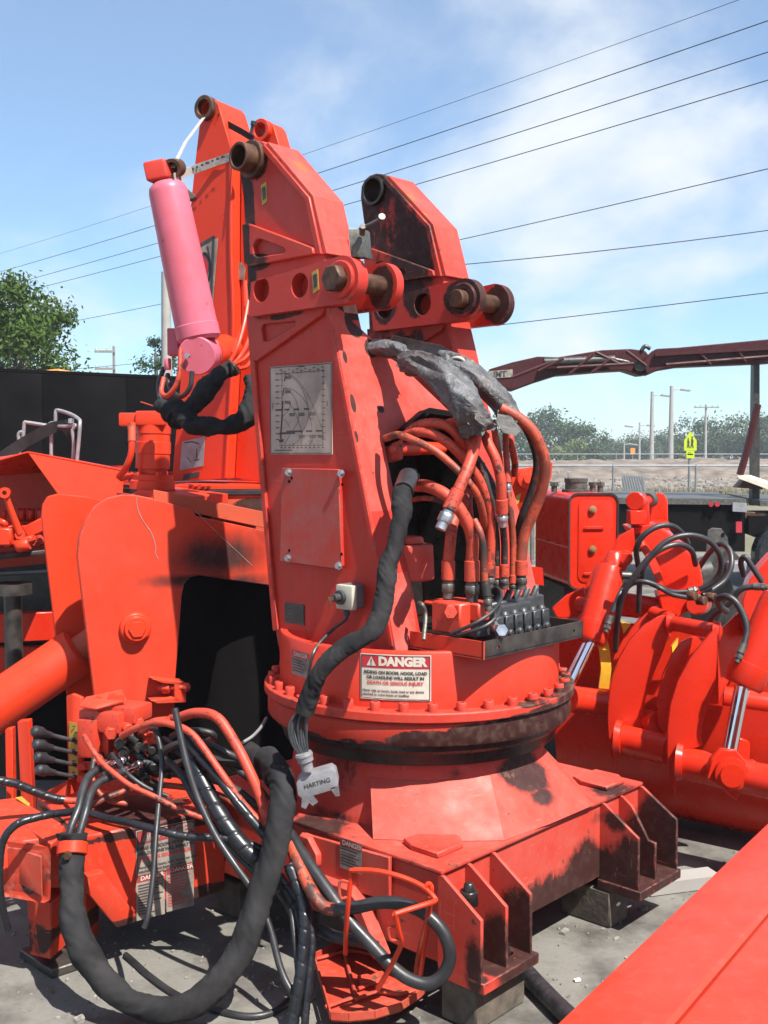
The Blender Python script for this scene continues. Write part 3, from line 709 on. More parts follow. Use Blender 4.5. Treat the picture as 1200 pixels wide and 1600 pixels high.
cl([(.21, .05), (.19, .90)]); cl([(.13, .085), (.87, .085)]); cl([(.87, .06), (.86, .9)]); cl([(.15, .9), (.88, .9)])
for k in range(12):
    y_ = .085 + k * .068
    cl([(.10, y_), (.155, y_)], .0032); cl([(.19, y_), (.215, y_)]); cl([(.845, y_), (.90, y_)], .0022)
for k in range(11):
    x_ = .19 + k * .067
    cl([(x_, .88), (x_, .905)]); cl([(x_ - .01, .925), (x_ + .012, .925)], .004)
    cl([(x_, .07), (x_, .10)]); cl([(x_ - .018, .045 + .02 * (k % 2)), (x_ + .018, .045 + .02 * (k % 2))], .003)
cl([(.48, .022), (.58, .022)], .003)
cl([(.05, .42), (.05, .48)], .003); cl([(.93, .42), (.93, .47)], .003); cl([(.08, .955), (.38, .955)], .003)
carc(.27, .09, .55, .10, .86, .74); carc(.27, .09, .60, .20, .64, .55); carc(.64, .55, .64, .66, .52, .76)
carc(.25, .25, .45, .25, .64, .47); carc(.25, .25, .46, .32, .48, .56); carc(.48, .56, .48, .66, .34, .76)
carc(.25, .40, .42, .44, .53, .76); carc(.64, .55, .70, .66, .69, .76); carc(.23, .60, .44, .72, .24, .88)
carc(.53, .78, .52, .84, .38, .89); carc(.53, .76, .55, .84, .50, .89); carc(.69, .76, .72, .82, .66, .89); carc(.33, .40, .40, .46, .20, .58)
cl([(.265, .09), (.25, .17)], .004); cl([(.24, .25), (.22, .33)], .004); cl([(.22, .40), (.20, .62), (.18, .76)], .006)
for xa, xb, y_ in ((.10, .20, .495), (.25, .32, .495), (.41, .48, .495), (.57, .64, .495), (.28, .53, .742), (.60, .69, .742), (.76, .85, .742)): cl([(xa, y_), (xb, y_)], .0055)
cl([(.17, .762), (.41, .76)], .007); cl([(.17, .77), (.19, .85)], .006); cl([(.16, .852), (.22, .845)], .008)
for x_, y_ in ((.31, .12), (.30, .28), (.30, .40), (.37, .54), (.53, .54), (.70, .54), (.53, .79), (.70, .79), (.83, .79)):
    for k in range(3): cl([(x_ - .045, y_ + k * .013), (x_ + .045, y_ + k * .013)], .0021)
obj('chart_print', join(*lines), 'chart_ink', chart)
# ---- cover plate with corner bolts
cp = [PU(448, 731, U0), PU(537, 733, U0), PU(541, 889, U0), PU(445, 876, U0)]
cov_o = obj('cover_plate', prism([p - eu * .016 for p in cp], -eu * .008), 'cover_plate', crane, bevel=.002)
obj('cover_packing', prism([p * .94 + (sum(cp, V()) / 4) * .06 for p in cp], -eu * .016), 'red_column', crane)
for x, y in ((452, 738), (534, 740), (530, 884), (451, 872)):
    p = PU(x, y, U0 - .024); obj('cover_bolt', join(hexhead(p, -eu, .0105, .012), cyl(p, p - eu * .003, .0135, n=14)), 'zinc', cov_o)
for x, y in ((452, 752), (456, 747), (535, 757), (534, 866), (452, 860)):
    p = PU(x, y, U0 - .024); obj('drill_hole', cyl(p, p - eu * .0012, .0055, n=10), 'black_interior', cov_o)
# ---- key switch box
sb = PU(541, 932, U0 - .02)
swb = obj('switch_box', obox(PU(548, 931, U0 - .03), ev, ez, eu, .072, .078, .06), 'grey_plastic', crane, bevel=.004)
fr_ = PU(541, 933, U0 - .072)
obj('box_front', obox(fr_, ev, ez, eu, .074, .080, .024), 'ivory_plastic', swb, bevel=.006, seg=2)
kp = fr_ - eu * .012 + ev * .012
obj('key_knob', join(cyl(kp, kp - eu * .012, .024, n=18), cyl(kp - eu * .01, kp - eu * .035, .014, n=16)), 'plate_black', swb, bevel=.002)
obj('key', join(obox(kp - eu * .045 , eu, ez, ev, .03, .012, .003), obox(kp - eu * .05 - ez * .02, eu, ez, ev, .006, .03, .003)), 'rusty_pin', swb)
obj('mounting_tab', obox(PU(563, 932, U0 - .006), ev, ez, eu, .02, .05, .006), 'red_bright', swb)
obj('switch_cable', tube([PU(541, 958, U0 - .04), PU(540, 968, U0 - .045), PU(522, 982, U0 - .05), PU(500, 1004, U0 - .12), PU(489, 1022, U0 - .16), PU(484, 1045, U0 - .17), PU(480, 1070, U0 - .17)], .0055, 8), 'rubber', crane)
obj('cable_gland', cyl(PU(541, 948, U0 - .035), PU(541, 962, U0 - .04), .012, n=10), 'lever_grey', swb)
# ---- name plate
npf = lambda off: plane_fn(PU(461, 959, U0), -ev, ez, -eu, off)
f1 = npf(0.0)
npl = obj('name_plate', prism([f1(-.05, -.036), f1(.05, -.036), f1(.05, .036), f1(-.05, .036)], -eu * .003), 'plate_black', crane)
f3 = npf(.0042)
obj('plate_marks', join(ribbon([(-.046, -.032), (.046, -.032), (.046, .032), (-.046, .032), (-.046, -.032)], .003, f3), *[rect(-.04, .02 - k * .012, -.04 + random.uniform(.03, .075), .024 - k * .012, f3) for k in range(5)]), 'dirty_steel', npl)
# ---- yellow stickers
for x, y in ((413, 303), (493, 440)):
    p = PU(x, y, U0 if x < 450 else LU - .012); q = -eu
    obj('warning_sticker', prism([p + ev * .016 + ez * .032, p - ev * .012 + ez * .040, p - ev * .018 - ez * .028, p + ev * .010 - ez * .038], q * .002), 'decal_yellow', crane)
    obj('sticker_print', prism([p + ev * .010 + ez * .022, p - ev * .008 + ez * .026, p - ev * .011 - ez * .016, p + ev * .005 - ez * .022], q * .003), 'decal_ink', crane)

# ---- tray with the control valves
tz0, tz1 = 1.012, 1.068
tn = G(755, 1003, tz1); tr = tn + eu * .56; tl = tn + ev * .30
def traywall(a_, b_, mt, inn, nm='tray_wall', holes=0):
    d = (b_ - a_).normalized(); lo = [V((p.x, p.y, tz0)) for p in (a_, b_)]; hi = [V((p.x, p.y, tz1)) for p in (b_, a_)]
    hs = []
    if holes:
        for s_ in (.14, .9): hs.append(ellipse(V(((a_ + (b_ - a_) * s_).x, (a_ + (b_ - a_) * s_).y, (tz0 + tz1) / 2)), d, ez, .006, .006, 10))
    return obj(nm, prism(lo + hi, inn * .006, hs), mt, crane)
traywall(tn, tr, 'black_steel', ev, holes=1); traywall(tl, tn - ev * .0015, 'red_drum', eu); traywall(tr + ev * .29, tr, 'black_steel', -eu)
obj('tray_floor', prism([V((p.x, p.y, tz0 + .004)) for p in (tn, tr, tr + ev * .30, tl)], ez * .004), 'grease_shade_black', crane)
# lever bank along eu
lb = tn + ev * .12 + eu * .27
sec = []
for k in range(6):
    p = tn + eu * (.175 + k * .052) + ev * .10; p.z = 1.03
    obj('valve_section', join(obox(p + ez * .03 + ev * .04, eu, ev, ez, .034, .15, .07), obox(p + ez * .062 - ev * .01, eu, ev, ez, .040, .05, .05), cyl(p + ez * .03 - ev * .045, p + ez * .03 + ev * .0, .013, n=12), cyl(p + ez * .085 - ev * .012, p + ez * .10 - ev * .012, .017, .010, 12)), 'lever_grey', crane, bevel=.004)
    tilt = -ev * .02 + eu * .035
    obj('lever_stub', join(cyl(p + ez * .07 + ev * .05, p + ez * .155 + ev * .05 + tilt, .011, n=12), obox(p + ez * .075 + ev * .05, eu, ev, ez, .03, .03, .03)), 'lever_grey', crane, bevel=.002)
vb = G(722, 970, 1.06)
obj('valve_block', join(obox(X(716, 962, 3.47), eu, ev, ez, .13, .12, .10), obox(X(744, 955, 3.44), eu, ev, ez, .06, .07, .06), obox(X(700, 940, 3.55), eu, ev, ez, .14, .10, .012)), 'valve_red', crane, bevel=.006)
obj('valve_spool', join(cyl(X(700, 955, 3.44), X(704, 950, 3.38), .014, n=10), cyl(X(704, 957, 3.40), X(704, 957, 3.37), .022, n=6), cyl(X(720, 985, 3.42), X(716, 968, 3.42), .014, n=10)), 'valve_red', crane, bevel=.002)
obj('valve_block', join(obox(X(770, 965, 3.55), eu, ev, ez, .30, .10, .09), obox(X(800, 950, 3.65), eu, ev, ez, .30, .06, .07)), 'lever_grey', crane, bevel=.005)
obj('valve_fitting', join(hexhead(X(780, 985, 3.36), V((.2, -1, .2)), .020, .03), cyl(X(770, 975, 3.40), X(778, 984, 3.36), .014, n=12)), 'zinc', crane)
obj('bent_pipe', tube([X(662, 1000, 3.36), X(665, 962, 3.42), X(660, 945, 3.42), X(655, 942, 3.45)], .007, 8), 'dirty_steel', crane)
for pts in ([(705, 990, 3.36), (740, 975, 3.33), (768, 957, 3.36), (782, 938, 3.42), (783, 925, 3.46), (775, 918, 3.50), (766, 922, 3.52)], [(715, 992, 3.35), (750, 982, 3.32), (772, 968, 3.34), (782, 948, 3.40)]):
    obj('pilot_hose', tube([X(*p) for p in pts], .0058, 8), 'rubber', crane)

# ---- hoses in the opening; pixels from the photo, depth from the tray below and the sheet above
def ferrule(p_top, p_bot, r, mt='hose_red', mt2='dirty_steel'):
    """Crimped sleeve and hex nut at a hose end."""
    p_top, p_bot = V(p_top), V(p_bot); d = p_bot - p_top
    a_ = p_top + d * .52; b_ = p_top + d * .60
    s_ = obj('hose_ferrule', turned(p_top, d, [(r * 1.02, 0), (r * 1.22, d.length * .02), (r * 1.22, d.length * .5), (r * .9, d.length * .52)], 18), mt, crane)
    obj('hex_fitting', join(cyl(a_, b_, r * .95, n=14), hexhead(b_, d, r * 1.28, d.length * .22), cyl(p_top + d * .8, p_bot, r * .95, n=14)), mt2, crane, bevel=.0015)
def hz3(*pts): return [X(560 + a_ / 3.333, 640 + b_ / 3.333, d_) for a_, b_, d_ in pts]
def hose(pts, r, mt='hose_red', n=14): return obj('hydraulic_hose', tube(pts, r, n, 9), mt, crane)
RB = .0195
hose(hz3((230, 420, 3.62), (285, 397, 3.55), (380, 405, 3.46), (480, 465, 3.42), (555, 565, 3.42), (592, 670, 3.43), (592, 790, 3.44)), .0205)
ferrule(*hz3((592, 785, 3.44), (592, 1000, 3.44)), .0205)
hose(hz3((575, 440, 3.60), (530, 520, 3.55), (490, 600, 3.50), (478, 700, 3.49), (468, 790, 3.49)), .0185)
ferrule(*hz3((468, 785, 3.49), (466, 985, 3.49)), .0185)
hose(hz3((608, 60, 3.46), (612, 140, 3.44), (595, 230, 3.40), (560, 330, 3.36), (520, 420, 3.34)), .0185)
ferrule(*hz3((520, 420, 3.34), (425, 625, 3.31)), .0185, 'hose_red', 'zinc')
hose(hz3((140, 150, 3.58), (210, 132, 3.50), (300, 165, 3.45), (400, 215, 3.42), (500, 300, 3.41), (575, 380, 3.40), (625, 460, 3.42), (650, 560, 3.46), (650, 640, 3.52)), .0125, 'hose_mixed')
hose(hz3((265, 115, 3.60), (330, 78, 3.52), (420, 72, 3.48), (490, 105, 3.47), (535, 170, 3.48), (560, 250, 3.52), (570, 330, 3.58)), .0165)
hose(hz3((240, 135, 3.58), (300, 118, 3.52), (390, 130, 3.47), (480, 185, 3.45), (560, 270, 3.46), (630, 370, 3.48), (675, 480, 3.49), (690, 600, 3.50), (685, 800, 3.51)), .0160)
ferrule(*hz3((685, 795, 3.51), (683, 930, 3.51)), .0150)
hose(hz3((455, 75, 3.58), (510, 62, 3.51), (555, 110, 3.48), (572, 190, 3.48), (560, 290, 3.52), (545, 370, 3.58)), .0130, 'hose_red')
hose(hz3((650, 60, 3.52), (670, 160, 3.48), (715, 260, 3.46), (742, 370, 3.46), (745, 470, 3.47)), .0165)
ferrule(*hz3((745, 465, 3.47), (750, 610, 3.49)), .0165, 'hose_red', 'zinc')
hose(hz3((752, 600, 3.49), (760, 700, 3.52), (760, 810, 3.53)), .0115, 'hose_dark')
ferrule(*hz3((760, 805, 3.53), (760, 935, 3.53)), .0130)
hose(hz3((765, 90, 3.62), (768, 200, 3.60), (775, 300, 3.58), (778, 390, 3.57)), .0105, 'hose_mixed')
ferrule(*hz3((776, 320, 3.57), (780, 440, 3.56)), .0105, 'hose_red', 'zinc')
hose(hz3((780, 430, 3.56), (795, 560, 3.56), (805, 700, 3.57), (805, 880, 3.57)), .0115, 'hose_mixed')
ferrule(*hz3((805, 860, 3.57), (803, 945, 3.57)), .0120)
hose(hz3((790, 80, 3.66), (795, 170, 3.64), (815, 270, 3.66), (812, 340, 3.70)), .0120)
hose(hz3((700, 60, 3.60), (715, 150, 3.58), (735, 260, 3.60), (745, 380, 3.62)), .0110, 'hose_mixed')
hose(hz3((740, -10, 3.50), (830, 40, 3.50), (905, 110, 3.50), (955, 210, 3.51), (972, 300, 3.52), (955, 420, 3.54), (905, 550, 3.56), (862, 660, 3.57), (848, 790, 3.57)), .0185, 'hose_mixed')
ferrule(*hz3((848, 785, 3.57), (846, 935, 3.57)), .0185)
hose(hz3((780, -5, 3.58), (860, 70, 3.58), (915, 180, 3.59), (935, 290, 3.60), (905, 430, 3.62), (850, 580, 3.64), (832, 700, 3.65)), .0165, 'hose_dark')
hose(hz3((605, 575, 3.42), (635, 640, 3.40), (652, 720, 3.40), (656, 840, 3.40), (660, 900, 3.40)), .0105, 'hose_mixed')
ferrule(*hz3((660, 890, 3.40), (680, 1050, 3.39)), .0120, 'hose_dark')
hose(hz3((640, 280, 3.54), (670, 400, 3.53), (705, 540, 3.53), (718, 680, 3.53), (720, 820, 3.54)), .0120, 'hose_dark')
ferrule(*hz3((720, 815, 3.54), (720, 935, 3.54)), .0125)
hose(hz3((275, 470, 3.62), (350, 462, 3.56), (430, 480, 3.55), (500, 530, 3.56), (545, 600, 3.60)), .0090, 'hose_mixed')
hose(hz3((570, 380, 3.62), (575, 450, 3.60), (580, 560, 3.60), (590, 640, 3.62)), .0120)
hose(hz3((610, 250, 3.64), (660, 330, 3.64), (700, 420, 3.64), (715, 560, 3.64)), .0150, 'hose_dark')

# ---- cloth sleeve hanging out of the opening and its plug
def wrinkle(amp=.12, f1_=38, f2_=14):
    def fn(s, a_, p):
        c_ = V((math.cos(a_), math.sin(a_), 0))
        n1_ = noise.noise(V((s * f1_ * .8, 2.1, .3)) + c_ * .8)
        n2_ = noise.noise(V((s * f2_, 3.7, 1.2)) + c_ * .25)
        n3_ = noise.noise(V((s * f1_ * 2.2, 7.7, 4.2)) + c_ * 1.6)
        return 1 + amp * (1.1 * n2_ + .75 * (.35 - abs(n1_) * 1.5) + .5 * (.3 - abs(n3_) * 1.3))
    return fn
slv = [(640, 742, 3.50), (630, 768, 3.38), (626, 805, 3.32), (619, 845, 3.28), (606, 890, 3.25), (601, 930, 3.23), (592, 970, 3.20), (570, 995, 3.17), (535, 1015, 3.17), (508, 1040, 3.17), (491, 1070, 3.18), (477, 1112, 3.20)]
obj('cloth_sleeve', tube([X(*p) for p in slv], [.0285, .0255], 32, 26, wrinkle(.28, 26, 9)), 'sleeve_cloth', crane, angle=80)
obj('sleeve_band', tube([X(638, 745, 3.47), X(630, 768, 3.37)], .032, 18, 4, sm=False), 'rubber', crane)
for k in range(7):
    s_ = (k - 3) / 3
    obj('signal_wire', tube([X(476 + s_ * 4, 1105, 3.20 + .006 * (k % 2)), X(466 + s_ * 13, 1130, 3.19 + .008 * (k % 3)), X(467 + s_ * 12, 1158, 3.19), X(477 + s_ * 5, 1185, 3.19)], .0042, 6, 6), 'lever_grey', crane)
plug = obj('plug_gland', join(cyl(X(474, 1176, 3.19), X(478, 1190, 3.19), .025, .024, 18), cyl(X(478, 1190, 3.19), X(481, 1204, 3.19), .018, .018, 18), cyl(X(474.5, 1178, 3.19), X(475.5, 1182, 3.19), .027, n=18)), 'alu_casting', crane, bevel=.001)
pax, pay = (X(528, 1215, 3.19) - X(466, 1233, 3.19)).normalized(), (X(478, 1195, 3.19) - X(490, 1250, 3.19)).normalized()
pc = X(496, 1226, 3.19)
hd = obj('plug_housing', prism([pc + pax * a_ + pay * b_ for a_, b_ in ((-.062, .022), (-.045, .034), (.05, .034), (.062, .02), (.062, -.018), (.050, -.030), (-.055, -.030), (-.065, -.015))], V((0, 1, .1)).normalized() * .055), 'alu_casting', crane, bevel=.005, seg=2)
obj('locking_clip', prism([pc + pax * a_ + pay * b_ for a_, b_ in ((-.055, -.028), (-.02, -.028), (-.01, -.052), (-.028, -.058), (-.036, -.046), (-.05, -.062), (-.062, -.052))], V((0, 1, 0)) * .006), 'zinc', hd)
obj('locking_clip', prism([pc + pax * a_ + pay * b_ for a_, b_ in ((.035, -.022), (.062, -.02), (.058, -.052), (.046, -.05))], V((0, 1, 0)) * .006), 'zinc', hd)
f3 = plane_fn(pc + V((0, -1, 0)) * .0015, pax, pay, V((0, -1, 0)), 0)
obj('cast_lettering', text_geo('HARTING', .019, lambda x, y: f3(x, y + .004), .0003), 'dirty_steel', hd)

# ---- torn vinyl wrap over the hoses
def drape(pts, rr, n=40, amp=.25, fl=.62, seed=0, open_=0.0):
    P = smooth_path(pts, 20); v, f = [], []; m_ = len(P)
    for k in range(m_):
        d = (P[min(k + 1, m_ - 1)] - P[max(k - 1, 0)]).normalized()
        x = d.cross(ez).normalized(); y = x.cross(d).normalized(); s_ = k / (m_ - 1)
        r_ = rr[0] + (rr[1] - rr[0]) * s_
        for i in range(n):
            a_ = 2 * math.pi * i / n; c_ = V((math.cos(a_), math.sin(a_), 0))
            q1 = noise.noise(c_ * .8 + V((s_ * 1.6 + seed, 0, seed))); q2 = noise.noise(c_ * 1.3 + V((s_ * 3.2 + seed, 4, 1))); q3 = noise.noise(c_ * 3.2 + V((s_ * 13, 9 + seed, 1)))
            q = r_ * (1 + amp * (.75 * q1 + .8 * (.22 - abs(q2)) + .10 * q3))
            if k == m_ - 1: q *= 1.06 + .12 * noise.noise(c_ * 4)
            v.append(P[k] + x * (q * math.cos(a_)) + y * (q * fl * math.sin(a_)) + (d * (.02 * noise.noise(c_ * 2.2 + V((seed, 0, 0)))) if k == m_ - 1 else V((0, 0, 0))))
    for k in range(m_ - 1):
        for i in range(n): j = (i + 1) % n; f.append((k * n + i, k * n + j, (k + 1) * n + j, (k + 1) * n + i))
    return v, f
obj('vinyl_wrap', drape([X(636, 568, 3.62), X(662, 570, 3.56), (X(695, 590, 3.48)), X(726, 622, 3.43), X(745, 655, 3.42), X(752, 676, 3.42)], (.052, .064), 44, .7, .82, 1), 'grey_vinyl', crane, angle=50)
obj('vinyl_wrap', drape([X(688, 558, 3.64), X(722, 577, 3.60), X(760, 606, 3.57), X(785, 635, 3.54), X(800, 668, 3.53)], (.036, .046), 40, .6, .9, 5), 'grey_vinyl', crane, angle=50)
obj('wrap_flap', prism([X(778, 640, 3.50), X(800, 652, 3.48), X(815, 672, 3.47), X(806, 681, 3.47), X(786, 676, 3.46), X(776, 660, 3.47)], V((.3, 1, .2)) * .004), 'black_vinyl', crane)
obj('vinyl_flap', prism([X(614, 524, 3.72), X(650, 532, 3.66), X(688, 540, 3.62), X(704, 548, 3.62), X(704, 557, 3.62), X(670, 553, 3.60), (X(652, 570, 3.58)), X(630, 566, 3.62), X(600, 552, 3.70)], V((0, 1, .35)) * .008), 'black_vinyl', crane)
obj('vinyl_wrap', drape([X(568, 548, 3.80), X(590, 543, 3.74), X(620, 548, 3.70), X(640, 562, 3.68)], (.036, .045), 36, .5, .7, 8), 'grey_vinyl', crane, angle=50)
obj('white_cable_loop', tube([X(705, 560, 3.60), X(716, 559, 3.58), X(724, 563, 3.58), X(725, 570, 3.60)], .0055, 8), 'decal_white', crane)
# ================================================================ BLOCKS UNDER THE CRANE
tb = None
for i, (u, v, su, sv, lab) in enumerate(((BU + .13, BV - .06, .24, .13, 'weathered timber block under the near corner of the crane base'), (.36, BV + .05, .12, .2, 'small timber block under the right end of the crane base'), (BU + .1, .45, .14, .14, 'timber block in the dark under the back corner of the crane base'), (.42, .42, .14, .14, 'timber block hidden under the far corner of the crane base'))):
    p = C(u, v, 0)
    tag(obj('timber_block', obox(p + ez * .0645, eu, ev, ez, su, sv, .129), 'timber', bevel=.006, loc=(p.x, p.y, 0)), lab, 'block', 'timber blocks under the crane base')

# ================================================================ SECOND CRANE BEHIND, WITH ITS OUTRIGGER ARM
e2 = V((.53, .85, 0)).normalized(); e1 = V((e2.y, -e2.x, 0))
P2 = X(330, 450, 5.15)
def PB(px, py, off=0.0): return ON(px, py, P2 + e2 * off, e2)
rear = thing('stiff_boom_crane', 'bright red crane behind, with a faded pink hydraulic cylinder strapped against its column', 'crane', (P2.x + .2, P2.y + .3, 0))
body_px = [(315, 168), (319, 158), (327, 153), (335, 155), (341, 163), (361, 232), (361, 390), (364, 530), (353, 748), (268, 752), (285, 560), (297, 330), (305, 250)]
q = [PB(*p) for p in body_px]
eh = PB(324, 170)
obj('column_shell', prism(q, e2 * .20, [ellipse(eh, e1, ez, .034, .034, 20)]), 'red_bright', rear, bevel=.004)
q2 = [PB(*p) for p in [(363, 238), (378, 243), (392, 300), (400, 520), (408, 640), (420, 758), (353, 748), (364, 530), (361, 390)]]
obj('column_shell', prism([p + e2 * .06 + e1 * .004 for p in q2], e2 * .10), 'red_bright', rear, bevel=.004)
obj('far_ear', prism([p + e2 * .42 for p in q], e2 * .10, [ellipse(eh + e2 * .42, e1, ez, .034, .034, 20)]), 'red_bright', rear, bevel=.004)
obj('ear_bush', pipe_ring(eh - e2 * .03, eh + e2 * .02, .056, .036), 'rusty_pin', rear, bevel=.002)
obj('ear_bush', pipe_ring(eh + e2 * .39, eh + e2 * .44, .056, .036), 'red_bright', rear, bevel=.002)
obj('corner_weld', tube([PB(361, 232, -.004), PB(361, 390, -.004), PB(364, 530, -.004), PB(353, 746, -.004)], .008, 6, 4), 'red_bright', rear)
# decal with a red ring and dark rays
dp = [PB(304, 384, -.002), PB(341, 372, -.002), PB(332, 485, -.002), PB(318, 489, -.002), PB(304, 430, -.002)]
dec = obj('logo_decal', prism(dp, -e2 * .002), 'decal_dirty', rear)
dc = PB(318, 425); fnd = plane_fn(dc, e1, ez, -e2, .0052)
fnd2 = plane_fn(dc, e1, ez, -e2, .0062)
obj('logo_border', join(ribbon([(-.045, .115), (.068, .155), (.045, -.17), (.0, -.185)], .016, fnd), *[rect(-.015 + k * .006, -.098 - k * .022, .046 - k * .003, -.084 - k * .022, fnd) for k in range(4)]), 'plate_black', dec)
obj('logo_swoosh', join(ribbon([(.042 * math.cos(k * .16) * 1.0 + .006, .072 * math.sin(k * .16) + .012) for k in range(-10, 11)], .016, fnd), ribbon([(.03 + .012 * math.sin(k * .3), .115 - k * .014) for k in range(9)], .010, fnd)), 'plate_black', dec)
def disc(cx, cy, rx, ry, fn, n=20):
    return [fn(cx + rx * math.cos(2 * math.pi * k / n), cy + ry * math.sin(2 * math.pi * k / n)) for k in range(n)], [tuple(range(n))]
obj('logo_dot', disc(.0, .012, .036, .062, fnd2), 'decal_red', dec)
obj('logo_gleam', join(disc(-.014, .03, .012, .034, plane_fn(dc, e1, ez, -e2, .0072)), disc(-.006, -.030, .012, .012, plane_fn(dc, e1, ez, -e2, .0072))), 'decal_white', dec)
# second small decals near the foot
dp = [PB(285, 690, -.002), PB(321, 682, -.002), PB(318, 728, -.002), PB(281, 735, -.002)]
dec = obj('information_decal', prism(dp, -e2 * .002), 'alu_casting', rear)
fnd = plane_fn(PB(301, 708), e1, ez, -e2, .0052)
obj('decal_marks', join(ribbon([(-.045, .05), (.0, .055), (.045, .045)], .006, fnd), ribbon([(.03, -.03), (.03, .02)], .006, fnd), ribbon([(.015, -.035), (.045, -.03)], .006, fnd), ribbon([(-.03, -.02), (-.005, -.045)], .004, fnd)), 'decal_ink', dec)
obj('name_plate', prism([PB(287, 741, -.002), PB(312, 737, -.002), PB(311, 746, -.002), PB(286, 750, -.002)], -e2 * .002), 'plate_black', rear)
# slewing ring and pot
RC = X(372, 760, 5.32)
obj('slewing_pot', turned(V((RC.x, RC.y, 1.28)), ez, [(.56, 0), (.56, .175), (.55, .18)], 96), 'red_soot', rear)
obj('rubber_seal', turned(V((RC.x, RC.y, 1.456)), ez, [(.565, 0), (.572, .004), (.572, .022), (.56, .026)], 96), 'rubber', rear)
obj('slewing_flange', turned(V((RC.x, RC.y, 1.484)), ez, [(.56, 0), (.56, .012), (.0, .014)], 96), 'red_bright', rear)
obj('pedestal', turned(V((RC.x, RC.y + .1, 0.0)), ez, [(.42, 0), (.42, 1.29)], 40), 'black_interior', rear)
# outrigger arm: one L shaped plate in front, one behind, boxed beam
nb = V((.42, -.907, 0)).normalized()
PA = X(210, 980, 4.28)
def PL(px, py, off=0.0): return ON(px, py, PA + nb * off, nb)
Lpx = [(121, 870), (124, 838), (134, 812), (150, 790), (170, 778), (192, 773), (215, 774), (300, 795), (306, 806), (425, 832), (432, 916), (350, 905), (312, 899), (297, 902), (288, 912), (284, 930), (279, 1000), (274, 1060), (272, 1128), (152, 1128), (147, 1085), (135, 985)]
obj('outrigger_plate', prism([PL(*p) for p in Lpx], -nb * .035), 'red_beam', rear, bevel=.003)
obj('outrigger_plate', prism([PL(x, y, -.32) for x, y in [(65, 806), (67, 788), (75, 776), (90, 772), (135, 776), (190, 790), (200, 1120), (112, 1120), (88, 1000), (76, 900)]], -nb * .03), 'red_bright', rear, bevel=.003)
obj('beam_top', prism([PL(205, 772, -.036), PL(428, 816, -.036), PL(428, 826, -.036), PL(205, 784, -.036)], -nb * .30), 'red_beam', rear, bevel=.003)
obj('stop_strip', prism([PL(240, 765, -.03), PL(420, 801, -.03), PL(418, 826, -.03), PL(240, 788, -.03)], -nb * .012), 'red_soot', rear, bevel=.002)
obj('beam_web', prism([PL(290, 790, -.34), PL(430, 830, -.34), PL(430, 915, -.34), PL(290, 900, -.34)], -nb * .02), 'black_interior', rear)
pb_ = PL(211, 981)
obj('pin_boss', join(turned(pb_, nb, [(.064, 0), (.064, .012), (.058, .022)], 28)), 'red_bright', rear, bevel=.002)
obj('pin_head', join(cyl(pb_ + nb * .02, pb_ + nb * .040, .050, .048, 28), hexhead(pb_ + nb * .038, nb, .036, .010)), 'red_bright', rear, bevel=.002)
# hook bracket on the plate
obj('jaw_bracket', join(prism([PL(232, 1056, .004), PL(280, 1060, .004), PL(283, 1066, .004), PL(246, 1062, .004)], nb * .07), prism([PL(229, 1089, .004), PL(268, 1084, .004), PL(282, 1092, .004), PL(240, 1094, .004)], nb * .07), prism([PL(266, 1060, .004), PL(284, 1062, .004), PL(284, 1092, .004), PL(266, 1090, .004)], nb * .07)), 'red_beam', rear, bevel=.002)
pj = PL(258, 1074, .04)
obj('jaw_bolt', join(cyl(pj - V((.03, 0, 0)), pj + V((.10, 0, 0)), .012, n=12), hexhead(pj - V((.01, 0, 0)), V((1, 0, 0)), .027, .03), hexhead(pj + V((.075, 0, 0)), V((1, 0, 0)), .02, .02)), 'red_beam', rear, bevel=.002)
obj('plate_scratch', join(*[ribbon(s_, .004, (lambda x, y: PL(x, y, .0022))) for s_ in ()] or [tube([PL(213, 776, .001), PL(215, 795, .001), PL(224, 815, .001), PL(236, 832, .001), PL(243, 853, .001), PL(243, 865, .001), PL(247, 873, .001)], .0016, 4, 3)], tube([PL(305, 798, .001), PL(345, 838, .001), PL(390, 880, .001), PL(393, 884, .001)], .0014, 4, 3)), 'decal_dirty', rear)
# fat outrigger cylinder
cA, cB = X(121, 1018, 4.44), X(-150, 1203, 4.30)
ax_ = (cB - cA).normalized()
obj('outrigger_cylinder', turned(cA, ax_, [(.075, -.012), (.098, 0), (.103, .012), (.103, 1.1)], 48), 'red_bright', rear)
obj('cylinder_eye', join(cyl(cA - ax_ * .36, cA, .06, n=24), cyl(PL(211, 965, -.06), PL(211, 965, -.30), .08, n=24)), 'red_soot', rear)
# slew motor
mo = X(238, 764, 4.62)
mz = ez
st_ = [(.095, 0), (.095, .035), (.088, .04), (.088, .062), (.060, .066), (.060, .085), (.072, .088), (.072, .15), (.075, .152), (.075, .20), (.071, .202), (.071, .235), (.074, .237), (.074, .285), (.068, .29)]
mot = obj('slew_motor', turned(mo, V((.03, 0, 1)), st_, 28), 'red_bright', rear, bevel=0)
obj('motor_cap', join(obox(mo + V((.010, -.01, .30)), V((1, 0, 0)), V((0, 1, 0)), ez, .125, .13, .06), obox(mo + V((-.075, -.02, .295)), V((1, .1, 0)), V((0, 1, 0)), ez, .10, .08, .055)), 'red_bright', rear, bevel=.008, seg=2)
obj('motor_plinth', prism([X(218, 764, 4.5), X(302, 776, 4.42), X(302, 790, 4.42), X(200, 775, 4.5)], V((.1, .3, 0))), 'red_beam', rear, bevel=.002)
for k in range(6):
    a_ = k * math.pi / 3
    obj('motor_bolt', hexhead(mo + V((.083 * math.cos(a_), .083 * math.sin(a_), .06)), ez, .013, .014), 'red_bright', rear)
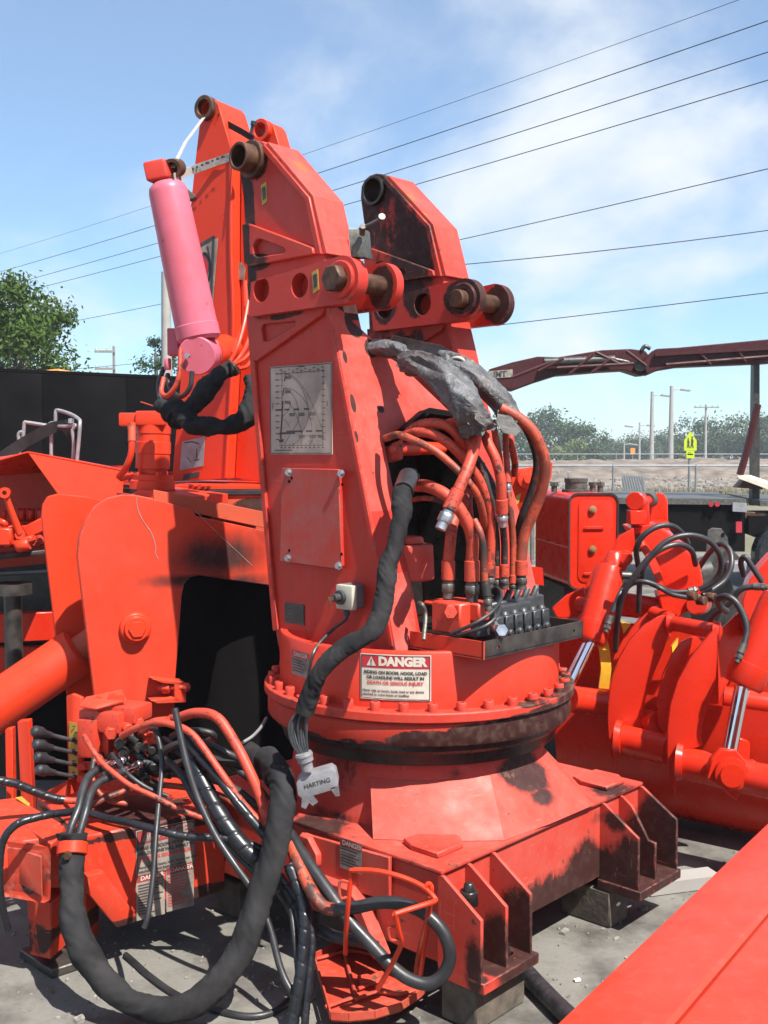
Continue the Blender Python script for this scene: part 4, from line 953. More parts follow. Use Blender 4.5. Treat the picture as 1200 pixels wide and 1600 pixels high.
obj('motor_hose', tube([X(206, 668, 4.55), X(206, 690, 4.53), X(204, 712, 4.53), X(196, 732, 4.55), X(186, 745, 4.62)], .014, 12), 'red_bright', rear)
obj('motor_hose', tube([X(190, 748, 4.7), X(205, 743, 4.62), X(218, 744, 4.6)], .013, 12), 'red_bright', rear)
obj('hose_nut', join(hexhead(X(206, 660, 4.55), -ez, .02, .03), cyl(X(206, 665, 4.55), X(206, 690, 4.53), .017, n=12)), 'red_soot', rear)
obj('thin_wire', tube([X(220, 628, 4.8), X(238, 634, 4.75), X(250, 640, 4.7), X(254, 645, 4.66), X(250, 655, 4.62)], .003, 6), 'hose_red', rear)
# faded pink cylinder leaning on the column
pc0, pc1 = X(313, 540, 4.80), X(259, 282, 4.80)
pd = (pc1 - pc0).normalized(); L_ = (pc1 - pc0).length
obj('pink_cylinder', turned(pc0, pd, [(.085, .02), (.097, .035), (.097, L_ * .12), (.094, L_*.125), (.089, L_ * .6), (.0845, L_ * .93), (.08, L_ * .96), (.06, L_ * .985)], 44), 'pink_cylinder', rear)
eb = V((.25, -.95, 0)).normalized()
obj('cylinder_foot', join(cyl(X(307, 556, 4.72) , X(327, 552, 5.02), .083, n=36)), 'pink_cylinder', rear, bevel=.004)
obj('foot_pin', join(cyl(X(352, 546, 5.05), X(327, 552, 4.9), .070, n=28), cyl(X(362, 545, 5.12), X(350, 547, 5.04), .058, n=28)), 'red_bright', rear, bevel=.003)
fc = X(294, 556, 4.71)
obj('grease_nipple', hexhead(fc, V((-.2, -1, 0)), .012, .016), 'zinc', rear)
ce = X(255, 270, 4.80)
obj('rod_eye', join(obox(X(254, 270, 4.8), pd.cross(V((0, 1, 0))), V((.35, .93, 0)), pd, .098, .12, .085), cyl(X(256, 285, 4.8), X(260, 300, 4.8), .055, n=20)), 'red_link', rear, bevel=.012, seg=3)
obj('eye_bush', pipe_ring(X(268, 263, 4.76), X(277, 262, 4.86), .040, .026), 'rusty_pin', rear)
# pipes and fittings beside the cylinder foot
obj('cylinder_valve', join(obox(X(272, 535, 4.85), V((1, .1, 0)), V((0, 1, 0)), ez, .05, .06, .12), cyl(X(262, 560, 4.82), X(262, 578, 4.82), .016, n=12)), 'pink_cylinder', rear, bevel=.004)
for pts, mt in (([(282, 545, 4.72), (281, 575, 4.70), (276, 600, 4.70), (262, 618, 4.72), (252, 612, 4.76), (256, 590, 4.8)], 'hose_red'), ([(300, 580, 4.72), (297, 605, 4.72), (282, 620, 4.74), (266, 606, 4.8), (262, 585, 4.85)], 'rubber'), ([(256, 575, 4.95), (248, 600, 4.9), (252, 625, 4.85), (275, 640, 4.8)], 'rubber')):
    obj('hydraulic_hose', tube([X(*p) for p in pts], .011, 10), mt, rear)
for pts in ([(388, 470, 4.6), (382, 505, 4.55), (372, 540, 4.5), (360, 565, 4.48)], [(392, 520, 4.6), (385, 540, 4.55), (376, 556, 4.5), (366, 568, 4.48)], [(396, 545, 4.5), (380, 562, 4.47), (366, 570, 4.46)], [(398, 555, 4.5), (386, 572, 4.47), (374, 576, 4.46)], [(383, 440, 4.7), (384, 490, 4.6), (374, 525, 4.55), (364, 552, 4.5)]):
    obj('rigid_pipe', tube([X(*p) for p in pts], .0085, 8), 'red_bright', rear)
def wr(amp, f1_, f2_, sq=0.0): return wrinkle(amp, f1_, f2_)
obj('cloth_sleeve', tube([X(362, 572, 4.42), X(340, 590, 4.38), X(322, 608, 4.36), X(308, 630, 4.36), X(288, 648, 4.36), X(272, 656, 4.38)], .036, 30, 22, wrinkle(.42, 22, 11)), 'sleeve_cloth', rear, angle=80)
obj('cloth_sleeve', tube([X(394, 590, 4.40), X(395, 618, 4.36), X(386, 648, 4.33), X(360, 664, 4.31), (X(330, 668, 4.31)), X(302, 662, 4.32), X(284, 648, 4.34), X(274, 638, 4.36)], .036, 30, 22, wrinkle(.40, 22, 10)), 'sleeve_cloth', rear, angle=80)
obj('tie_wrap', tube([X(358, 562, 4.38), X(366, 572, 4.35), X(372, 584, 4.38)], .006, 8), 'rusty_pin', rear)
obj('sleeve_end', tube([X(278, 650, 4.36), X(262, 640, 4.40), X(248, 632, 4.46)], [.045, .022], 16, 8, wrinkle(.4, 40, 30)), 'sleeve_cloth', rear, angle=80)
# oily flake on the column
obj('paint_flake', prism([PB(366, 412, .055), PB(378, 410, .055), PB(384, 420, .055), PB(382, 438, .055), PB(367, 436, .055)], -e2 * .002), 'decal_dirty', rear)

# webbing strap tying the cylinder to the column: it lies on both
def strap(pts, w, th=.003, up=ez):
    P = [V(p) for p in pts]; v, f = [], []
    for k, p in enumerate(P):
        d = (P[min(k + 1, len(P) - 1)] - P[max(k - 1, 0)]).normalized()
        wv = (up - d * up.dot(d)).normalized() * w / 2
        nn = d.cross(wv).normalized() * th / 2
        v += [p + wv + nn, p - wv + nn, p - wv - nn, p + wv - nn]
    for k in range(len(P) - 1):
        for i in range(4):
            j = (i + 1) % 4; f.append((4 * k + i, 4 * k + j, 4 * k + 4 + j, 4 * k + 4 + i))
    f += [(0, 1, 2, 3), tuple(range(4 * len(P) - 1, 4 * len(P) - 5, -1))]
    return v, f
stp = thing('webbing_strap', 'grey and white tie-down strap wrapped round the top of the pink cylinder and red column', 'strap', tuple(PB(361, 245, -.01)))
plain('strap_white', (0.34, 0.325, 0.30), 0.7, var=0.2, scale=60)
obj('band', strap([X(272, 278, 4.74), PB(300, 266, -.05), PB(340, 252, -.012), PB(361, 245, -.010), PB(366, 243, .05), PB(380, 247, .16)], .038), 'strap_white', stp)
mk = []
for k in range(9):
    a_ = PB(285 + k * 8, 272.4 - k * 3.2, -.0445 + .004 * k)
    mk.append(obox(a_ + V((0, -.02, 0)), e1, ez, e2, .010 + .006 * (k % 3), .010, .002))
obj('strap_print', join(*mk), 'decal_ink', stp)
obj('riser', strap([X(270, 262, 4.78), X(290, 222, 4.9), PB(318, 184, -.035)], .018, .003, V((1, .3, .6))), 'strap_white', stp)
obj('tail', strap([PB(342, 176, .0), PB(352, 192, .05), X(378, 206, 5.0), X(396, 217, 4.9)], .028, .004), 'sleeve_cloth', stp)
obj('hook_end', join(tube([X(390, 217, 4.95), X(394, 200, 4.95), X(396, 192, 4.95)], .007, 8), cyl(X(396, 196, 4.95), X(397, 190, 4.95), .014, n=12)), 'rubber', stp)
obj('ratchet', join(obox(X(293, 300, 4.84), V((1, 0, -.9)), V((0, 1, 0)), V((.9, 0, 1)), .09, .05, .02), obox(X(292, 310, 4.84), V((1, 0, -.2)), V((0, 1, 0)), V((.2, 0, 1)), .05, .05, .012)), 'dirty_steel', stp, bevel=.002)

# ================================================================ CONTROL STATION BEHIND THE OUTRIGGER
cst = thing('control_station', 'red sheet-metal control hood with valve levers inside, at the left edge', 'controls', (-1.55, 4.95, 0))
hn = V((.30, -.95, .12)).normalized(); HP = X(120, 750, 4.88)
def PH(px, py): return ON(px, py, HP, hn)
obj('hood_panel', prism([PH(44, 708), PH(194, 737), PH(190, 800), PH(110, 800)], -hn * .008), 'red_bright', cst, bevel=.002)
rl = [X(-120, 748, 4.55), PH(44, 708), PH(194, 737) + V((0, .0, 0)), X(200, 730, 5.6), X(-60, 716, 5.7)]
obj('hood_roof', prism([X(-120, 752, 4.6), PH(44, 707), PH(195, 736), X(190, 733, 5.7), X(-60, 723, 5.7)], ez * .006), 'red_bright', cst)
obj('hood_back', prism([X(-150, 720, 5.5), X(200, 728, 5.5), X(200, 870, 5.5), X(-150, 900, 5.5)], V((0, .01, 0))), 'red_gloss', cst)  # darker red stands for the shade inside the hood
obj('shelf', prism([X(-100, 878, 4.72), X(70, 859, 4.85), X(130, 856, 5.45), X(-100, 866, 5.45)], -ez * .022), 'black_steel', cst, bevel=.002)
for k in range(7):
    x_ = -22 + k * 14
    obj('valve_section', join(obox(X(x_, 838 - k * .5, 5.05), V((1, 0, 0)), V((0, 1, 0)), ez, .036, .16, .10), cyl(X(x_, 812, 5.05), X(x_ + 1, 797, 5.05), .014, n=10), cyl(X(x_, 840, 4.96), X(x_ + 2, 846, 4.90), .016, n=10)), 'red_gloss' if k % 3 else 'valve_red', cst, bevel=.006)
for k in range(6):
    x_ = 30 + k * 7
    obj('spool_housing', join(cyl(X(x_, 815, 5.3), X(x_, 794, 5.3), .011, n=10), obox(X(x_, 825, 5.3), V((1, 0, 0)), V((0, 1, 0)), ez, .018, .05, .05)), 'red_gloss', cst, bevel=.002)
obj('control_lever', join(tube([X(9, 773, 4.74), X(20, 805, 4.76), X(31, 834, 4.78)], [.012, .018], 10), pipe_ring(X(7, 770, 4.72), X(9, 770, 4.78), .024, .010), cyl(X(31, 835, 4.77), X(32, 835, 4.80), .022, n=14)), 'red_bright', cst)
obj('lever_pivot', join(obox(X(38, 845, 4.80), V((1, 0, .3)), V((0, 1, 0)), V((-.3, 0, 1)), .09, .06, .03), cyl(X(26, 854, 4.78), X(46, 850, 4.78), .03, n=12), obox(X(56, 825, 4.85), V((1, 0, .5)), V((0, 1, 0)), V((-.5, 0, 1)), .10, .03, .06)), 'red_bright', cst, bevel=.006)
obj('lever_pivot', join(obox(X(6, 838, 4.78), V((1, 0, 0)), V((0, 1, 0)), ez, .09, .08, .08), cyl(X(4, 820, 4.78), X(8, 812, 4.78), .03, n=12)), 'red_bright', cst, bevel=.01)
obj('support_post', turned(G(20, 1030, 0) * 0 + V((X(20, 930, 4.9).x, 4.9, 0)), ez, [(.04, 0), (.04, 1.0), (.085, 1.0), (.085, 1.05)], 20), 'black_steel', cst)
obj('frame_rail', prism([X(-80, 962, 5.1), X(90, 956, 5.1), X(90, 1000, 5.1), X(-80, 1008, 5.1)], V((0, .08, 0))), 'red_gloss', cst, bevel=.003)
obj('frame_rail', prism([X(-80, 1012, 5.2), X(98, 1010, 5.2), X(98, 1060, 5.2), X(-80, 1070, 5.2)], V((0, .05, 0))), 'red_gloss', cst, bevel=.003)
obj('shade_mass', prism([X(-140, 1010, 5.35), X(125, 1005, 5.35), V((X(125, 1005, 5.35).x, 5.35, 0)), V((X(-140, 1005, 5.35).x, 5.35, 0))], V((0, .3, 0))), 'black_interior', cst)  # black mass added to give the shadowed look below the station
obj('shade_backing', prism([X(-100, 905, 5.4), X(95, 895, 5.4), X(95, 955, 5.4), X(-100, 960, 5.4)], V((0, .2, 0))), 'black_steel', cst)  # dark block added behind the rails to suggest shade
for k, (xa, xb, sh) in enumerate(((36, 62, 0), (78, 124, 1))):
    pts = [(80, 718, 5.25), (80, 680, 5.25), (78, 676, 5.25), (78, 662, 5.25), (86, 660, 5.25), (87, 645, 5.25), (90, 641, 5.25), (110, 647, 5.2), (123, 655, 5.1), (125, 662, 5.05), (123, 690, 5.05), (120, 722, 5.05)] if sh else [(30, 724, 5.3), (30, 692, 5.3), (29, 678, 5.3), (36, 675, 5.3), (36, 686, 5.3), (38, 662, 5.3), (41, 660, 5.3), (68, 664, 5.3), (90, 668, 5.3)]
    obj('lever_guard', tube([X(*p) for p in pts], .009, 8, 3), 'alu_casting', cst)
obj('lever_guard', tube([X(*p) for p in [(114, 722, 5.1), (115, 690, 5.1), (113, 672, 5.1), (120, 664, 5.1), (105, 666, 5.15), (92, 666, 5.2)]], .008, 8, 3), 'alu_casting', cst)
obj('guard_clip', turned(X(111, 658, 5.12), ez, [(.0, -.014), (.014, -.01), (.014, .01), (.0, .014)], 12), 'zinc', cst)
obj('black_webbing', join(strap([X(-20, 730, 5.2), X(40, 690, 5.25), X(82, 668, 5.22), X(100, 664, 5.2), X(112, 684, 5.15), X(122, 690, 5.1)], .055)), 'sleeve_cloth', cst)

# ================================================================ LEFT OUTRIGGER BASE WITH VALVE BLOCK
e3 = V((.467, .32, 0)).normalized(); n3 = V((e3.y, -e3.x, 0))
P3 = G(172, 1444, .14)
def PO(px, py, off=0.0): return ON(px, py, P3 + n3 * off, n3)
paint('red_outrigger', base=(0.66, 0.034, 0.018), fade=(0.62, 0.10, 0.06), fade_amt=0.6, rough=0.45, chips=0.6, dust=0.35, wear=.7, grime=[(PO(200, 1440), (.4, .4, .04), .9), (PO(320, 1400), (.2, .2, .05), .9), (G(250, 1270, .42), (.55, .4, .03), 1.0), (G(100, 1290, .42), (.2, .2, .03), .7), (X(55, 1460, 3.35), (.1, .1, .08), .7), (X(45, 1370, 3.25), (.05, .05, .07), .75)])  # deck-top patch carries dirt plus painted shade of hoses and valve block
out = thing('outrigger_base', 'low red outrigger base with stacked danger decals and a valve block on top', 'outrigger', (-.8, 3.6, 0))
fp = [(128, 1306), (211, 1293), (303, 1272), (352, 1259), (352, 1391), (307, 1406), (215, 1437), (185, 1440), (172, 1432), (132, 1388)]
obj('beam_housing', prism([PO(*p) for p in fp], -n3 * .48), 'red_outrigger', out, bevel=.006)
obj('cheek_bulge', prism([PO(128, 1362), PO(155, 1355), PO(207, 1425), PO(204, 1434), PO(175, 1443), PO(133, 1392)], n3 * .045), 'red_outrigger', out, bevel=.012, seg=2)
# inner beam and its end plate on the left
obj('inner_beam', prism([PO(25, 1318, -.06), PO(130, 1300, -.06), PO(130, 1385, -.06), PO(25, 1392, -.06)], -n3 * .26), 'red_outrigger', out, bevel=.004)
ec = X(48, 1365, 3.22)
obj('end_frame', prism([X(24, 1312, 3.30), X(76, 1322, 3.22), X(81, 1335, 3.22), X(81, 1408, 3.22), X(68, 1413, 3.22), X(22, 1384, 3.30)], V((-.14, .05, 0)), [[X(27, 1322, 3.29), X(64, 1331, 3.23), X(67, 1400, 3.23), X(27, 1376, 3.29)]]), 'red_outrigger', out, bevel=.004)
obj('end_plate', prism([X(22, 1325, 3.27), X(64, 1339, 3.21), X(66, 1401, 3.21), X(22, 1376, 3.27)], V((0, .012, 0))), 'red_worn', out, bevel=.002)
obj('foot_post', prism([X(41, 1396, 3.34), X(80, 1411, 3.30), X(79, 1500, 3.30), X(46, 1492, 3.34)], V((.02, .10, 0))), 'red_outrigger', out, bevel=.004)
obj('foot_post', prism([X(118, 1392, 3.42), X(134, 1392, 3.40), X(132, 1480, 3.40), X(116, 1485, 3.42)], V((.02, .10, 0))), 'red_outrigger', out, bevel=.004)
fpc = [G(30, 1483, .03), G(80, 1516, .03), G(160, 1490, .03), G(110, 1455, .03)]
obj('foot_plate', prism(fpc, -ez * .03), 'black_steel', out, bevel=.004)
# cross members running off to the left
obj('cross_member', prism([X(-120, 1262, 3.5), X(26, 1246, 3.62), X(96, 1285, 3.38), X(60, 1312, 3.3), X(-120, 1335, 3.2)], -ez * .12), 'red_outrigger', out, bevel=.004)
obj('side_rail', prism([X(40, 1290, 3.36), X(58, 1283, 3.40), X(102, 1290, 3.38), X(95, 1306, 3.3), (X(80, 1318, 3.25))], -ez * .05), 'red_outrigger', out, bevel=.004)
obj('yellow_tape', prism([X(24, 1248, 3.595), X(34, 1246, 3.60), X(47, 1258, 3.54), X(44, 1261, 3.53)], ez * .004), 'decal_yellow', out)
for pts in ([(27, 1128, 3.9), (45, 1126, 3.88), (54, 1228, 3.88), (36, 1228, 3.9)], [(8, 1140, 4.1), (19, 1138, 4.1), (19, 1196, 4.1), (8, 1198, 4.1)]):
    q_ = [X(*p) for p in pts]
    obj('upright', prism([q_[0], q_[1], V((q_[2].x, q_[2].y, 0)), V((q_[3].x, q_[3].y, 0))], V((.0, .04, 0))), 'red_bright', out, bevel=.002)
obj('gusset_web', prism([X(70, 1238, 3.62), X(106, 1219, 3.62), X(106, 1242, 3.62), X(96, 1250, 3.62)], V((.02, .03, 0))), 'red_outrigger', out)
# decals: one large, two small
pO = lambda px, py: (lambda off: plane_fn(PO(px, py), e3, ez, n3, off))
sg = danger_sign(out, pO(259, 1325), .205, .155, mats=('decal_dirty', 'decal_dirty_red', 'decal_ink', 'decal_redtext'))
for x_, y_ in ((235, 1398), (281, 1385)):
    pf = pO(x_, y_)
    s = obj('warning_decal', rect(-.049, -.075, .049, .075, pf(.002)), 'decal_dirty', out)
    obj('red_header', rect(-.047, .050, .047, .073, pf(.0028)), 'decal_dirty_red', s)
    f3 = pf(.0036)
    obj('heading', text_geo('DANGER', .020, lambda x, y: f3(x + .006, y + .0615), .0004), 'decal_white', s)
    obj('wording', join(*[rect(-.043, .038 - k * .0095, random.uniform(.0, .043), .0415 - k * .0095, f3) for k in range(11)]), 'decal_ink' if x_ < 250 else 'decal_redtext', s)
# valve block
bq = X(178, 1140, 3.62)
obj('control_plate', prism([X(103, 1088, 3.70), X(112, 1084, 3.70), X(126, 1090, 3.68), X(126, 1236, 3.66), X(107, 1236, 3.70)], V((.01, .012, 0))), 'red_bright', out, bevel=.002)
yl = obj('yellow_scale', prism([X(108, 1127, 3.692), X(122, 1131, 3.675), X(122, 1216, 3.672), X(109, 1216, 3.692)], V((0, -.002, 0))), 'decal_yellow', out)
obj('scale_marks', join(*[obox(X(115 + (k % 2) * 3, 1135 + k * 9, 3.675), V((1, 0, 0)), V((0, 1, 0)), ez, .010, .002, .004) for k in range(9)]), 'decal_ink', yl)
xa, ya = V((.93, -.36, 0)).normalized(), V((.36, .93, 0)).normalized()
tl_ = V((0, 0, 1))
obj('valve_body', join(obox(X(170, 1122, 3.62), xa, ya, tl_, .16, .12, .07), obox(X(205, 1112, 3.62), xa, ya, tl_, .10, .11, .055), obox(X(145, 1150, 3.60), xa, ya, tl_, .07, .08, .13)), 'valve_red', out, bevel=.010, seg=2)
obj('valve_body', join(obox(X(168, 1165, 3.62), xa, ya, tl_, .05, .06, .14), obox(X(215, 1180, 3.66), xa, ya, tl_, .06, .06, .20), obox(X(190, 1220, 3.68), xa, ya, tl_, .24, .10, .05)), 'valve_red', out, bevel=.008, seg=2)
obj('mount_angle', join(prism([X(124, 1106, 3.56), X(134, 1092, 3.60), X(190, 1080, 3.64), X(198, 1096, 3.60), X(150, 1110, 3.54)], ez * .008), prism([X(134, 1094, 3.62), X(190, 1082, 3.66), X(192, 1096, 3.66), X(140, 1108, 3.62)], V((0, .008, 0)))), 'red_beam', out, bevel=.002)
for x_, y_ in ((156, 1094), (177, 1090), (189, 1092)):
    obj('angle_bolt', hexhead(X(x_, y_, 3.615), V((0, -1, .2)), .016, .022), 'red_bright', out)
random.seed(11)
ports = [(168, 1135, 'valve_red', .026), (187, 1128, 'valve_red', .022), (214, 1128, 'valve_red', .024), (186, 1150, 'hose_dark', .022), (208, 1160, 'hose_dark', .024), (228, 1152, 'hose_dark', .02), (195, 1170, 'hose_dark', .024), (218, 1200, 'lever_grey', .02), (234, 1196, 'lever_grey', .018), (222, 1150, 'valve_red', .02), (240, 1178, 'lever_grey', .02), (204, 1212, 'lever_grey', .018), (184, 1176, 'valve_red', .022), (240, 1158, 'hose_dark', .018), (175, 1180, 'hose_dark', .02), (216, 1215, 'hose_dark', .018), (150, 1178, 'valve_red', .018), (236, 1140, 'valve_red', .02)]
for x_, y_, mt, r_ in ports:
    d_ = V((random.uniform(.1, .9), -1, random.uniform(-.5, .1))).normalized(); p = X(x_, y_, 3.60)
    obj('port_fitting', join(hexhead(p, d_, r_, .03), cyl(p + d_ * .028, p + d_ * .05, r_ * .72, n=12), hexhead(p + d_ * .048, d_, r_ * .85, .022)), mt, out, bevel=.0015)
for k in range(4):
    a_, b_ = X(124, 1159 + k * 18.7, 3.64), X(52 + k * 2.2, 1142 + k * 20, 3.52)
    lv = obj('control_lever', cyl(a_, b_ + (a_ - b_) * .25, .0065, .0075, 10), 'lever_grey', out)
    obj('lever_knob', turned(b_, a_ - b_, [(.012, -.004), (.019, .004), (.020, .03), (.012, .045), (.010, .07)], 14), 'rubber', lv)
    obj('lever_clevis', join(obox(a_ + V((.02, 0, .0)), V((1, 0, 0)), V((0, 1, 0)), ez, .05, .03, .022), cyl(a_ + V((.02, -.025, .0)), a_ + V((.02, .025, .0)), .01, n=10)), 'valve_red', lv, bevel=.002)

# ---- hoses about the valve block
def spiral(pitch, depth_=.10):
    return lambda s, a_, p: 1 - depth_ * (1 if ((s / pitch + a_ / (2 * math.pi)) % 1.0) < .14 else 0)
def ohose(pts, r, mt, wrap=None, n=14, sub=10, nm='hydraulic_hose', par=None):
    return obj(nm, tube([X(*p) for p in pts], r, n if not wrap else 24, sub if not wrap else 26, spiral(wrap) if wrap else None), mt, par or out, angle=60 if not wrap else 35)
ohose([(268, 1124, 3.56), (278, 1122, 3.52), (307, 1114, 3.46), (340, 1122, 3.40), (369, 1164, 3.36), (392, 1210, 3.32), (408, 1249, 3.30), (421, 1294, 3.28), (424, 1320, 3.30)], .0165, 'hose_red')
ohose([(190, 1150, 3.52), (212, 1138, 3.48), (240, 1129, 3.45), (268, 1132, 3.42), (301, 1148, 3.38), (340, 1200, 3.33), (379, 1255, 3.30), (414, 1294, 3.28), (430, 1320, 3.28)], .0115, 'hose_red')
ohose([(262, 1127, 3.50), (240, 1130, 3.52), (222, 1140, 3.54)], .0165, 'hose_red')
ohose([(273, 1107, 3.34), (277, 1125, 3.33), (283, 1155, 3.31), (294, 1200, 3.28), (310, 1249, 3.25), (336, 1304, 3.21), (366, 1350, 3.17), (395, 1392, 3.14), (420, 1445, 3.10), (438, 1512, 3.05), (455, 1548, 3.02), (472, 1566, 3.01)], .0105, 'rubber')
ohose([(236, 1138, 3.50), (245, 1146, 3.46), (253, 1187, 3.42), (250, 1236, 3.36), (244, 1301, 3.27), (239, 1372, 3.20), (231, 1431, 3.15), (225, 1450, 3.14)], .0085, 'rubber')
ohose([(296, 1160, 3.45), (304, 1194, 3.40), (320, 1229, 3.36), (343, 1272, 3.31), (375, 1317, 3.27), (408, 1350, 3.25), (440, 1385, 3.24), (462, 1420, 3.22), (470, 1450, 3.2)], .0270, 'plastic_wrap', .055)
ohose([(278, 1140, 3.44), (288, 1151, 3.42), (307, 1177, 3.38), (336, 1210, 3.34), (375, 1259, 3.29), (421, 1314, 3.26), (440, 1340, 3.26)], .0145, 'plastic_wrap', .06)
ohose([(268, 1152, 3.55), (285, 1144, 3.52), (310, 1142, 3.50), (330, 1146, 3.50), (334, 1153, 3.52), (326, 1158, 3.56)], .0115, 'rubber')
ohose([(250, 1175, 3.55), (285, 1160, 3.50), (320, 1161, 3.46), (349, 1174, 3.43), (375, 1186, 3.44), (400, 1200, 3.46)], .0115, 'rubber')
ohose([(255, 1200, 3.55), (290, 1190, 3.50), (330, 1190, 3.48), (370, 1195, 3.46), (405, 1205, 3.46)], .0125, 'hose_dark')
ohose([(380, 1160, 3.55), (395, 1150, 3.6), (408, 1136, 3.66), (416, 1122, 3.72)], .0055, 'alu_casting')
ohose([(132, 1150, 3.52), (140, 1164, 3.46), (156, 1188, 3.42), (178, 1208, 3.38), (205, 1228, 3.35), (240, 1244, 3.33), (281, 1265, 3.33), (317, 1278, 3.34), (340, 1284, 3.36)], .0085, 'hose_red')
ohose([(136, 1262, 3.42), (142, 1270, 3.40), (165, 1278, 3.36), (200, 1285, 3.32), (249, 1298, 3.28), (291, 1307, 3.27), (333, 1309, 3.27), (375, 1314, 3.27), (415, 1330, 3.27)], .0125, 'plastic_wrap', .035)
ohose([(12, 1452, 3.2), (4, 1420, 3.17), (-1, 1380, 3.15), (1, 1330, 3.15), (10, 1304, 3.15), (28, 1287, 3.16), (50, 1279, 3.18), (82, 1272, 3.22), (112, 1268, 3.28), (130, 1260, 3.34)], .0120, 'plastic_wrap', .035)
ohose([(-20, 1222, 3.35), (0, 1220, 3.36), (25, 1225, 3.38), (50, 1235, 3.40), (82, 1247, 3.42), (100, 1250, 3.43)], .0140, 'plastic_wrap', .045)
ohose([(85, 1248, 3.425), (100, 1250, 3.43), (118, 1251, 3.45), (135, 1246, 3.50), (150, 1240, 3.55)], .0105, 'hose_red')
ohose([(130, 1265, 3.42), (150, 1255, 3.42), (172, 1244, 3.44), (205, 1232, 3.48), (230, 1222, 3.54)], .0095, 'hose_mixed')
for pts, fa, fb in (([(168, 1197, 3.47), (150, 1204, 3.42), (137, 1216, 3.38), (129, 1236, 3.33), (123, 1262, 3.28), (112, 1290, 3.24), (106, 1312, 3.22)], (204, 1183, 3.54), (168, 1197, 3.47)),
                    ([(195, 1206, 3.46), (172, 1214, 3.41), (153, 1224, 3.37), (141, 1242, 3.32), (134, 1268, 3.27), (127, 1292, 3.24), (121, 1312, 3.22)], (228, 1189, 3.53), (195, 1206, 3.46))):
    ohose(pts, .0130, 'rubber')
    p0_, p1_ = X(*fb), X(*fa)
    obj('crimped_ferrule', turned(p0_, p1_ - p0_, [(.0135, -.01), (.0165, -.008), (.0165, .045), (.013, .05), (.015, .055), (.015, .066), (.012, .07), (.012, .08)], 18), 'chrome', out)
for pts, r_, mt in (([(238, 1165, 3.6), (270, 1170, 3.56), (310, 1178, 3.52), (350, 1192, 3.48), (392, 1218, 3.44), (418, 1250, 3.40)], .0120, 'rubber'), ([(225, 1205, 3.6), (262, 1208, 3.56), (310, 1214, 3.52), (360, 1228, 3.46), (405, 1262, 3.40)], .0125, 'hose_dark'),
                    ([(212, 1222, 3.62), (250, 1226, 3.58), (300, 1232, 3.54), (350, 1246, 3.48), (400, 1285, 3.38)], .0105, 'hose_mixed'), ([(240, 1182, 3.56), (262, 1190, 3.5), (284, 1212, 3.44), (305, 1250, 3.38), (340, 1300, 3.32), (380, 1345, 3.28), (430, 1390, 3.24)], .0115, 'rubber'),
                    ([(175, 1178, 3.52), (188, 1196, 3.47), (205, 1214, 3.44), (232, 1232, 3.43), (262, 1244, 3.44)], .0075, 'rubber'), ([(150, 1175, 3.55), (144, 1205, 3.5), (150, 1232, 3.48), (170, 1250, 3.47), (200, 1256, 3.48)], .009, 'hose_mixed'),
                    ([(255, 1155, 3.6), (282, 1176, 3.54), (300, 1205, 3.5), (322, 1240, 3.46), (350, 1275, 3.42)], .0135, 'rubber')):
    ohose(pts, r_, mt)
for x_, y_, dx, dz in ((232, 1170, 1, -.1), (240, 1205, 1, -.05), (226, 1222, 1, -.1), (248, 1188, 1, -.3), (196, 1142, .7, -.4), (160, 1190, .4, -.8), (212, 1176, .8, -.5), (200, 1196, .7, -.2)):
    p = X(x_, y_, 3.58); d_ = V((dx, -.45, dz)).normalized()
    obj('hose_nut', join(hexhead(p, d_, .019, .03), cyl(p + d_ * .028, p + d_ * .07, .0155, n=14), hexhead(p - d_ * .03, d_, .016, .024)), random.choice(['lever_grey', 'dirty_steel', 'hose_dark', 'valve_red']), out, bevel=.0015)
# fat cloth sleeve looping to the ground
lp = [(113, 1305, 3.22), (111, 1340, 3.19), (112, 1390, 3.16), (117, 1440, 3.11), (135, 1495, 3.05), (172, 1543, 3.02), (215, 1571, 3.01), (262, 1577, 2.99), (310, 1562, 3.00), (350, 1527, 3.03), (378, 1480, 3.07), (398, 1430, 3.10), (415, 1375, 3.13), (430, 1320, 3.16), (441, 1270, 3.20), (443, 1232, 3.24), (433, 1205, 3.30), (415, 1185, 3.38)]
obj('cloth_sleeve', tube([X(*p) for p in lp], .0375, 36, 26, wrinkle(.24, 15, 5)), 'sleeve_cloth', out, angle=80)
cpp, cpd = X(113, 1326, 3.205), (X(111, 1345, 3.19) - X(113, 1318, 3.215)).normalized()
clp = obj('hose_clamp', turned(cpp, cpd, [(.0435, -.018), (.0455, -.016), (.0455, .016), (.0435, .018)], 28), 'red_bright', out)
obj('clamp_bolt', hexhead(cpp + V((.0, -.045, 0)), V((.1, -1, 0)), .012, .018), 'rusty_pin', clp)
obj('sleeve_collar', tube([X(113.5, 1302, 3.22), X(113, 1312, 3.215)], .047, 24, 3, wrinkle(.22, 60, 20), sm=False), 'sleeve_cloth', out, angle=80)
obj('cloth_sleeve', tube([X(436, 1212, 3.30), X(418, 1196, 3.40), X(400, 1190, 3.50), X(385, 1178, 3.6)], .042, 20, 10, wrinkle(.25, 25, 12)), 'sleeve_cloth', out, angle=80)
ohose([(452, 1350, 3.14), (462, 1376, 3.12), (474, 1410, 3.09), (476, 1450, 3.06), (473, 1500, 3.03), (466, 1550, 3.0), (458, 1595, 2.98), (452, 1640, 2.95)], .0185, 'plastic_wrap', .045)
ohose([(470, 1390, 3.10), (482, 1425, 3.08), (488, 1470, 3.05), (483, 1530, 3.01), (478, 1580, 2.98), (474, 1630, 2.95)], .0115, 'plastic_wrap', .03)
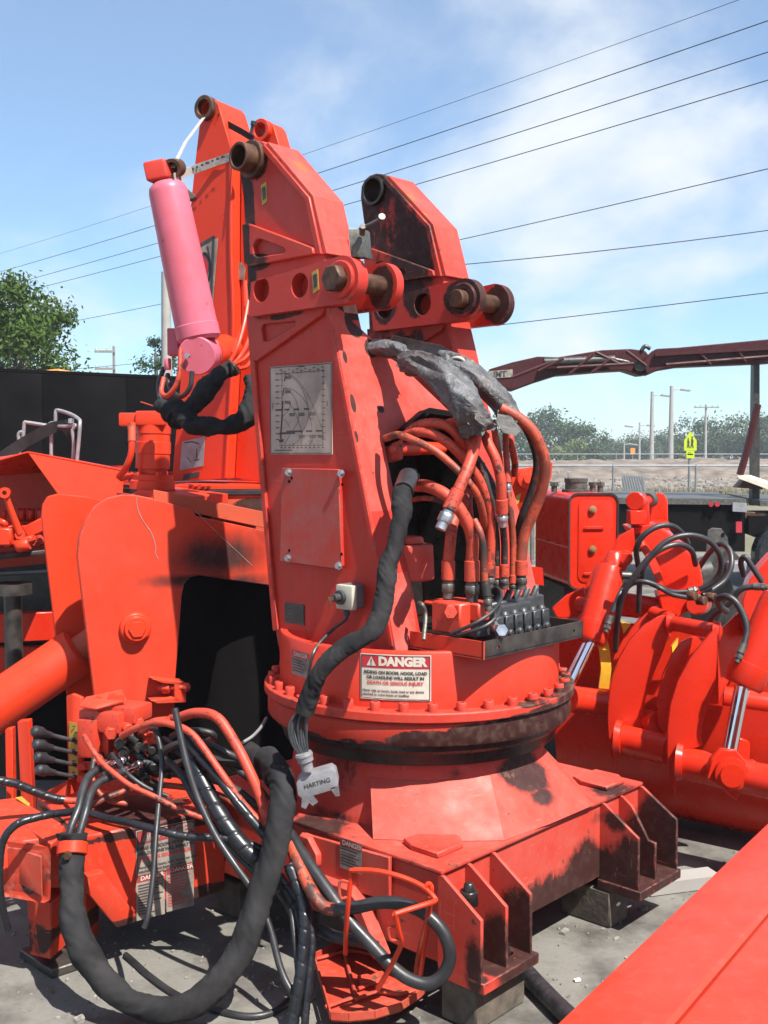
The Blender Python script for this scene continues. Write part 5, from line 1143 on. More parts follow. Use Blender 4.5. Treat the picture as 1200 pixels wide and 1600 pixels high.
ohose([(476, 1595, 2.985), (470, 1560, 3.0), (462, 1480, 3.06), (455, 1420, 3.12)], .009, 'rubber')
gl = lambda pts, r: [G(x, y, r) for x, y in pts]
obj('ground_hose', tube(gl([(196, 1492), (210, 1504), (230, 1522), (262, 1546), (292, 1562), (330, 1576), (385, 1588), (425, 1582), (450, 1564), (462, 1548)], .010), .010, 10), 'rubber', out)
# the thick hose that loops through the wire guard
ohose([(440, 1270, 3.30), (452, 1300, 3.24), (468, 1328, 3.18), (490, 1360, 3.12), (520, 1402, 3.06), (547, 1440, 3.02), (580, 1476, 2.99), (612, 1510, 2.96), (640, 1530, 2.94), (670, 1537, 2.93), (693, 1522, 2.93), (703, 1492, 2.93), (692, 1456, 2.94), (665, 1428, 2.96), (630, 1413, 2.98), (595, 1410, 3.0), (560, 1417, 3.02), (522, 1422, 3.03)], .0185, 'rubber')
ohose([(524, 1422, 3.03), (505, 1416, 3.04), (490, 1398, 3.06), (478, 1375, 3.10), (466, 1350, 3.14), (455, 1320, 3.2)], .0188, 'hose_mixed')
ohose([(500, 1452, 3.12), (525, 1464, 3.10), (560, 1470, 3.10), (590, 1480, 3.1)], .0175, 'rubber')

# ================================================================ FOOT TRAY WITH A WIRE GUARD
trayt = thing('step_tray', 'worn red foot tray with a bent wire guard lying before the crane base', 'tray', tuple(G(590, 1560, 0)))
tz = .055
tpx = [(492, 1500), (538, 1478), (562, 1482), (615, 1508), (668, 1545), (655, 1558), (625, 1578), (585, 1590), (545, 1594), (518, 1592)]
obj('tray_floor', prism([G(x, y, tz) for x, y in tpx], -ez * .008), 'red_worn', trayt, bevel=.002)
tw = [G(x, y, tz) for x, y in tpx]
obj('tray_rim', join(*[prism([tw[i], tw[i + 1], tw[i + 1] + ez * .022, tw[i] + ez * .022], (ez.cross(tw[i + 1] - tw[i])).normalized() * .005) for i in (0, 4, 5, 6, 7, 8)], prism([tw[9], tw[0], tw[0] + ez * .022, tw[9] + ez * .022], ez.cross(tw[0] - tw[9]).normalized() * .005)), 'red_worn', trayt)
obj('tray_divider', join(*[tube([G(*p, tz + .012) for p in pp], .006, 6, 4) for pp in ([(508, 1574), (560, 1556)], [(538, 1485), (545, 1515), (556, 1556)], [(494, 1498), (545, 1486), (585, 1492)], [(560, 1545), (600, 1530)], [(555, 1562), (590, 1550), (625, 1553), (648, 1547)])]), 'red_worn', trayt)
obj('tray_box', prism([G(558, 1534, tz), G(598, 1526, tz), G(606, 1536, tz), G(565, 1546, tz)], ez * .02), 'red_worn', trayt, bevel=.002)
gw = [[(540, 1490, 3.06), (541, 1450, 3.0), (544, 1412, 2.97), (549, 1366, 2.96), (552, 1360, 2.95), (590, 1361, 2.93), (630, 1371, 2.92), (662, 1386, 2.92), (679, 1403, 2.91), (679, 1408, 2.90), (668, 1412, 2.88), (620, 1427, 2.84), (618, 1430, 2.84), (624, 1458, 2.86), (627, 1474, 2.88), (615, 1502, 2.92), (590, 1546, 2.96)],
      [(664, 1388, 2.92), (669, 1381, 2.92), (673, 1384, 2.92), (674, 1392, 2.92), (671, 1420, 2.94), (664, 1470, 2.97), (657, 1522, 3.0)],
      [(672, 1400, 2.915), (666, 1440, 2.95), (656, 1480, 2.98), (650, 1520, 3.02)],
      [(620, 1448, 2.855), (607, 1450, 2.855), (610, 1468, 2.86), (625, 1467, 2.87)], [(543, 1402, 2.965), (532, 1402, 2.965), (531, 1378, 2.965), (545, 1378, 2.96)]]
for k, pp in enumerate(gw):
    obj('guard_wire', tube([X(*p) for p in pp], .0072 if k < 3 else .0045, 8, 5), 'red_bright' if k < 2 else 'red_worn', trayt)
# corrugated hose lying on the ground to the right
tag(obj('corrugated_hose', tube(gl([(800, 1498), (822, 1520), (845, 1545), (880, 1580), (930, 1625)], .03), .029, 20, 20, spiral(.03, .08)), 'rubber', angle=35, loc=G(850, 1550, 0)), 'thick ribbed grey hose lying on the ground beside the red sheet box', 'hose')
# ================================================================ RED SHEET BOX IN THE FOREGROUND
hop = thing('steel_bin', 'big plain red sheet-steel bin in the near right corner, its rim folded over', 'bin', (1.5, 1.5, 0))
ha, hb = G(862, 1608, .80), G(1225, 1262, .80)
hd_ = (hb - ha).normalized(); hs_ = V((hd_.y, -hd_.x, 0))           # hs_: inwards, towards the right
A0, B0 = ha - hd_ * 1.3, hb + hd_ * 1.0
obj('folded_rim', prism([A0, A0 + hs_ * .150 + ez * .030, A0 + hs_ * .158 + ez * .022, A0 + hs_ * .012 - ez * .012], B0 - A0), 'red_bin', hop, bevel=.004, seg=2)
obj('bin_cover', prism([A0 + hs_ * .157 + ez * .018, A0 + hs_ * 1.5 - ez * .05, A0 + hs_ * 1.5 - ez * .07, A0 + hs_ * .16 - ez * .002], B0 - A0), 'red_bin', hop, bevel=.002)
z_ = A0.z
obj('bin_wall', prism([A0 + hs_ * .016 - ez * .014, A0 + hs_ * .024 - ez * .014, A0 + hs_ * .024 - ez * z_, A0 + hs_ * .016 - ez * z_], B0 - A0), 'red_bin', hop)
obj('bin_wall', prism([B0 + hs_ * .03 - ez * .02, B0 + hs_ * 1.49 - ez * .075, B0 + hs_ * 1.49 - ez * z_, B0 + hs_ * .03 - ez * z_], -hd_ * .008), 'red_bin', hop)

plain('rusty_brass', (0.30, 0.20, 0.10), 0.45, metal=0.6, var=0.3)
# ================================================================ OIL TANK
tank = thing('oil_tank', 'red hydraulic oil tank with rounded corners and a dark filler cap', 'tank', tuple(X(930, 920, 5.75) * V((1, 1, 0)) if False else (X(930, 920, 5.75).x, 5.75, 0)))
t0 = V((.10, -.99, 0)).normalized(); tx = V((-t0.y, t0.x, 0)); TP = X(927, 845, 5.5)
def PT(px, py, off=0.0): return ON(px, py, TP + t0 * off, t0)
def rrect(cx, cy, w, h, r, place, n=5):
    pts = []
    for sx, sy, a0_ in ((1, 1, 0), (-1, 1, 90), (-1, -1, 180), (1, -1, 270)):
        for k in range(n + 1):
            a_ = math.radians(a0_ + 90 * k / n); pts.append(place(cx + sx * (w / 2 - r) + r * math.cos(a_), cy + sy * (h / 2 - r) + r * math.sin(a_)))
    return pts
cT = PT(927, 846); hT = (PT(927, 772) - PT(927, 921)).length; wT = (PT(965, 846) - PT(889, 846)).length
tpl = lambda off: plane_fn(cT, tx, ez, t0, off)
bk = V((-.085, .60, 0))
obj('tank_shell', prism(rrect(0, 0, wT, hT, .045, tpl(0)), bk), 'red_gloss', tank)
obj('rim_bead', prism(rrect(0, 0, wT + .008, hT + .008, .048, tpl(.0)), t0 * .006, [list(rrect(0, 0, wT - .010, hT - .010, .042, tpl(.0)))]), 'rubber', tank)
obj('end_panel', prism(rrect(.012, .0, wT * .72, hT * .86, .035, tpl(0.001)), t0 * .004), 'red_gloss', tank, bevel=.006, seg=2)
for k, (yy, hh) in enumerate(((.07, .05), (-.165, .05))):
    obj('pressed_rib', prism(rrect(0.0, yy, wT * .42, .016, .007, tpl(.010)), t0 * .005), 'red_gloss', tank, bevel=.003)
for y_ in (796, 858):
    p = PT(926, y_, .010); obj('gauge_port', join(turned(p, t0, [(.019, 0), (.019, .008), (.012, .009), (.012, .014), (.0, .015)], 18)), 'rusty_brass', tank)
obj('weld_seam', tube([cT + ez * -.03 + tx * (-wT / 2 - .002) , cT + ez * -.03 + tx * (-wT / 2 - .002) + bk], .004, 6, 2), 'red_gloss', tank)
fcp = cT + bk * .45 + ez * (hT / 2)
fcp = V((X(900, 768, 5.75).x, 5.75, fcp.z))
obj('filler_cap', turned(fcp, ez, [(.075, 0), (.075, .012), (.058, .014), (.058, .05), (.062, .052), (.062, .072), (.0, .075)], 28), 'dirty_steel', tank)
for x_ in (866, 926, 938): obj('breather', join(cyl(V((X(x_, 768, 5.8).x, 5.8, fcp.z - .003)), V((X(x_, 768, 5.8).x, 5.8, fcp.z + .035)), .016, n=10), hexhead(V((X(x_, 768, 5.8).x, 5.8, fcp.z + .03)), ez, .024, .02)), 'dirty_steel', tank)
obj('sight_rod', join(cyl(X(831, 820, 5.5), X(831, 878, 5.5), .010, n=10), hexhead(X(831, 876, 5.5), -ez, .018, .02)), 'zinc', tank)
obj('tank_bracket', prism([X(826, 885, 5.45), X(848, 888, 5.45), X(850, 915, 5.45), X(826, 912, 5.45)], V((0, .03, 0))), 'red_gloss', tank)
zt_ = cT.z - hT / 2
obj('tank_stand', join(prism([V((cT.x - .14, 5.54, 0)), V((cT.x + .14, 5.54, 0)), V((cT.x + .14, 5.54, zt_ + .003)), V((cT.x - .14, 5.54, zt_ + .003))], V((-.06, .5, 0)))), 'black_steel', tank)

# bracket with a round boss standing behind the hoses
brk = thing('pivot_bracket', 'red steel pivot bracket with a round boss and yellow sticker, behind the hose loops', 'bracket', (X(835, 800, 5.0).x, 5.0, 0))
obj('bracket_plate', prism([X(800, 735, 5.0), X(845, 728, 5.0), X(864, 722, 5.0), X(862, 745, 5.0), X(838, 800, 5.0), X(822, 830, 5.0), X(800, 830, 5.0)], V((-.01, .04, 0))), 'red_bright', brk, bevel=.003)
pbb = X(822, 748, 4.995)
obj('bracket_boss', turned(pbb, V((.1, -1, 0)), [(.045, 0), (.045, .03), (.02, .034), (.02, .045), (.0, .046)], 24), 'red_bright', brk)
obj('warning_sticker', prism([X(806, 775, 4.995), X(814, 770, 4.995), X(811, 785, 4.995), X(804, 792, 4.995)], V((0, -.003, 0))), 'decal_yellow', brk)
obj('bracket_post', prism([X(800, 828, 5.01), X(822, 828, 5.01), V((X(822, 828, 5.01).x, 5.01, 0)), V((X(800, 828, 5.01).x, 5.01, 0))], V((-.01, .04, 0))), 'red_bright', brk)

# ================================================================ GRAPPLE
grp = thing('clamshell_grapple', 'glossy red clamshell grapple with curved tines, chrome rods and looping black hoses', 'grapple', (X(1060, 1200, 4.6).x, 4.6, 0))
nt = V((-.16, -.98, 0)).normalized()
def PG(px, py, d): return ON(px, py, X(1040, 1050, d), nt)
def zz_(pts): return [(820 + a_ / 2.667, 740 + b_ / 2.667) for a_, b_ in pts]
tineA = zz_([(372, 1240), (352, 1140), (346, 1040), (348, 960), (362, 860), (392, 770), (440, 690), (500, 630), (560, 597), (605, 588), (612, 610), (600, 680), (570, 760), (530, 850), (505, 930), (492, 1010), (486, 1085), (430, 1130), (388, 1160)])
tineA2 = zz_([(345, 1010), (340, 920), (350, 840), (372, 760), (410, 690), (470, 615), (530, 562), (560, 550), (572, 570), (560, 640), (500, 760), (440, 900), (420, 1010)])
tineB = zz_([(626, 1352), (605, 1260), (594, 1160), (596, 1060), (608, 960), (640, 860), (690, 770), (745, 700), (790, 648), (803, 640), (803, 760), (796, 860), (770, 945), (742, 1040), (735, 1100), (742, 1135), (690, 1150), (645, 1180)])
tineC = zz_([(552, 1010), (556, 930), (575, 840), (612, 760), (650, 705), (700, 682), (780, 690), (770, 740), (700, 800), (640, 900), (610, 1000), (590, 1090), (560, 1060)])
for pp, d_, th in ((tineA, 4.50, .03), (tineA2, 4.72, .03), (tineB, 4.22, .032), (tineC, 4.42, .03)):
    obj('tine', prism([PG(*p, d_) for p in pp], -nt * th), 'red_gloss', grp, bevel=.005, seg=2)
def gt(a_, b_, r, nm='cross_tube', mt='red_gloss'): return obj(nm, cyl(X(*a_), X(*b_), r, n=28), mt, grp, bevel=.002)
gt((1046, 973, 4.50), (1120, 987, 4.24), .032); gt((1020, 958, 4.72), (1050, 968, 4.60), .03); gt((1020, 1010, 4.6), (1045, 990, 4.6), .02)
gt((965, 1153, 4.47), (1045, 1172, 4.32), .060); gt((890, 1092, 4.62), (952, 1100, 4.72), .058); gt((1005, 1125, 4.62), (1030, 1130, 4.45), .05)
gt((1060, 1190, 4.24), (1260, 1235, 3.95), .064); gt((1130, 1090, 4.6), (1260, 1110, 4.5), .05)
for (c_, d2) in (((968, 1153, 4.44), .075), ((1064, 1190, 4.22), .078), ((1120, 987, 4.23), .042), ((1048, 973, 4.49), .045)):
    p = X(*c_); obj('weld_collar', turned(p, V((.9, -.4, 0)), [(d2, -.012), (d2 * .9, .012)], 28), 'red_gloss', grp)
# shell of the bucket behind the tines
def shell(a_, b_, prof, n=10):
    v, f = [], []; m_ = len(prof); dd = (b_ - a_).normalized(); bkk = V((-dd.y, dd.x, 0))
    if bkk.y < 0: bkk = -bkk
    for k in range(n + 1):
        p = a_ + (b_ - a_) * k / n
        for o_, z__ in prof: v.append(p + bkk * o_ + ez * (z__ - p.z))
    for k in range(n):
        for i in range(m_ - 1): f.append((k * m_ + i, k * m_ + i + 1, (k + 1) * m_ + i + 1, (k + 1) * m_ + i))
    o = len(v); v2 = [p + bkk * .02 for p in v]; f2 = [tuple(i + o for i in reversed(q)) for q in f]
    return v + v2, f + f2 + [tuple(range(m_)) + tuple(range(o + m_ - 1, o - 1, -1))]
sa, sb_ = X(872, 1170, 4.85), X(1290, 1225, 4.16)
prof = [(.0, .60), (-.02, .48), (-.03, .36), (-.01, .22), (.05, .11), (.14, .045), (.28, .02)]
obj('bucket_shell', shell(sa, sb_, prof), 'red_gloss', grp, angle=60)
obj('bucket_back', prism([X(872, 1085, 5.15), X(1290, 1030, 4.75), X(1290, 1230, 4.75), X(872, 1230, 5.15)], V((0, .03, 0))), 'red_gloss', grp)
# head, hood and arm
for x_, d_ in ((1003, 5.0), (1032, 5.12)):
    cx_ = x_
    obj('head_lug', prism([X(cx_ - 17, 838, d_), X(cx_ - 17, 785, d_), X(cx_ - 13, 775, d_), X(cx_ - 4, 770, d_), X(cx_ + 5, 772, d_), X(cx_ + 11, 782, d_), X(cx_ + 12, 838, d_)], V((.01, .035, 0))), 'red_gloss', grp, bevel=.004)
obj('head_pin', join(cyl(X(994, 783, 4.93), X(1024, 782, 5.16), .022, n=20), cyl(X(992, 783, 4.92), X(996, 783, 4.97), .042, n=24)), 'red_gloss', grp, bevel=.003)
obj('pin_washer', cyl(X(1012, 781, 5.07), X(1019, 781, 5.11), .032, n=16), 'dirty_steel', grp)
obj('head_block', obox(X(994, 808, 4.95), V((1, .1, 0)), V((0, 1, 0)), ez, .075, .08, .065), 'red_gloss', grp, bevel=.004)
obj('head_base', prism([X(984, 826, 4.95), X(1045, 814, 4.95), X(1048, 824, 4.95), X(1040, 836, 4.95), X(990, 836, 4.95)], V((.03, .3, 0))), 'red_gloss', grp, bevel=.004)
hood = [(1000, 842), (1030, 822), (1048, 836), (1062, 852), (1082, 866), (1094, 884), (1099, 910), (1097, 930), (1078, 932), (1036, 928), (1030, 898), (1018, 868)]
obj('rotator_hood', prism([X(x_, y_, 4.80) for x_, y_ in hood], V((.05, .26, .02))), 'red_gloss', grp, bevel=.014, seg=3)
obj('hood_cheek', prism([X(992, 845, 4.74), X(1003, 842, 4.74), X(1022, 870, 4.74), X(1034, 900, 4.74), X(1040, 930, 4.74), X(1032, 948, 4.74), X(1024, 905, 4.74), X(1008, 870, 4.74)], V((.02, .06, 0))), 'red_gloss', grp, bevel=.003)
obj('lower_block', prism([X(1028, 930, 4.7), X(1082, 925, 4.7), X(1086, 950, 4.7), X(1060, 965, 4.7), X(1035, 955, 4.7)], V((.03, .2, 0))), 'red_gloss', grp, bevel=.006)
obj('round_foot', cyl(X(1088, 945, 4.66), X(1096, 944, 4.85), .045, n=24), 'red_gloss', grp, bevel=.004)
obj('arm_plate', prism([X(992, 826, 4.95), X(968, 836, 4.95), X(950, 866, 4.95), X(932, 880, 4.95), X(916, 912, 4.95), X(914, 944, 4.95), X(926, 950, 4.95), X(930, 915, 4.95), X(948, 893, 4.95), X(964, 888, 4.95), X(990, 850, 4.95)], V((.01, .05, 0))), 'red_gloss', grp, bevel=.004)
obj('arm_plate', prism([X(968, 838, 4.86), X(990, 825, 4.86), X(992, 850, 4.86), X(982, 880, 4.86), X(972, 905, 4.86), X(960, 905, 4.86), X(950, 880, 4.86)], V((.01, .04, 0))), 'red_gloss', grp, bevel=.004)
obj('knuckle_bolt', join(hexhead(X(976, 872, 4.845), nt, .028, .02), cyl(X(976, 872, 4.86), X(976, 872, 4.84), .036, n=20)), 'red_gloss', grp, bevel=.003)
obj('back_cheek', prism([X(862, 950, 5.2), X(885, 930, 5.2), X(912, 918, 5.2), X(918, 945, 5.2), X(905, 965, 5.2), X(870, 965, 5.2)], V((.01, .04, 0))), 'red_gloss', grp, bevel=.004)
gt((902, 943, 5.12), (1000, 955, 4.95), .034); gt((960, 940, 4.95), (1035, 952, 4.85), .05)
obj('back_shell', prism([X(868, 965, 5.2), X(1130, 985, 5.0), X(1130, 1100, 5.0), X(868, 1100, 5.2)], V((0, .02, 0))), 'red_gloss', grp)
for p0_, p1_, r_, q0_, nm in (((955, 886, 4.82), (921, 1003, 4.70), .068, (889, 1068, 4.64), 1), ((1222, 930, 4.15), (1160, 1072, 4.12), .072, (1140, 1175, 4.10), 2)):
    a_, b_ = X(*p0_), X(*p1_); d_ = b_ - a_; L_ = d_.length
    obj('cylinder_barrel', turned(a_, d_, [(r_ * .7, 0), (r_ * .92, .01), (r_, .04), (r_, L_ - .09), (r_ * 1.06, L_ - .088), (r_ * 1.06, L_ - .012), (r_ * .95, L_), (r_ * .5, L_)], 36), 'red_gloss', grp)
    obj('piston_rod', cyl(b_, X(*q0_), r_ * .40, n=24), 'chrome', grp)
    obj('cylinder_clevis', join(obox(a_ - d_.normalized() * .03, V((1, 0, 0)), V((0, 1, 0)), d_, .06, .05, .10)), 'red_gloss', grp, bevel=.008)
ce_ = X(1141, 1207, 4.06)
obj('rod_lug', join(turned(ce_, V((-.1, -1, 0)), [(.062, -.07), (.062, .03), (.045, .034), (.045, .045), (.0, .046)], 32)), 'red_gloss', grp)
obj('lug_plate', prism([X(1112, 1188, 4.06), X(1128, 1172, 4.06), X(1150, 1172, 4.06), X(1168, 1192, 4.06), X(1182, 1190, 4.06), X(1188, 1204, 4.06), X(1166, 1216, 4.06), X(1151, 1252, 4.06), X(1128, 1232, 4.06), X(1104, 1216, 4.06)], V((0, .04, 0))), 'red_gloss', grp, bevel=.004)
obj('lug_plate', prism([X(1150, 1150, 4.22), X(1172, 1160, 4.22), X(1172, 1195, 4.22), X(1140, 1195, 4.22)], V((0, .03, 0))), 'red_gloss', grp, bevel=.004)
def gz(*pts): return [X(900 + a_ / 4, 740 + b_ / 4, d_) for a_, b_, d_ in pts]
def ghose(pts, r=.0125, mt='rubber'): return obj('hydraulic_hose', tube(gz(*pts), r, 12, 9), mt, grp)
ghose([(390, 580, 4.75), (378, 480, 4.7), (415, 395, 4.68), (500, 335, 4.68), (590, 325, 4.7), (660, 370, 4.74), (700, 440, 4.8)])
ghose([(245, 1110, 4.7), (262, 900, 4.62), (300, 750, 4.58), (380, 620, 4.56), (470, 510, 4.55), (570, 420, 4.55), (700, 385, 4.56), (820, 415, 4.58), (895, 500, 4.6), (905, 600, 4.62), (860, 675, 4.64), (770, 725, 4.66)])
ghose([(405, 680, 4.66), (430, 570, 4.64), (520, 480, 4.64), (640, 442, 4.66), (720, 480, 4.7), (748, 570, 4.76)])
ghose([(760, 600, 4.9), (830, 500, 4.85), (900, 440, 4.8), (960, 480, 4.76), (972, 570, 4.72), (935, 660, 4.7), (870, 715, 4.68), (790, 760, 4.66)])
ghose([(300, 730, 4.62), (360, 685, 4.58), (430, 675, 4.56), (520, 705, 4.56), (600, 738, 4.58), (700, 738, 4.6)], .0105)
ghose([(430, 672, 4.6), (520, 712, 4.55), (600, 755, 4.55), (700, 775, 4.56)], .0105)
ghose([(400, 620, 4.68), (395, 740, 4.68), (390, 870, 4.7)])
ghose([(940, 860, 4.3), (900, 830, 4.26), (890, 785, 4.22), (940, 768, 4.18), (1000, 805, 4.16), (1050, 895, 4.14), (1068, 985, 4.12), (1048, 1075, 4.1)], .0135)
ghose([(830, 930, 4.4), (880, 870, 4.35), (960, 810, 4.32), (1030, 725, 4.3), (1120, 705, 4.28)], .012)
ghose([(310, 690, 4.66), (270, 760, 4.62), (225, 870, 4.60)], .011)
ghose([(1050, 640, 4.5), (1030, 560, 4.48), (1055, 520, 4.46), (1100, 580, 4.45), (1165, 680, 4.44)], .012)
for pts in (((700, 735, 4.6), (760, 725, 4.6)), ((700, 772, 4.56), (770, 770, 4.58)), ((215, 890, 4.59), (185, 990, 4.57)), ((1050, 1065, 4.1), (1005, 1180, 4.08)), ((1110, 705, 4.28), (1200, 712, 4.25)), ((285, 635, 4.62), (400, 640, 4.62))):
    a_, b_ = gz(*pts); d_ = b_ - a_
    obj('hose_fitting', join(turned(a_, d_, [(.0155, 0), (.0155, d_.length * .5), (.011, d_.length * .55), (.011, d_.length)], 14), hexhead(a_ + d_ * .6, d_, .017, d_.length * .2)), 'dirty_steel', grp)
for pts in (((700, 760, 4.57), (820, 770, 4.6), (760, 790, 4.58)),):
    obj('hose_union', join(*[hexhead(gz(p)[0], V((.6, -.8, 0)), .022, .04) for p in pts]), 'rusty_pin', grp, bevel=.002)
plain('yellow_paint', (0.68, 0.40, 0.03), 0.4, var=0.2)
obj('yellow_guide', join(strap([X(941, 1000, 4.72), X(945, 1020, 4.72), X(947, 1045, 4.72), X(943, 1075, 4.74)], .045, .012, V((1, 0, 0)))), 'yellow_paint', grp)
obj('yellow_guide', prism([X(971, 972, 4.78), X(986, 975, 4.78), X(975, 990, 4.78)], V((0, .02, 0))), 'yellow_paint', grp)
obj('yellow_guide', prism([X(1050, 1010, 4.6), X(1060, 997, 4.6), X(1058, 1015, 4.6), X(1051, 1025, 4.6)], V((0, .02, 0))), 'yellow_paint', grp)
# second grapple at the right edge
gr2 = thing('log_grapple', 'red grapple head cut off by the right edge of the picture', 'grapple', (X(1190, 960, 4.9).x, 4.9, 0))
obj('head_arm', prism([X(1166, 1000, 4.7), X(1160, 940, 4.7), X(1172, 905, 4.7), X(1205, 868, 4.7), X(1270, 830, 4.7), X(1290, 880, 4.7), X(1225, 925, 4.7), X(1200, 960, 4.7), X(1195, 1000, 4.7)], V((.02, .12, 0))), 'red_gloss', gr2, bevel=.004)
obj('head_arm', prism([X(1150, 960, 4.85), X(1190, 945, 4.85), X(1200, 1010, 4.85), X(1150, 1010, 4.85)], V((.02, .06, 0))), 'red_gloss', gr2, bevel=.004)
obj('tine', prism([X(1120, 990, 4.8), X(1150, 960, 4.8), X(1165, 985, 4.8), X(1150, 1040, 4.8), X(1122, 1100, 4.8)], V((.01, .03, 0))), 'red_gloss', gr2, bevel=.003)
obj('tine', prism([X(1150, 1000, 4.9), X(1290, 980, 4.9), X(1290, 1160, 4.9), X(1140, 1120, 4.9)], V((.0, .04, 0))), 'red_gloss', gr2, bevel=.003)
obj('foot_beam', prism([X(1170, 1110, 4.95), X(1290, 1110, 4.95), V((X(1290, 1110, 4.95).x, 4.95, 0)), V((X(1170, 1110, 4.95).x, 4.95, 0))], V((0, .1, 0))), 'red_gloss', gr2)
# dark attachment behind the grapple
drk = thing('steel_attachment', 'dark grey steel lifting attachment with a pierced lug, behind the looping hoses', 'attachment', (X(1120, 900, 6.2).x, 6.2, 0))
obj('pierced_lug', prism([X(1103, 880, 6.2), X(1107, 830, 6.2), X(1114, 826, 6.2), X(1128, 827, 6.2), X(1137, 840, 6.2), X(1142, 880, 6.2)], V((.02, .08, 0)), [ellipse(X(1130, 837, 6.2), V((1, 0, 0)), ez, .014, .018, 12)]), 'dirty_steel', drk, bevel=.004)
obj('body_tube', join(cyl(X(1098, 915, 6.1), X(1150, 868, 6.1), .06, n=20), cyl(X(1086, 900, 6.15), X(1110, 895, 6.15), .10, n=24), obox(X(1108, 930, 6.15), V((1, 0, .4)), V((0, 1, 0)), V((-.4, 0, 1)), .24, .2, .12)), 'black_steel', drk, bevel=.004)
obj('frame_leg', prism([X(1080, 930, 6.2), X(1160, 920, 6.2), V((X(1160, 920, 6.2).x, 6.2, 0)), V((X(1080, 930, 6.2).x, 6.2, 0))], V((0, .3, 0))), 'black_steel', drk)
obj('pale_block', obox(X(1150, 885, 6.0), V((1, 0, .1)), V((0, 1, 0)), ez, .09, .1, .06), 'alu_casting', drk, bevel=.008)

# ================================================================ FLATBED WITH A FOLDED CRANE
paint('maroon', base=(0.055, 0.005, 0.010), fade=(0.085, 0.018, 0.024), fade_amt=0.6, rough=0.5, chips=0.5, dust=0.2)
D_ = 13.0
bed = thing('flatbed_truck', 'black flatbed truck body with red tail lamps, parked by the fence', 'truck', (X(1090, 850, D_).x, D_, 0))
obj('deck', prism([X(935, 777, D_), X(1166, 780, D_), X(1166, 789, D_), X(935, 787, D_)], V((.3, 2.2, 0))), 'dirty_steel', bed)
obj('deck', prism([X(1188, 782, D_), X(1420, 787, D_), X(1420, 796, D_), X(1188, 791, D_)], V((.3, 2.2, 0))), 'dirty_steel', bed)
obj('side_skirt', prism([X(935, 789, D_ + .05), X(1100, 790.5, D_ + .05), X(1140, 791, D_ + .05), X(1164, 791, D_ + .05), X(1164, 862, D_ + .05), X(935, 862, D_ + .05)], V((.1, 1.2, 0))), 'black_interior', bed)
for x_, y_ in ((1111, 788), (1121, 788)): obj('tail_lamp', cyl(X(x_, y_, D_), X(x_, y_, D_ - .04), .03, n=12), 'decal_red', bed)
obj('tail_lamp', prism([X(1149, 815, D_), X(1158, 815, D_), X(1158, 832, D_), X(1149, 832, D_)], V((0, -.03, 0))), 'decal_red', bed)
obj('number_plate', prism([X(1144, 785, D_), X(1166, 786, D_), X(1166, 800, D_), X(1144, 799, D_)], V((0, -.02, 0))), 'alu_casting', bed)
for x_ in (1225, 1292):
    wp_ = X(x_, 838, D_ + .1); wp_.z = .40
    w_ = obj('wheel', turned(wp_, V((0, -1, 0)), [(.24, 0), (.40, 0), (.42, .05), (.42, .2), (.38, .24), (.24, .22), (.22, .12), (.0, .12)], 28), 'rubber_new', bed)
obj('axle_box', prism([X(1170, 806, D_), X(1420, 806, D_), X(1420, 835, D_), X(1170, 835, D_)], V((0, 1.2, 0))), 'black_interior', bed)
# folded crane standing on the flatbed
fcr = thing('folding_crane', 'dark maroon folding truck crane, its boom stretched out over the flatbed on a post', 'crane', (X(1182, 780, 13.4).x, 13.4, X(1182, 782, 13.4).z))
K = 13.4
s1 = [(764, 577), (800, 566), (840, 557), (872, 558), (940, 547), (985, 545), (1008, 548), (1018, 560), (1012, 585), (1000, 586), (975, 578), (940, 580), (870, 586), (835, 597), (800, 610), (764, 600)]
obj('lower_boom', prism([X(x_, y_, K) for x_, y_ in s1], V((.02, .35, 0))), 'maroon', fcr, bevel=.01)
s2 = [(1002, 566), (1025, 545), (1060, 543), (1200, 530), (1330, 520), (1330, 556), (1200, 567), (1060, 573), (1030, 578), (1012, 586)]
obj('upper_boom', prism([X(x_, y_, K - .1) for x_, y_ in s2], V((.02, .28, 0))), 'maroon', fcr, bevel=.01)
obj('boom_rail', prism([X(1022, 552, K - .12), X(1200, 542, K - .12), X(1330, 532, K - .12), X(1330, 537, K - .12), X(1200, 547, K - .12), X(1022, 557, K - .12)], V((0, -.05, 0))), 'maroon', fcr)
obj('boom_ram', join(cyl(X(850, 566, K - .1), X(960, 562, K - .1), .055, n=14), cyl(X(960, 562, K - .1), X(1000, 570, K - .1), .03, n=12)), 'black_steel', fcr)
for pp in ([(930, 550), (970, 570)], [(978, 548), (1010, 572)], [(840, 580), (880, 560)], [(870, 575), (990, 568)], [(800, 590), (860, 566)], [(890, 584), (925, 555)], [(925, 582), (955, 560)], [(1040, 570), (1200, 557)], [(1090, 548), (1110, 570)], [(1150, 545), (1165, 566)]):
    obj('tie_link', tube([X(x_, y_, K - .14) for x_, y_ in pp], .022, 8, 2), 'maroon', fcr)
obj('knuckle', join(cyl(X(1000, 572, K - .13), X(1000, 572, K + .3), .065, n=20), tube([X(1002, 548, K), X(1008, 541, K), X(1016, 545, K)], .025, 8)), 'black_steel', fcr)
obj('maker_plate', prism([X(764, 580, K - .005), X(801, 577, K - .005), X(801, 589, K - .005), X(764, 592, K - .005)], V((0, -.006, 0))), 'decal_dirty', fcr)
fi = plane_fn(X(781, 585, K - .014), V((1, 0, .06)), ez, V((0, -1, 0)), 0)
obj('maker_lettering', text_geo('IMT', .10, fi, .004), 'decal_ink', fcr)
obj('boom_post', prism([X(1178, 565, K + .1), X(1187, 565, K + .1), X(1187, 790, K + .1), X(1175, 790, K + .1)], V((0, .12, 0))), 'black_steel', fcr)
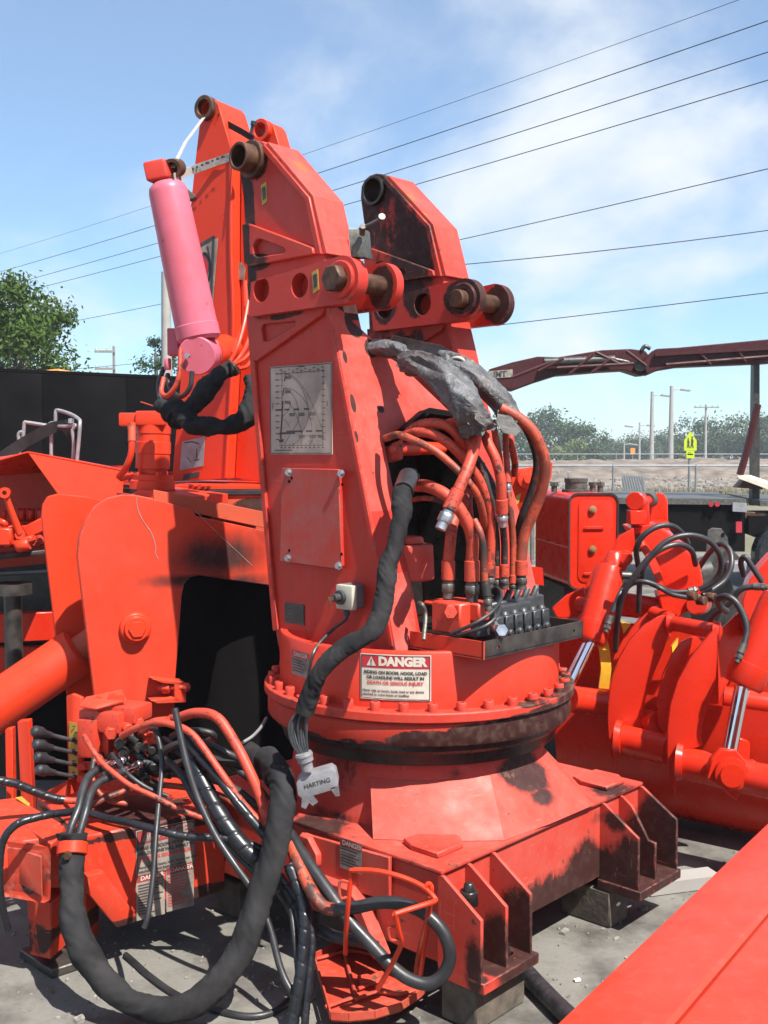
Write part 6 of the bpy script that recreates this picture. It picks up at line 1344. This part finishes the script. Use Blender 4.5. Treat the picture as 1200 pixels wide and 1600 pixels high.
obj('post_brace', tube([X(1184, 632, K), X(1168, 700, K), X(1156, 742, K)], .045, 6, 2), 'maroon', fcr)
obj('step_board', prism([X(1152, 743, K - .2), X(1160, 743, K - .2), X(1215, 762, K - .2), X(1215, 770, K - .2), X(1155, 748, K - .2)], V((.2, .3, 0))), 'decal_white', fcr)
obj('lower_frame', prism([X(1165, 748, K), X(1190, 752, K), X(1192, 765, K), X(1152, 762, K)], V((0, .2, 0))), 'rusty_pin', fcr)
obj('pump_housing', prism([X(1166, 800, K - .25), X(1215, 800, K - .25), X(1215, 845, K - .25), X(1190, 842, K - .25), X(1166, 832, K - .25)], V((0, .3, 0))), 'black_steel', fcr, bevel=.01)
obj('pump_housing', obox(X(1178, 805, K - .3), V((1, 0, 0)), V((0, 1, 0)), ez, .26, .1, .08), 'rusty_pin', fcr, bevel=.01)

# ================================================================ BLACK CONTAINER AT THE LEFT AND ITS NEIGHBOUR
plain('black_sheet', (0.0036, 0.0030, 0.0036), 0.85, var=0.25, scale=3, bmp=0.1, bscale=6, spec=0.08)
blk = thing('truck_body', 'high black steel truck body behind the control hood', 'truck', (-3, 8.6, 0))
ta, tb_ = X(-220, 571, 8.2), X(268, 593, 9.0)
tc_ = tb_ + (tb_ - ta).normalized() * 1.6
def down(p, z=.0): return V((p.x, p.y, z))
for k in range(6):
    a_ = ta + (tc_ - ta) * (k / 6); b_ = ta + (tc_ - ta) * ((k + 1) / 6) - (tc_ - ta).normalized() * .004
    obj('side_panel', prism([a_, b_, down(b_, .45), down(a_, .45)], V((.05, .12, 0))), 'black_sheet', blk, bevel=.003)
obj('top_rail', prism([ta + ez * .0, tc_, tc_ + ez * .03, ta + ez * .03], V((.05, .16, 0))), 'black_sheet', blk, bevel=.004)
obj('chassis', prism([down(ta, .45), down(tc_, .45), down(tc_, 0.0), down(ta, 0.0)], V((.05, .3, 0))), 'black_interior', blk)
obj('end_wall', prism([tc_ + V((.0, .13, 0)), tc_ + V((.25, 2.2, 0)), down(tc_ + V((.25, 2.2, 0)), .45), down(tc_ + V((0, .13, 0)), .45)], V((-.05, .005, 0))), 'black_sheet', blk)
obj('amber_roof', prism([X(48, 584, 9.6), X(52, 580, 9.6), X(92, 576, 9.6), X(102, 585, 9.6), X(102, 595, 9.6), X(48, 595, 9.6)], V((.05, .4, 0))), 'orange_primer', blk, bevel=.01)
# ================================================================ BEYOND THE YARD
plain('galvanised', (0.20, 0.215, 0.23), 0.5, metal=0.3, var=0.15)
plain('concrete_pole', (0.28, 0.265, 0.245), 0.85, var=0.12, scale=3)
plain('wood_pole', (0.20, 0.18, 0.155), 0.9, var=0.2, scale=4)
plain('wire_black', (0.03, 0.03, 0.035), 0.6, bmp=0)
plain('bark', (0.10, 0.08, 0.06), 0.9, var=0.3)
plain('lime_sign', (0.42, 0.52, 0.012), 0.45, var=0.04, bmp=0)
plain('bank_soil', (0.13, 0.108, 0.09), 0.95, var=0.4, scale=1.5, bmp=0.6, bscale=6, col2=(0.21, 0.170, 0.135))
plain('pale_rubble', (0.17, 0.155, 0.135), 0.9, var=0.3, scale=2)
plain('dry_grass', (0.19, 0.16, 0.095), 0.9, var=0.5, scale=1.2, col2=(0.23, 0.21, 0.10))
plain('white_paint', (0.7, 0.7, 0.7), 0.3, var=0.05)
plain('car_glass', (0.02, 0.025, 0.03), 0.1, var=0.1)
plain('roof_tile', (0.24, 0.09, 0.06), 0.8, var=0.2)
plain('wall_cream', (0.5, 0.46, 0.4), 0.8, var=0.1)
plain('sign_orange', (0.7, 0.22, 0.02), 0.5, var=0.1)
def bank(x, y):
    f_ = max(0, min(1, (y - 37.5) / 9)); g_ = max(0, min(1, (100 - y) / 25)); s_ = max(0, min(1, (x - 2) / 5))
    return (f_ * f_ * (3 - 2 * f_)) * g_ * s_ * (1.02 + .25 * noise.noise(V((x * .16, y * .16, 0))) + .22 * noise.noise(V((x * .7, y * .5, 3)))) + .14 * noise.noise(V((x * 2.0, y * 1.4, 8))) * f_
tag(obj('embankment', sheet(0, 75, 36, 104, -.04, 150, 110, bank), 'bank_soil', angle=80), kind='structure')
random.seed(5)
rub = []
for k in range(700):
    x_, y_ = random.uniform(5.5, 15), random.gauss(41.4, .8); r_ = random.uniform(.03, .10)
    p = V((x_, y_, bank(x_, y_) - .02)); rub.append(obox(p, V((random.random(), random.random(), .3)), V((-random.random(), random.random(), .1)), V((.1, .2, 1)), r_ * 1.6, r_ * 1.2, r_ * 1.2))
tag(obj('rubble', join(*rub), 'pale_rubble', loc=(9, 38, 0)), 'pale broken rubble strewn along the foot of the embankment', 'rubble', kind='stuff')
gv, gf = [], []
for k in range(5200):
    x_, y_ = random.uniform(2, 17), random.gauss(35.6, 1.2); h_ = random.uniform(.15, .55); a_ = random.uniform(0, 6.28); w_ = .03
    o_ = len(gv); d_ = V((math.cos(a_) * w_, math.sin(a_) * w_, 0)); p = V((x_, y_, -.02)); ln = V((random.uniform(-.15, .15), random.uniform(-.15, .15), h_))
    gv += [p - d_, p + d_, p + ln]; gf.append((o_, o_ + 1, o_ + 2))
tag(obj('dry_grass', (gv, gf), 'dry_grass', loc=(9, 35.6, 0)), 'dry tufts of grass under the chain-link fence', 'grass', kind='stuff')

# chain-link fences
def fence(y0, x0, x1, h_, step, cell, lab, wire_r, dy=0.0):
    fe = thing('chain_link_fence', lab, 'fence', ((x0 + x1) / 2, y0, 0), 'chain-link fences beyond the yard')
    n_ = int((x1 - x0) / step)
    p0_ = None
    for k in range(n_ + 1):
        x_ = x0 + k * step
        if p0_ is None:
            p0_ = obj('post', join(cyl((x_, y0, -.05), (x_, y0, h_ + .03), .035 * wire_r, n=10), cyl((x_, y0, h_ + .03), (x_, y0, h_ + .06), .02, .005, 10)), 'galvanised', fe, loc=(x_, y0, 0))
        else: c_ = twin(p0_, fe); c_.location.x = x_ - fe.location.x
    obj('top_rail', cyl((x0, y0, h_), (x1, y0, h_), .028 * wire_r, n=8), 'galvanised', fe)
    v, f = [], []
    m_ = int((x1 - x0 + h_) / cell)
    for sgn in (0, 1):
        for k in range(m_):
            xa = x0 + k * cell; 
            if sgn: a_, b_ = V((xa, y0 + .02, .03)), V((xa - h_, y0 + .02, h_))
            else: a_, b_ = V((xa - h_, y0 + .026, .03)), V((xa, y0 + .026, h_))
            for p, q in ((a_, b_),):
                lo_, hi_ = (p, q)
                if min(lo_.x, hi_.x) < x0 or max(lo_.x, hi_.x) > x1: continue
                r_ = .0026 * wire_r; o_ = len(v)
                nx_ = V((.7, 0, .7 if not sgn else -.7)) * r_; ny_ = V((0, r_, 0))
                v += [p + nx_, p + ny_, p - nx_, p - ny_, q + nx_, q + ny_, q - nx_, q - ny_]
                f += [(o_ + i, o_ + (i + 1) % 4, o_ + 4 + (i + 1) % 4, o_ + 4 + i) for i in range(4)]
    o = obj('wire_mesh', (v, f), 'galvanised', fe); o['kind'] = 'stuff'
    return fe
fence(34, 2.0, 17.6, 1.20, 2.6, .085, 'near grey chain-link fence in front of the dirt bank, with a panel and sign', 1.0)
fence(112, 12, 70, 1.35, 4.0, .4, 'far chain-link fence along the top of the dirt bank', 1.5)
pp = [X(972, 742, 33.8), X(1007, 744, 33.8), X(1009, 774, 33.8), X(973, 774, 33.8)]
mp_ = thing('mesh_panel', 'small grey-blue mesh panel hung on the near chain-link fence', 'panel', tuple(X(990, 776, 33.8)))
obj('panel_sheet', prism(pp, V((0, .03, 0))), 'galvanised', mp_)
obj('panel_mesh', join(*[tube([pp[0] + (pp[1] - pp[0]) * (k / 9) + V((0, -.02, 0)), pp[3] + (pp[2] - pp[3]) * ((k + 1.5) / 9 if k < 7 else 1.0) + V((0, -.02, 0))], .008, 4, 2) for k in range(9)]), 'concrete_pole', mp_)
# school crossing sign
sg = thing('crossing_sign', 'yellow-green school crossing sign on a grey pole by the fence', 'sign', tuple(G(1076, 779)))
SD = G(1076, 779).y
obj('sign_pole', cyl(G(1076, 779), X(1078, 690, SD), .045, n=10), 'galvanised', sg)
sp = obj('sign_face', prism([X(1069, 704, SD - .06), X(1069, 688, SD - .06), X(1078.5, 674, SD - .06), X(1088.5, 688, SD - .06), X(1088.5, 704, SD - .06)], V((0, .01, 0))), 'lime_sign', sg)
obj('sign_plaque', prism([X(1072.5, 704.5, SD - .07), X(1085, 704.5, SD - .07), X(1085, 716, SD - .07), X(1072.5, 716, SD - .07)], V((0, .01, 0))), 'lime_sign', sg)
def blob(pts): return prism([X(x_, y_, SD - .07) for x_, y_ in pts], V((0, .004, 0)))
obj('walking_figures', join(blob([(1074, 688), (1076, 687), (1077.5, 690), (1077, 695), (1078, 700), (1076.5, 700), (1075.5, 696), (1074, 700), (1073, 699.5), (1074.3, 694)]), blob([(1080, 686), (1082, 685), (1084, 689), (1083, 694), (1084, 700), (1082.4, 700), (1081.4, 695), (1080, 700), (1078.8, 699.6), (1080, 693)]), blob([(1074.6, 684.5), (1076.6, 684.5), (1076.6, 686.6), (1074.6, 686.6)]), blob([(1080.6, 682), (1082.8, 682), (1082.8, 684.6), (1080.6, 684.6)])), 'decal_ink', sp)
obj('plaque_lettering', join(blob([(1074, 709), (1083, 709), (1083, 711), (1074, 711)]), blob([(1075, 707), (1080, 707), (1080, 708), (1075, 708)])), 'decal_ink', sp)

# light and utility poles
def light_pole(px, top, bot, d_, heads, lab, mt='concrete_pole', r0=.16, cross=0):
    b_ = G(px, bot) if d_ is None else V((X(px, 705, d_).x, d_, 0)); top_ = X(px, top, b_.y)
    t_ = thing('lamp_post' if heads else 'utility_pole', lab, 'pole', (b_.x, b_.y, 0), 'poles beyond the far fence')
    obj('shaft', cyl(b_, V((b_.x, b_.y, top_.z)), r0, r0 * .6, 10), mt, t_)
    for k in range(heads):
        h_ = V((b_.x, b_.y, top_.z - .5 - .1 * k)); s_ = 1 if k == 0 else -1
        o_ = obj('lamp_arm', tube([h_, h_ + V((s_ * .7, 0, .15)), h_ + V((s_ * 1.3, 0, .10))], .06, 6, 3), 'galvanised', t_)
        obj('lamp_head', obox(h_ + V((s_ * 1.5, 0, .05)), V((1, 0, -.12)), V((0, 1, 0)), V((.12, 0, 1)), 1.1, .4, .22), 'alu_casting', t_, bevel=.03)
    for k in range(cross):
        z__ = top_.z - .35 - k * 1.1
        obj('cross_arm', obox(V((b_.x - (.55 if mt == 'wood_pole' else 0), b_.y - r0, z__)), V((1, 0, 0)), V((0, 1, 0)), ez, 1.3 if mt == 'wood_pole' else 3.0, .12, .14), 'wood_pole', t_)
        for s_ in ((-1.1, -.4) if mt == 'wood_pole' else (-1.35, -.7, .7, 1.35)):
            obj('insulator', turned(V((b_.x + s_, b_.y - r0, z__ + .07)), ez, [(.03, 0), (.07, .04), (.04, .1), (.06, .14), (.02, .2)], 8), 'alu_casting', t_)
    return t_
light_pole(1048, 603, None, 120, 1, 'tallest pale concrete lamp post left of the yellow sign, right one of two', r0=.32)
light_pole(1018, 612, None, 125, 1, 'pale concrete lamp post, left one of the tall two', r0=.30)
light_pole(1102, 632, None, 130, 0, 'slim pole with a short cross-arm right of the yellow sign', r0=.20, cross=1)
light_pole(999, 660, None, 150, 2, 'short distant lamp post with two heads left of the tall pair', r0=.18)
light_pole(913, 681, None, 150, 2, 'small distant lamp post standing before the leftmost far trees', r0=.16)
light_pole(975, 690, None, 160, 1, 'tiny distant lamp post in front of the far tree row', r0=.14)
light_pole(928, 683, None, 170, 0, 'tiny bare pole beside the leftmost distant lamp post', r0=.14)
light_pole(262, 425, None, 26, 0, 'pale concrete utility pole half hidden by the pink cylinder', r0=.17)
light_pole(180, 541, None, 70, 0, 'slender distant utility pole above the black truck body', 'wood_pole', r0=.13, cross=3)

# overhead wires: each one a span between two far poles
wires = [((1250, -35), (-40, 408), 20.0, 50.0), ((1250, 15), (-40, 436), 21.0, 50.0), ((1250, 65), (-40, 459), 21.5, 50.0), ((1250, 110), (-40, 474), 22.0, 50.0), ((1250, 252), (-40, 530), 23.0, 52.0), ((1250, 353), (262, 441), 24.0, 25.9), ((1250, 451), (-40, 588), 24.0, 55.0)]
names_ = ['topmost faint', 'second from the top', 'third from the top', 'fourth from the top', 'fifth, lone, halfway down', 'sixth, running to the pale utility pole,', 'lowest']
for k, (a_, b_, da, db) in enumerate(wires):
    A_, B_ = X(*a_, da), X(*b_, db)
    pts = []
    for i in range(25):
        s_ = i / 24; p = A_ + (B_ - A_) * s_; p.z -= .55 * 4 * s_ * (1 - s_) * .35; pts.append(p)
    tag(obj('power_line', tube(pts, .011 if k else .006, 5, 1, sm=False), 'wire_black', loc=tuple(A_)), names_[k] + ' overhead wire crossing the sky behind the crane arms', 'wire', 'overhead power lines')

# ---------------------------------------------------------------- trees
def leafmat(name, c0, c1):
    m, t, b = nodes(name)
    oi = N(t, 'ShaderNodeObjectInfo')
    c = mix(t, ramp(t, nz(t, 0.9, 4, 0.6), .35, .65), c4(c0), c4(c1))
    c = mix(t, mth(t, 'MULTIPLY', ramp(t, nz(t, 7, 2), .4, .7), .5), c, c4([x * 1.5 for x in c1]))
    t.links.new(c, b.inputs['Base Color']); b.inputs['Roughness'].default_value = .6; b.inputs['Specular IOR Level'].default_value = .2
    b.inputs['Transmission Weight'].default_value = 0
    tr = N(t, 'ShaderNodeBsdfTranslucent', {0: c}); mx = N(t, 'ShaderNodeMixShader', {0: .3, 1: b.outputs[0], 2: tr.outputs[0]})
    t.links.new(mx.outputs[0], t.nodes['Material Output'].inputs[0])
    return m
leafmat('leaf_near', (.026, .062, .008), (.060, .105, .015)); leafmat('leaf_far', (.035, .060, .022), (.060, .090, .034)); leafmat('leaf_pine', (.022, .055, .020), (.045, .085, .034)); leafmat('leaf_pale', (.09, .13, .035), (.13, .17, .055))
def tree(base, h_, w_, leaves, size, mat, lab, seed, group, trunk=.28, clumps=26, low=.25, wispy=.25):
    rnd = random.Random(seed); base = V(base)
    t_ = thing('tree', lab, 'tree', tuple(base), group)
    tv = [tube([base - ez * .1, base + ez * h_ * .25, base + V((rnd.uniform(-.1, .1) * w_, 0, h_ * .55)), base + V((rnd.uniform(-.1, .1) * w_, 0, h_ * .85))], [h_ * .030, h_ * .008], 9, 5)]
    cl_ = []
    for k in range(clumps):
        a_ = rnd.uniform(0, 6.283); z__ = low + (1 - low) * rnd.random() ** .9
        rr = w_ * .5 * math.sqrt(max(0.05, 1 - ((z__ - (low + .42 * (1 - low))) / (.62 * (1 - low) + .02)) ** 2)) * rnd.uniform(.35, 1.0)
        c_ = base + V((math.cos(a_) * rr, math.sin(a_) * rr, z__ * h_ * .94)); cl_.append((c_, w_ * rnd.uniform(.10, .20)))
        if k % 2 == 0:
            s0 = base + ez * h_ * rnd.uniform(.2, .5); tv.append(tube([s0, (s0 + c_) * .5 + ez * h_ * .04, c_], [h_ * .012, h_ * .003], 6, 3))
    obj('trunk', join(*tv), 'bark', t_)
    v, f = [], []
    for k in range(leaves):
        c_, r_ = cl_[rnd.randrange(len(cl_))]
        d_ = V((rnd.gauss(0, 1), rnd.gauss(0, 1), rnd.gauss(0, .75))).normalized() * (r_ * rnd.random() ** .45 * (1.0 if rnd.random() > wispy else 1.45))
        p = c_ + d_; s_ = size * rnd.uniform(.6, 1.3)
        n_ = (d_.normalized() + V((rnd.gauss(0, .8), rnd.gauss(0, .8), rnd.gauss(.3, .8)))).normalized()
        x_, y_ = frame_of(n_); a_ = rnd.uniform(0, 6.283); x_, y_ = x_ * math.cos(a_) + y_ * math.sin(a_), y_ * math.cos(a_) - x_ * math.sin(a_)
        o_ = len(v); v += [p - x_ * s_, p + y_ * s_ * .45, p + x_ * s_, p - y_ * s_ * .45]; f.append((o_, o_ + 1, o_ + 2, o_ + 3))
    me_o = obj('crown', (v, f), mat, t_, angle=180)
    return t_
def far_h(py, d_): return CAM.z + (705 - py) / F * d_
tree((X(8, 700, 27).x, 27, 0), far_h(436, 27), 3.9, 34000, .072, 'leaf_near', 'leafy green tree at the left edge above the black truck body', 3, 'trees by the yard', clumps=75, low=.18, wispy=.14)
tree((X(-60, 700, 31).x, 31, 0), far_h(410, 31), 4.0, 16000, .07, 'leaf_near', 'leafy green tree cut off by the left edge of the picture', 9, 'trees by the yard', clumps=40)
tree((X(252, 700, 36).x, 36, 0), far_h(512, 36), 2.0, 6500, .065, 'leaf_pine', 'narrow dark green tree beside the pale utility pole', 4, 'trees by the yard', clumps=30, low=.15)
far = [(770, 150, 652, 9), (815, 155, 650, 8), (850, 150, 643, 9), (885, 160, 660, 9), (912, 150, 668, 7), (945, 200, 690, 10), (975, 190, 688, 11), (1010, 190, 684, 11), (1035, 185, 680, 10), (1080, 160, 659, 10), (1118, 165, 664, 10), (1150, 170, 676, 9), (1175, 150, 648, 10), (1210, 150, 640, 11), (1250, 155, 645, 11), (700, 160, 655, 11), (640, 165, 660, 11), (1062, 200, 686, 9), (960, 230, 693, 10), (1135, 200, 682, 10)]
where_ = ['behind the thick hose loop', 'just right of the hose loop', 'tallest of the left clump', 'round one right of the tallest', 'low one at the right end of the left clump', 'lowest of the middle row, far left', 'second of the low middle row', 'third of the low middle row', 'fourth of the low middle row', 'behind the yellow crossing sign', 'right of the yellow crossing sign', 'low one before the black post', 'behind the black post', 'at the right edge of the picture', 'beyond the right edge', 'hidden behind the crane opening', 'hidden behind the crane column', 'low, between the lamp posts and the sign', 'faintest, at the gap in the tree row', 'low, between the sign and the post']
for k, (px, d_, top, w_) in enumerate(far):
    tree((X(px, 700, d_).x, d_, 0), far_h(top, d_), w_, 3000, .24, 'leaf_far', 'distant tree ' + where_[k], 20 + k, 'distant trees', clumps=22, low=.08, wispy=.15)
for px, d_, top, w_, lab in ((895, 140, 690, 5, 'pale green round bush before the left clump of distant trees'), (1066, 130, 697, 2.2, 'small pale green bush at the foot of the far fence')):
    tree((X(px, 700, d_).x, d_, 0), far_h(top, d_), w_, 900, .26, 'leaf_pale', lab, int(px), 'distant bushes', clumps=14, low=.05, wispy=.1)
# low houses among the far trees
for px, d_, w_, lab in ((885, 170, 6, 'low house with a red roof behind the pale bush'),):
    x_ = X(px, 705, d_).x; h_ = thing('house', lab, 'house', (x_, d_, 0), 'distant houses')
    obj('wall', obox((x_, d_, .95), V((1, 0, 0)), V((0, 1, 0)), ez, w_, 5, 1.9), 'wall_cream', h_)
    obj('roof', prism([V((x_ - w_ * .56, d_ - 3, 1.9)), V((x_ + w_ * .56, d_ - 3, 1.9)), V((x_ + w_ * .40, d_, 2.6)), V((x_ - w_ * .40, d_, 2.6))], V((0, .15, -.1))), 'roof_tile', h_)
    for s_ in (-.25, .25): obj('window', obox((x_ + s_ * w_, d_ - 2.52, 1.0), V((1, 0, 0)), V((0, 1, 0)), ez, .8, .06, .8), 'car_glass', h_)
# a white car on the far road, an orange work sign
cx_ = X(1156, 722, 165).x
car = thing('car', 'small white car on the far road, seen past the black post', 'car', (cx_, 165, 0))
obj('body', prism([V((cx_ + a_, 164, b_)) for a_, b_ in ((-2.1, .35), (-2.15, .75), (-1.5, .92), (-.8, 1.38), (.6, 1.42), (1.3, .98), (2.05, .85), (2.1, .4))], V((0, 1.7, 0))), 'white_paint', car, bevel=.05)
obj('window', prism([V((cx_ + a_, 163.97, b_)) for a_, b_ in ((-1.3, .95), (-.75, 1.3), (.55, 1.33), (1.05, .98))], V((0, .02, 0))), 'car_glass', car)
for s_ in (-1.3, 1.3): obj('wheel', cyl((cx_ + s_, 163.9, .33), (cx_ + s_, 164.2, .33), .33, n=16), 'rubber_new', car)
cx_ = X(988.5, 704, 118).x
ws = thing('work_sign', 'small orange road-work sign far off beside the short lamp post', 'sign', (cx_, 118, 0))
obj('sign_leg', cyl((cx_, 118, 0), (cx_, 118, 1.4), .05, n=8), 'galvanised', ws)
obj('sign_face', obox((cx_, 117.93, 1.65), V((1, 0, 0)), V((0, 1, 0)), ez, .5, .05, .7), 'sign_orange', ws)
# little litter on the yard
random.seed(3)
for k, (px, py, lab) in enumerate(((902, 1531, 'tiny white paper scrap on the ground near the red bin'), (455, 1585, 'crumpled bright foil scrap on the ground by the hose bundle'), (1062, 1385, 'pale plank end on the ground right of the crane base'))):
    p = G(px, py, .006)
    tag(obj('paper_scrap' if k < 2 else 'plank', obox(p + ez * (.0 if k < 2 else .02), V((1, .3, 0)), V((-.3, 1, 0)), ez, .02 if k < 2 else .30, .012 if k < 2 else .09, .006 if k < 2 else .045), 'white_paint' if k < 2 else 'concrete_pole', loc=(p.x, p.y, 0)), lab, 'litter' if k < 2 else 'plank')

gr_ = []
random.seed(31)
plain('grit_stone', (0.16, 0.15, 0.13), 0.9, var=0.5, scale=60)
for k in range(800):
    p = G(random.uniform(20, 1180), random.uniform(1330, 1640)); r_ = random.uniform(.0015, .006) * (1 + (random.random() > .96) * 1.5)
    gr_.append(obox(p + ez * r_ * .4, V((random.random(), random.random(), .2)), V((-random.random(), random.random(), .1)), V((.2, .1, 1)), r_ * 2, r_ * 1.5, r_ * 1.2))
tag(obj('grit', join(*gr_), 'grit_stone', loc=(0, 3.3, 0)), 'loose grit and small stones scattered over the concrete', 'grit', kind='stuff')
# ================================================================ AIR
m = bpy.data.materials.new('haze_air'); m.use_nodes = True; t = m.node_tree
for n_ in list(t.nodes):
    if n_.type == 'BSDF_PRINCIPLED': t.nodes.remove(n_)
pvn = t.nodes.new('ShaderNodeVolumePrincipled'); pvn.inputs['Color'].default_value = (0.80, 0.88, 1.0, 1); pvn.inputs['Density'].default_value = 0.0008; pvn.inputs['Anisotropy'].default_value = 0.0
t.links.new(pvn.outputs[0], t.nodes['Material Output'].inputs['Volume'])
MATS['haze_air'] = m
hz = obj('haze', obox((0, 150, 6.5), V((1, 0, 0)), V((0, 1, 0)), ez, 400, 340, 15.6), 'haze_air')
tag(hz, 'thin pale humid haze over the whole yard and field', 'haze', kind='stuff')
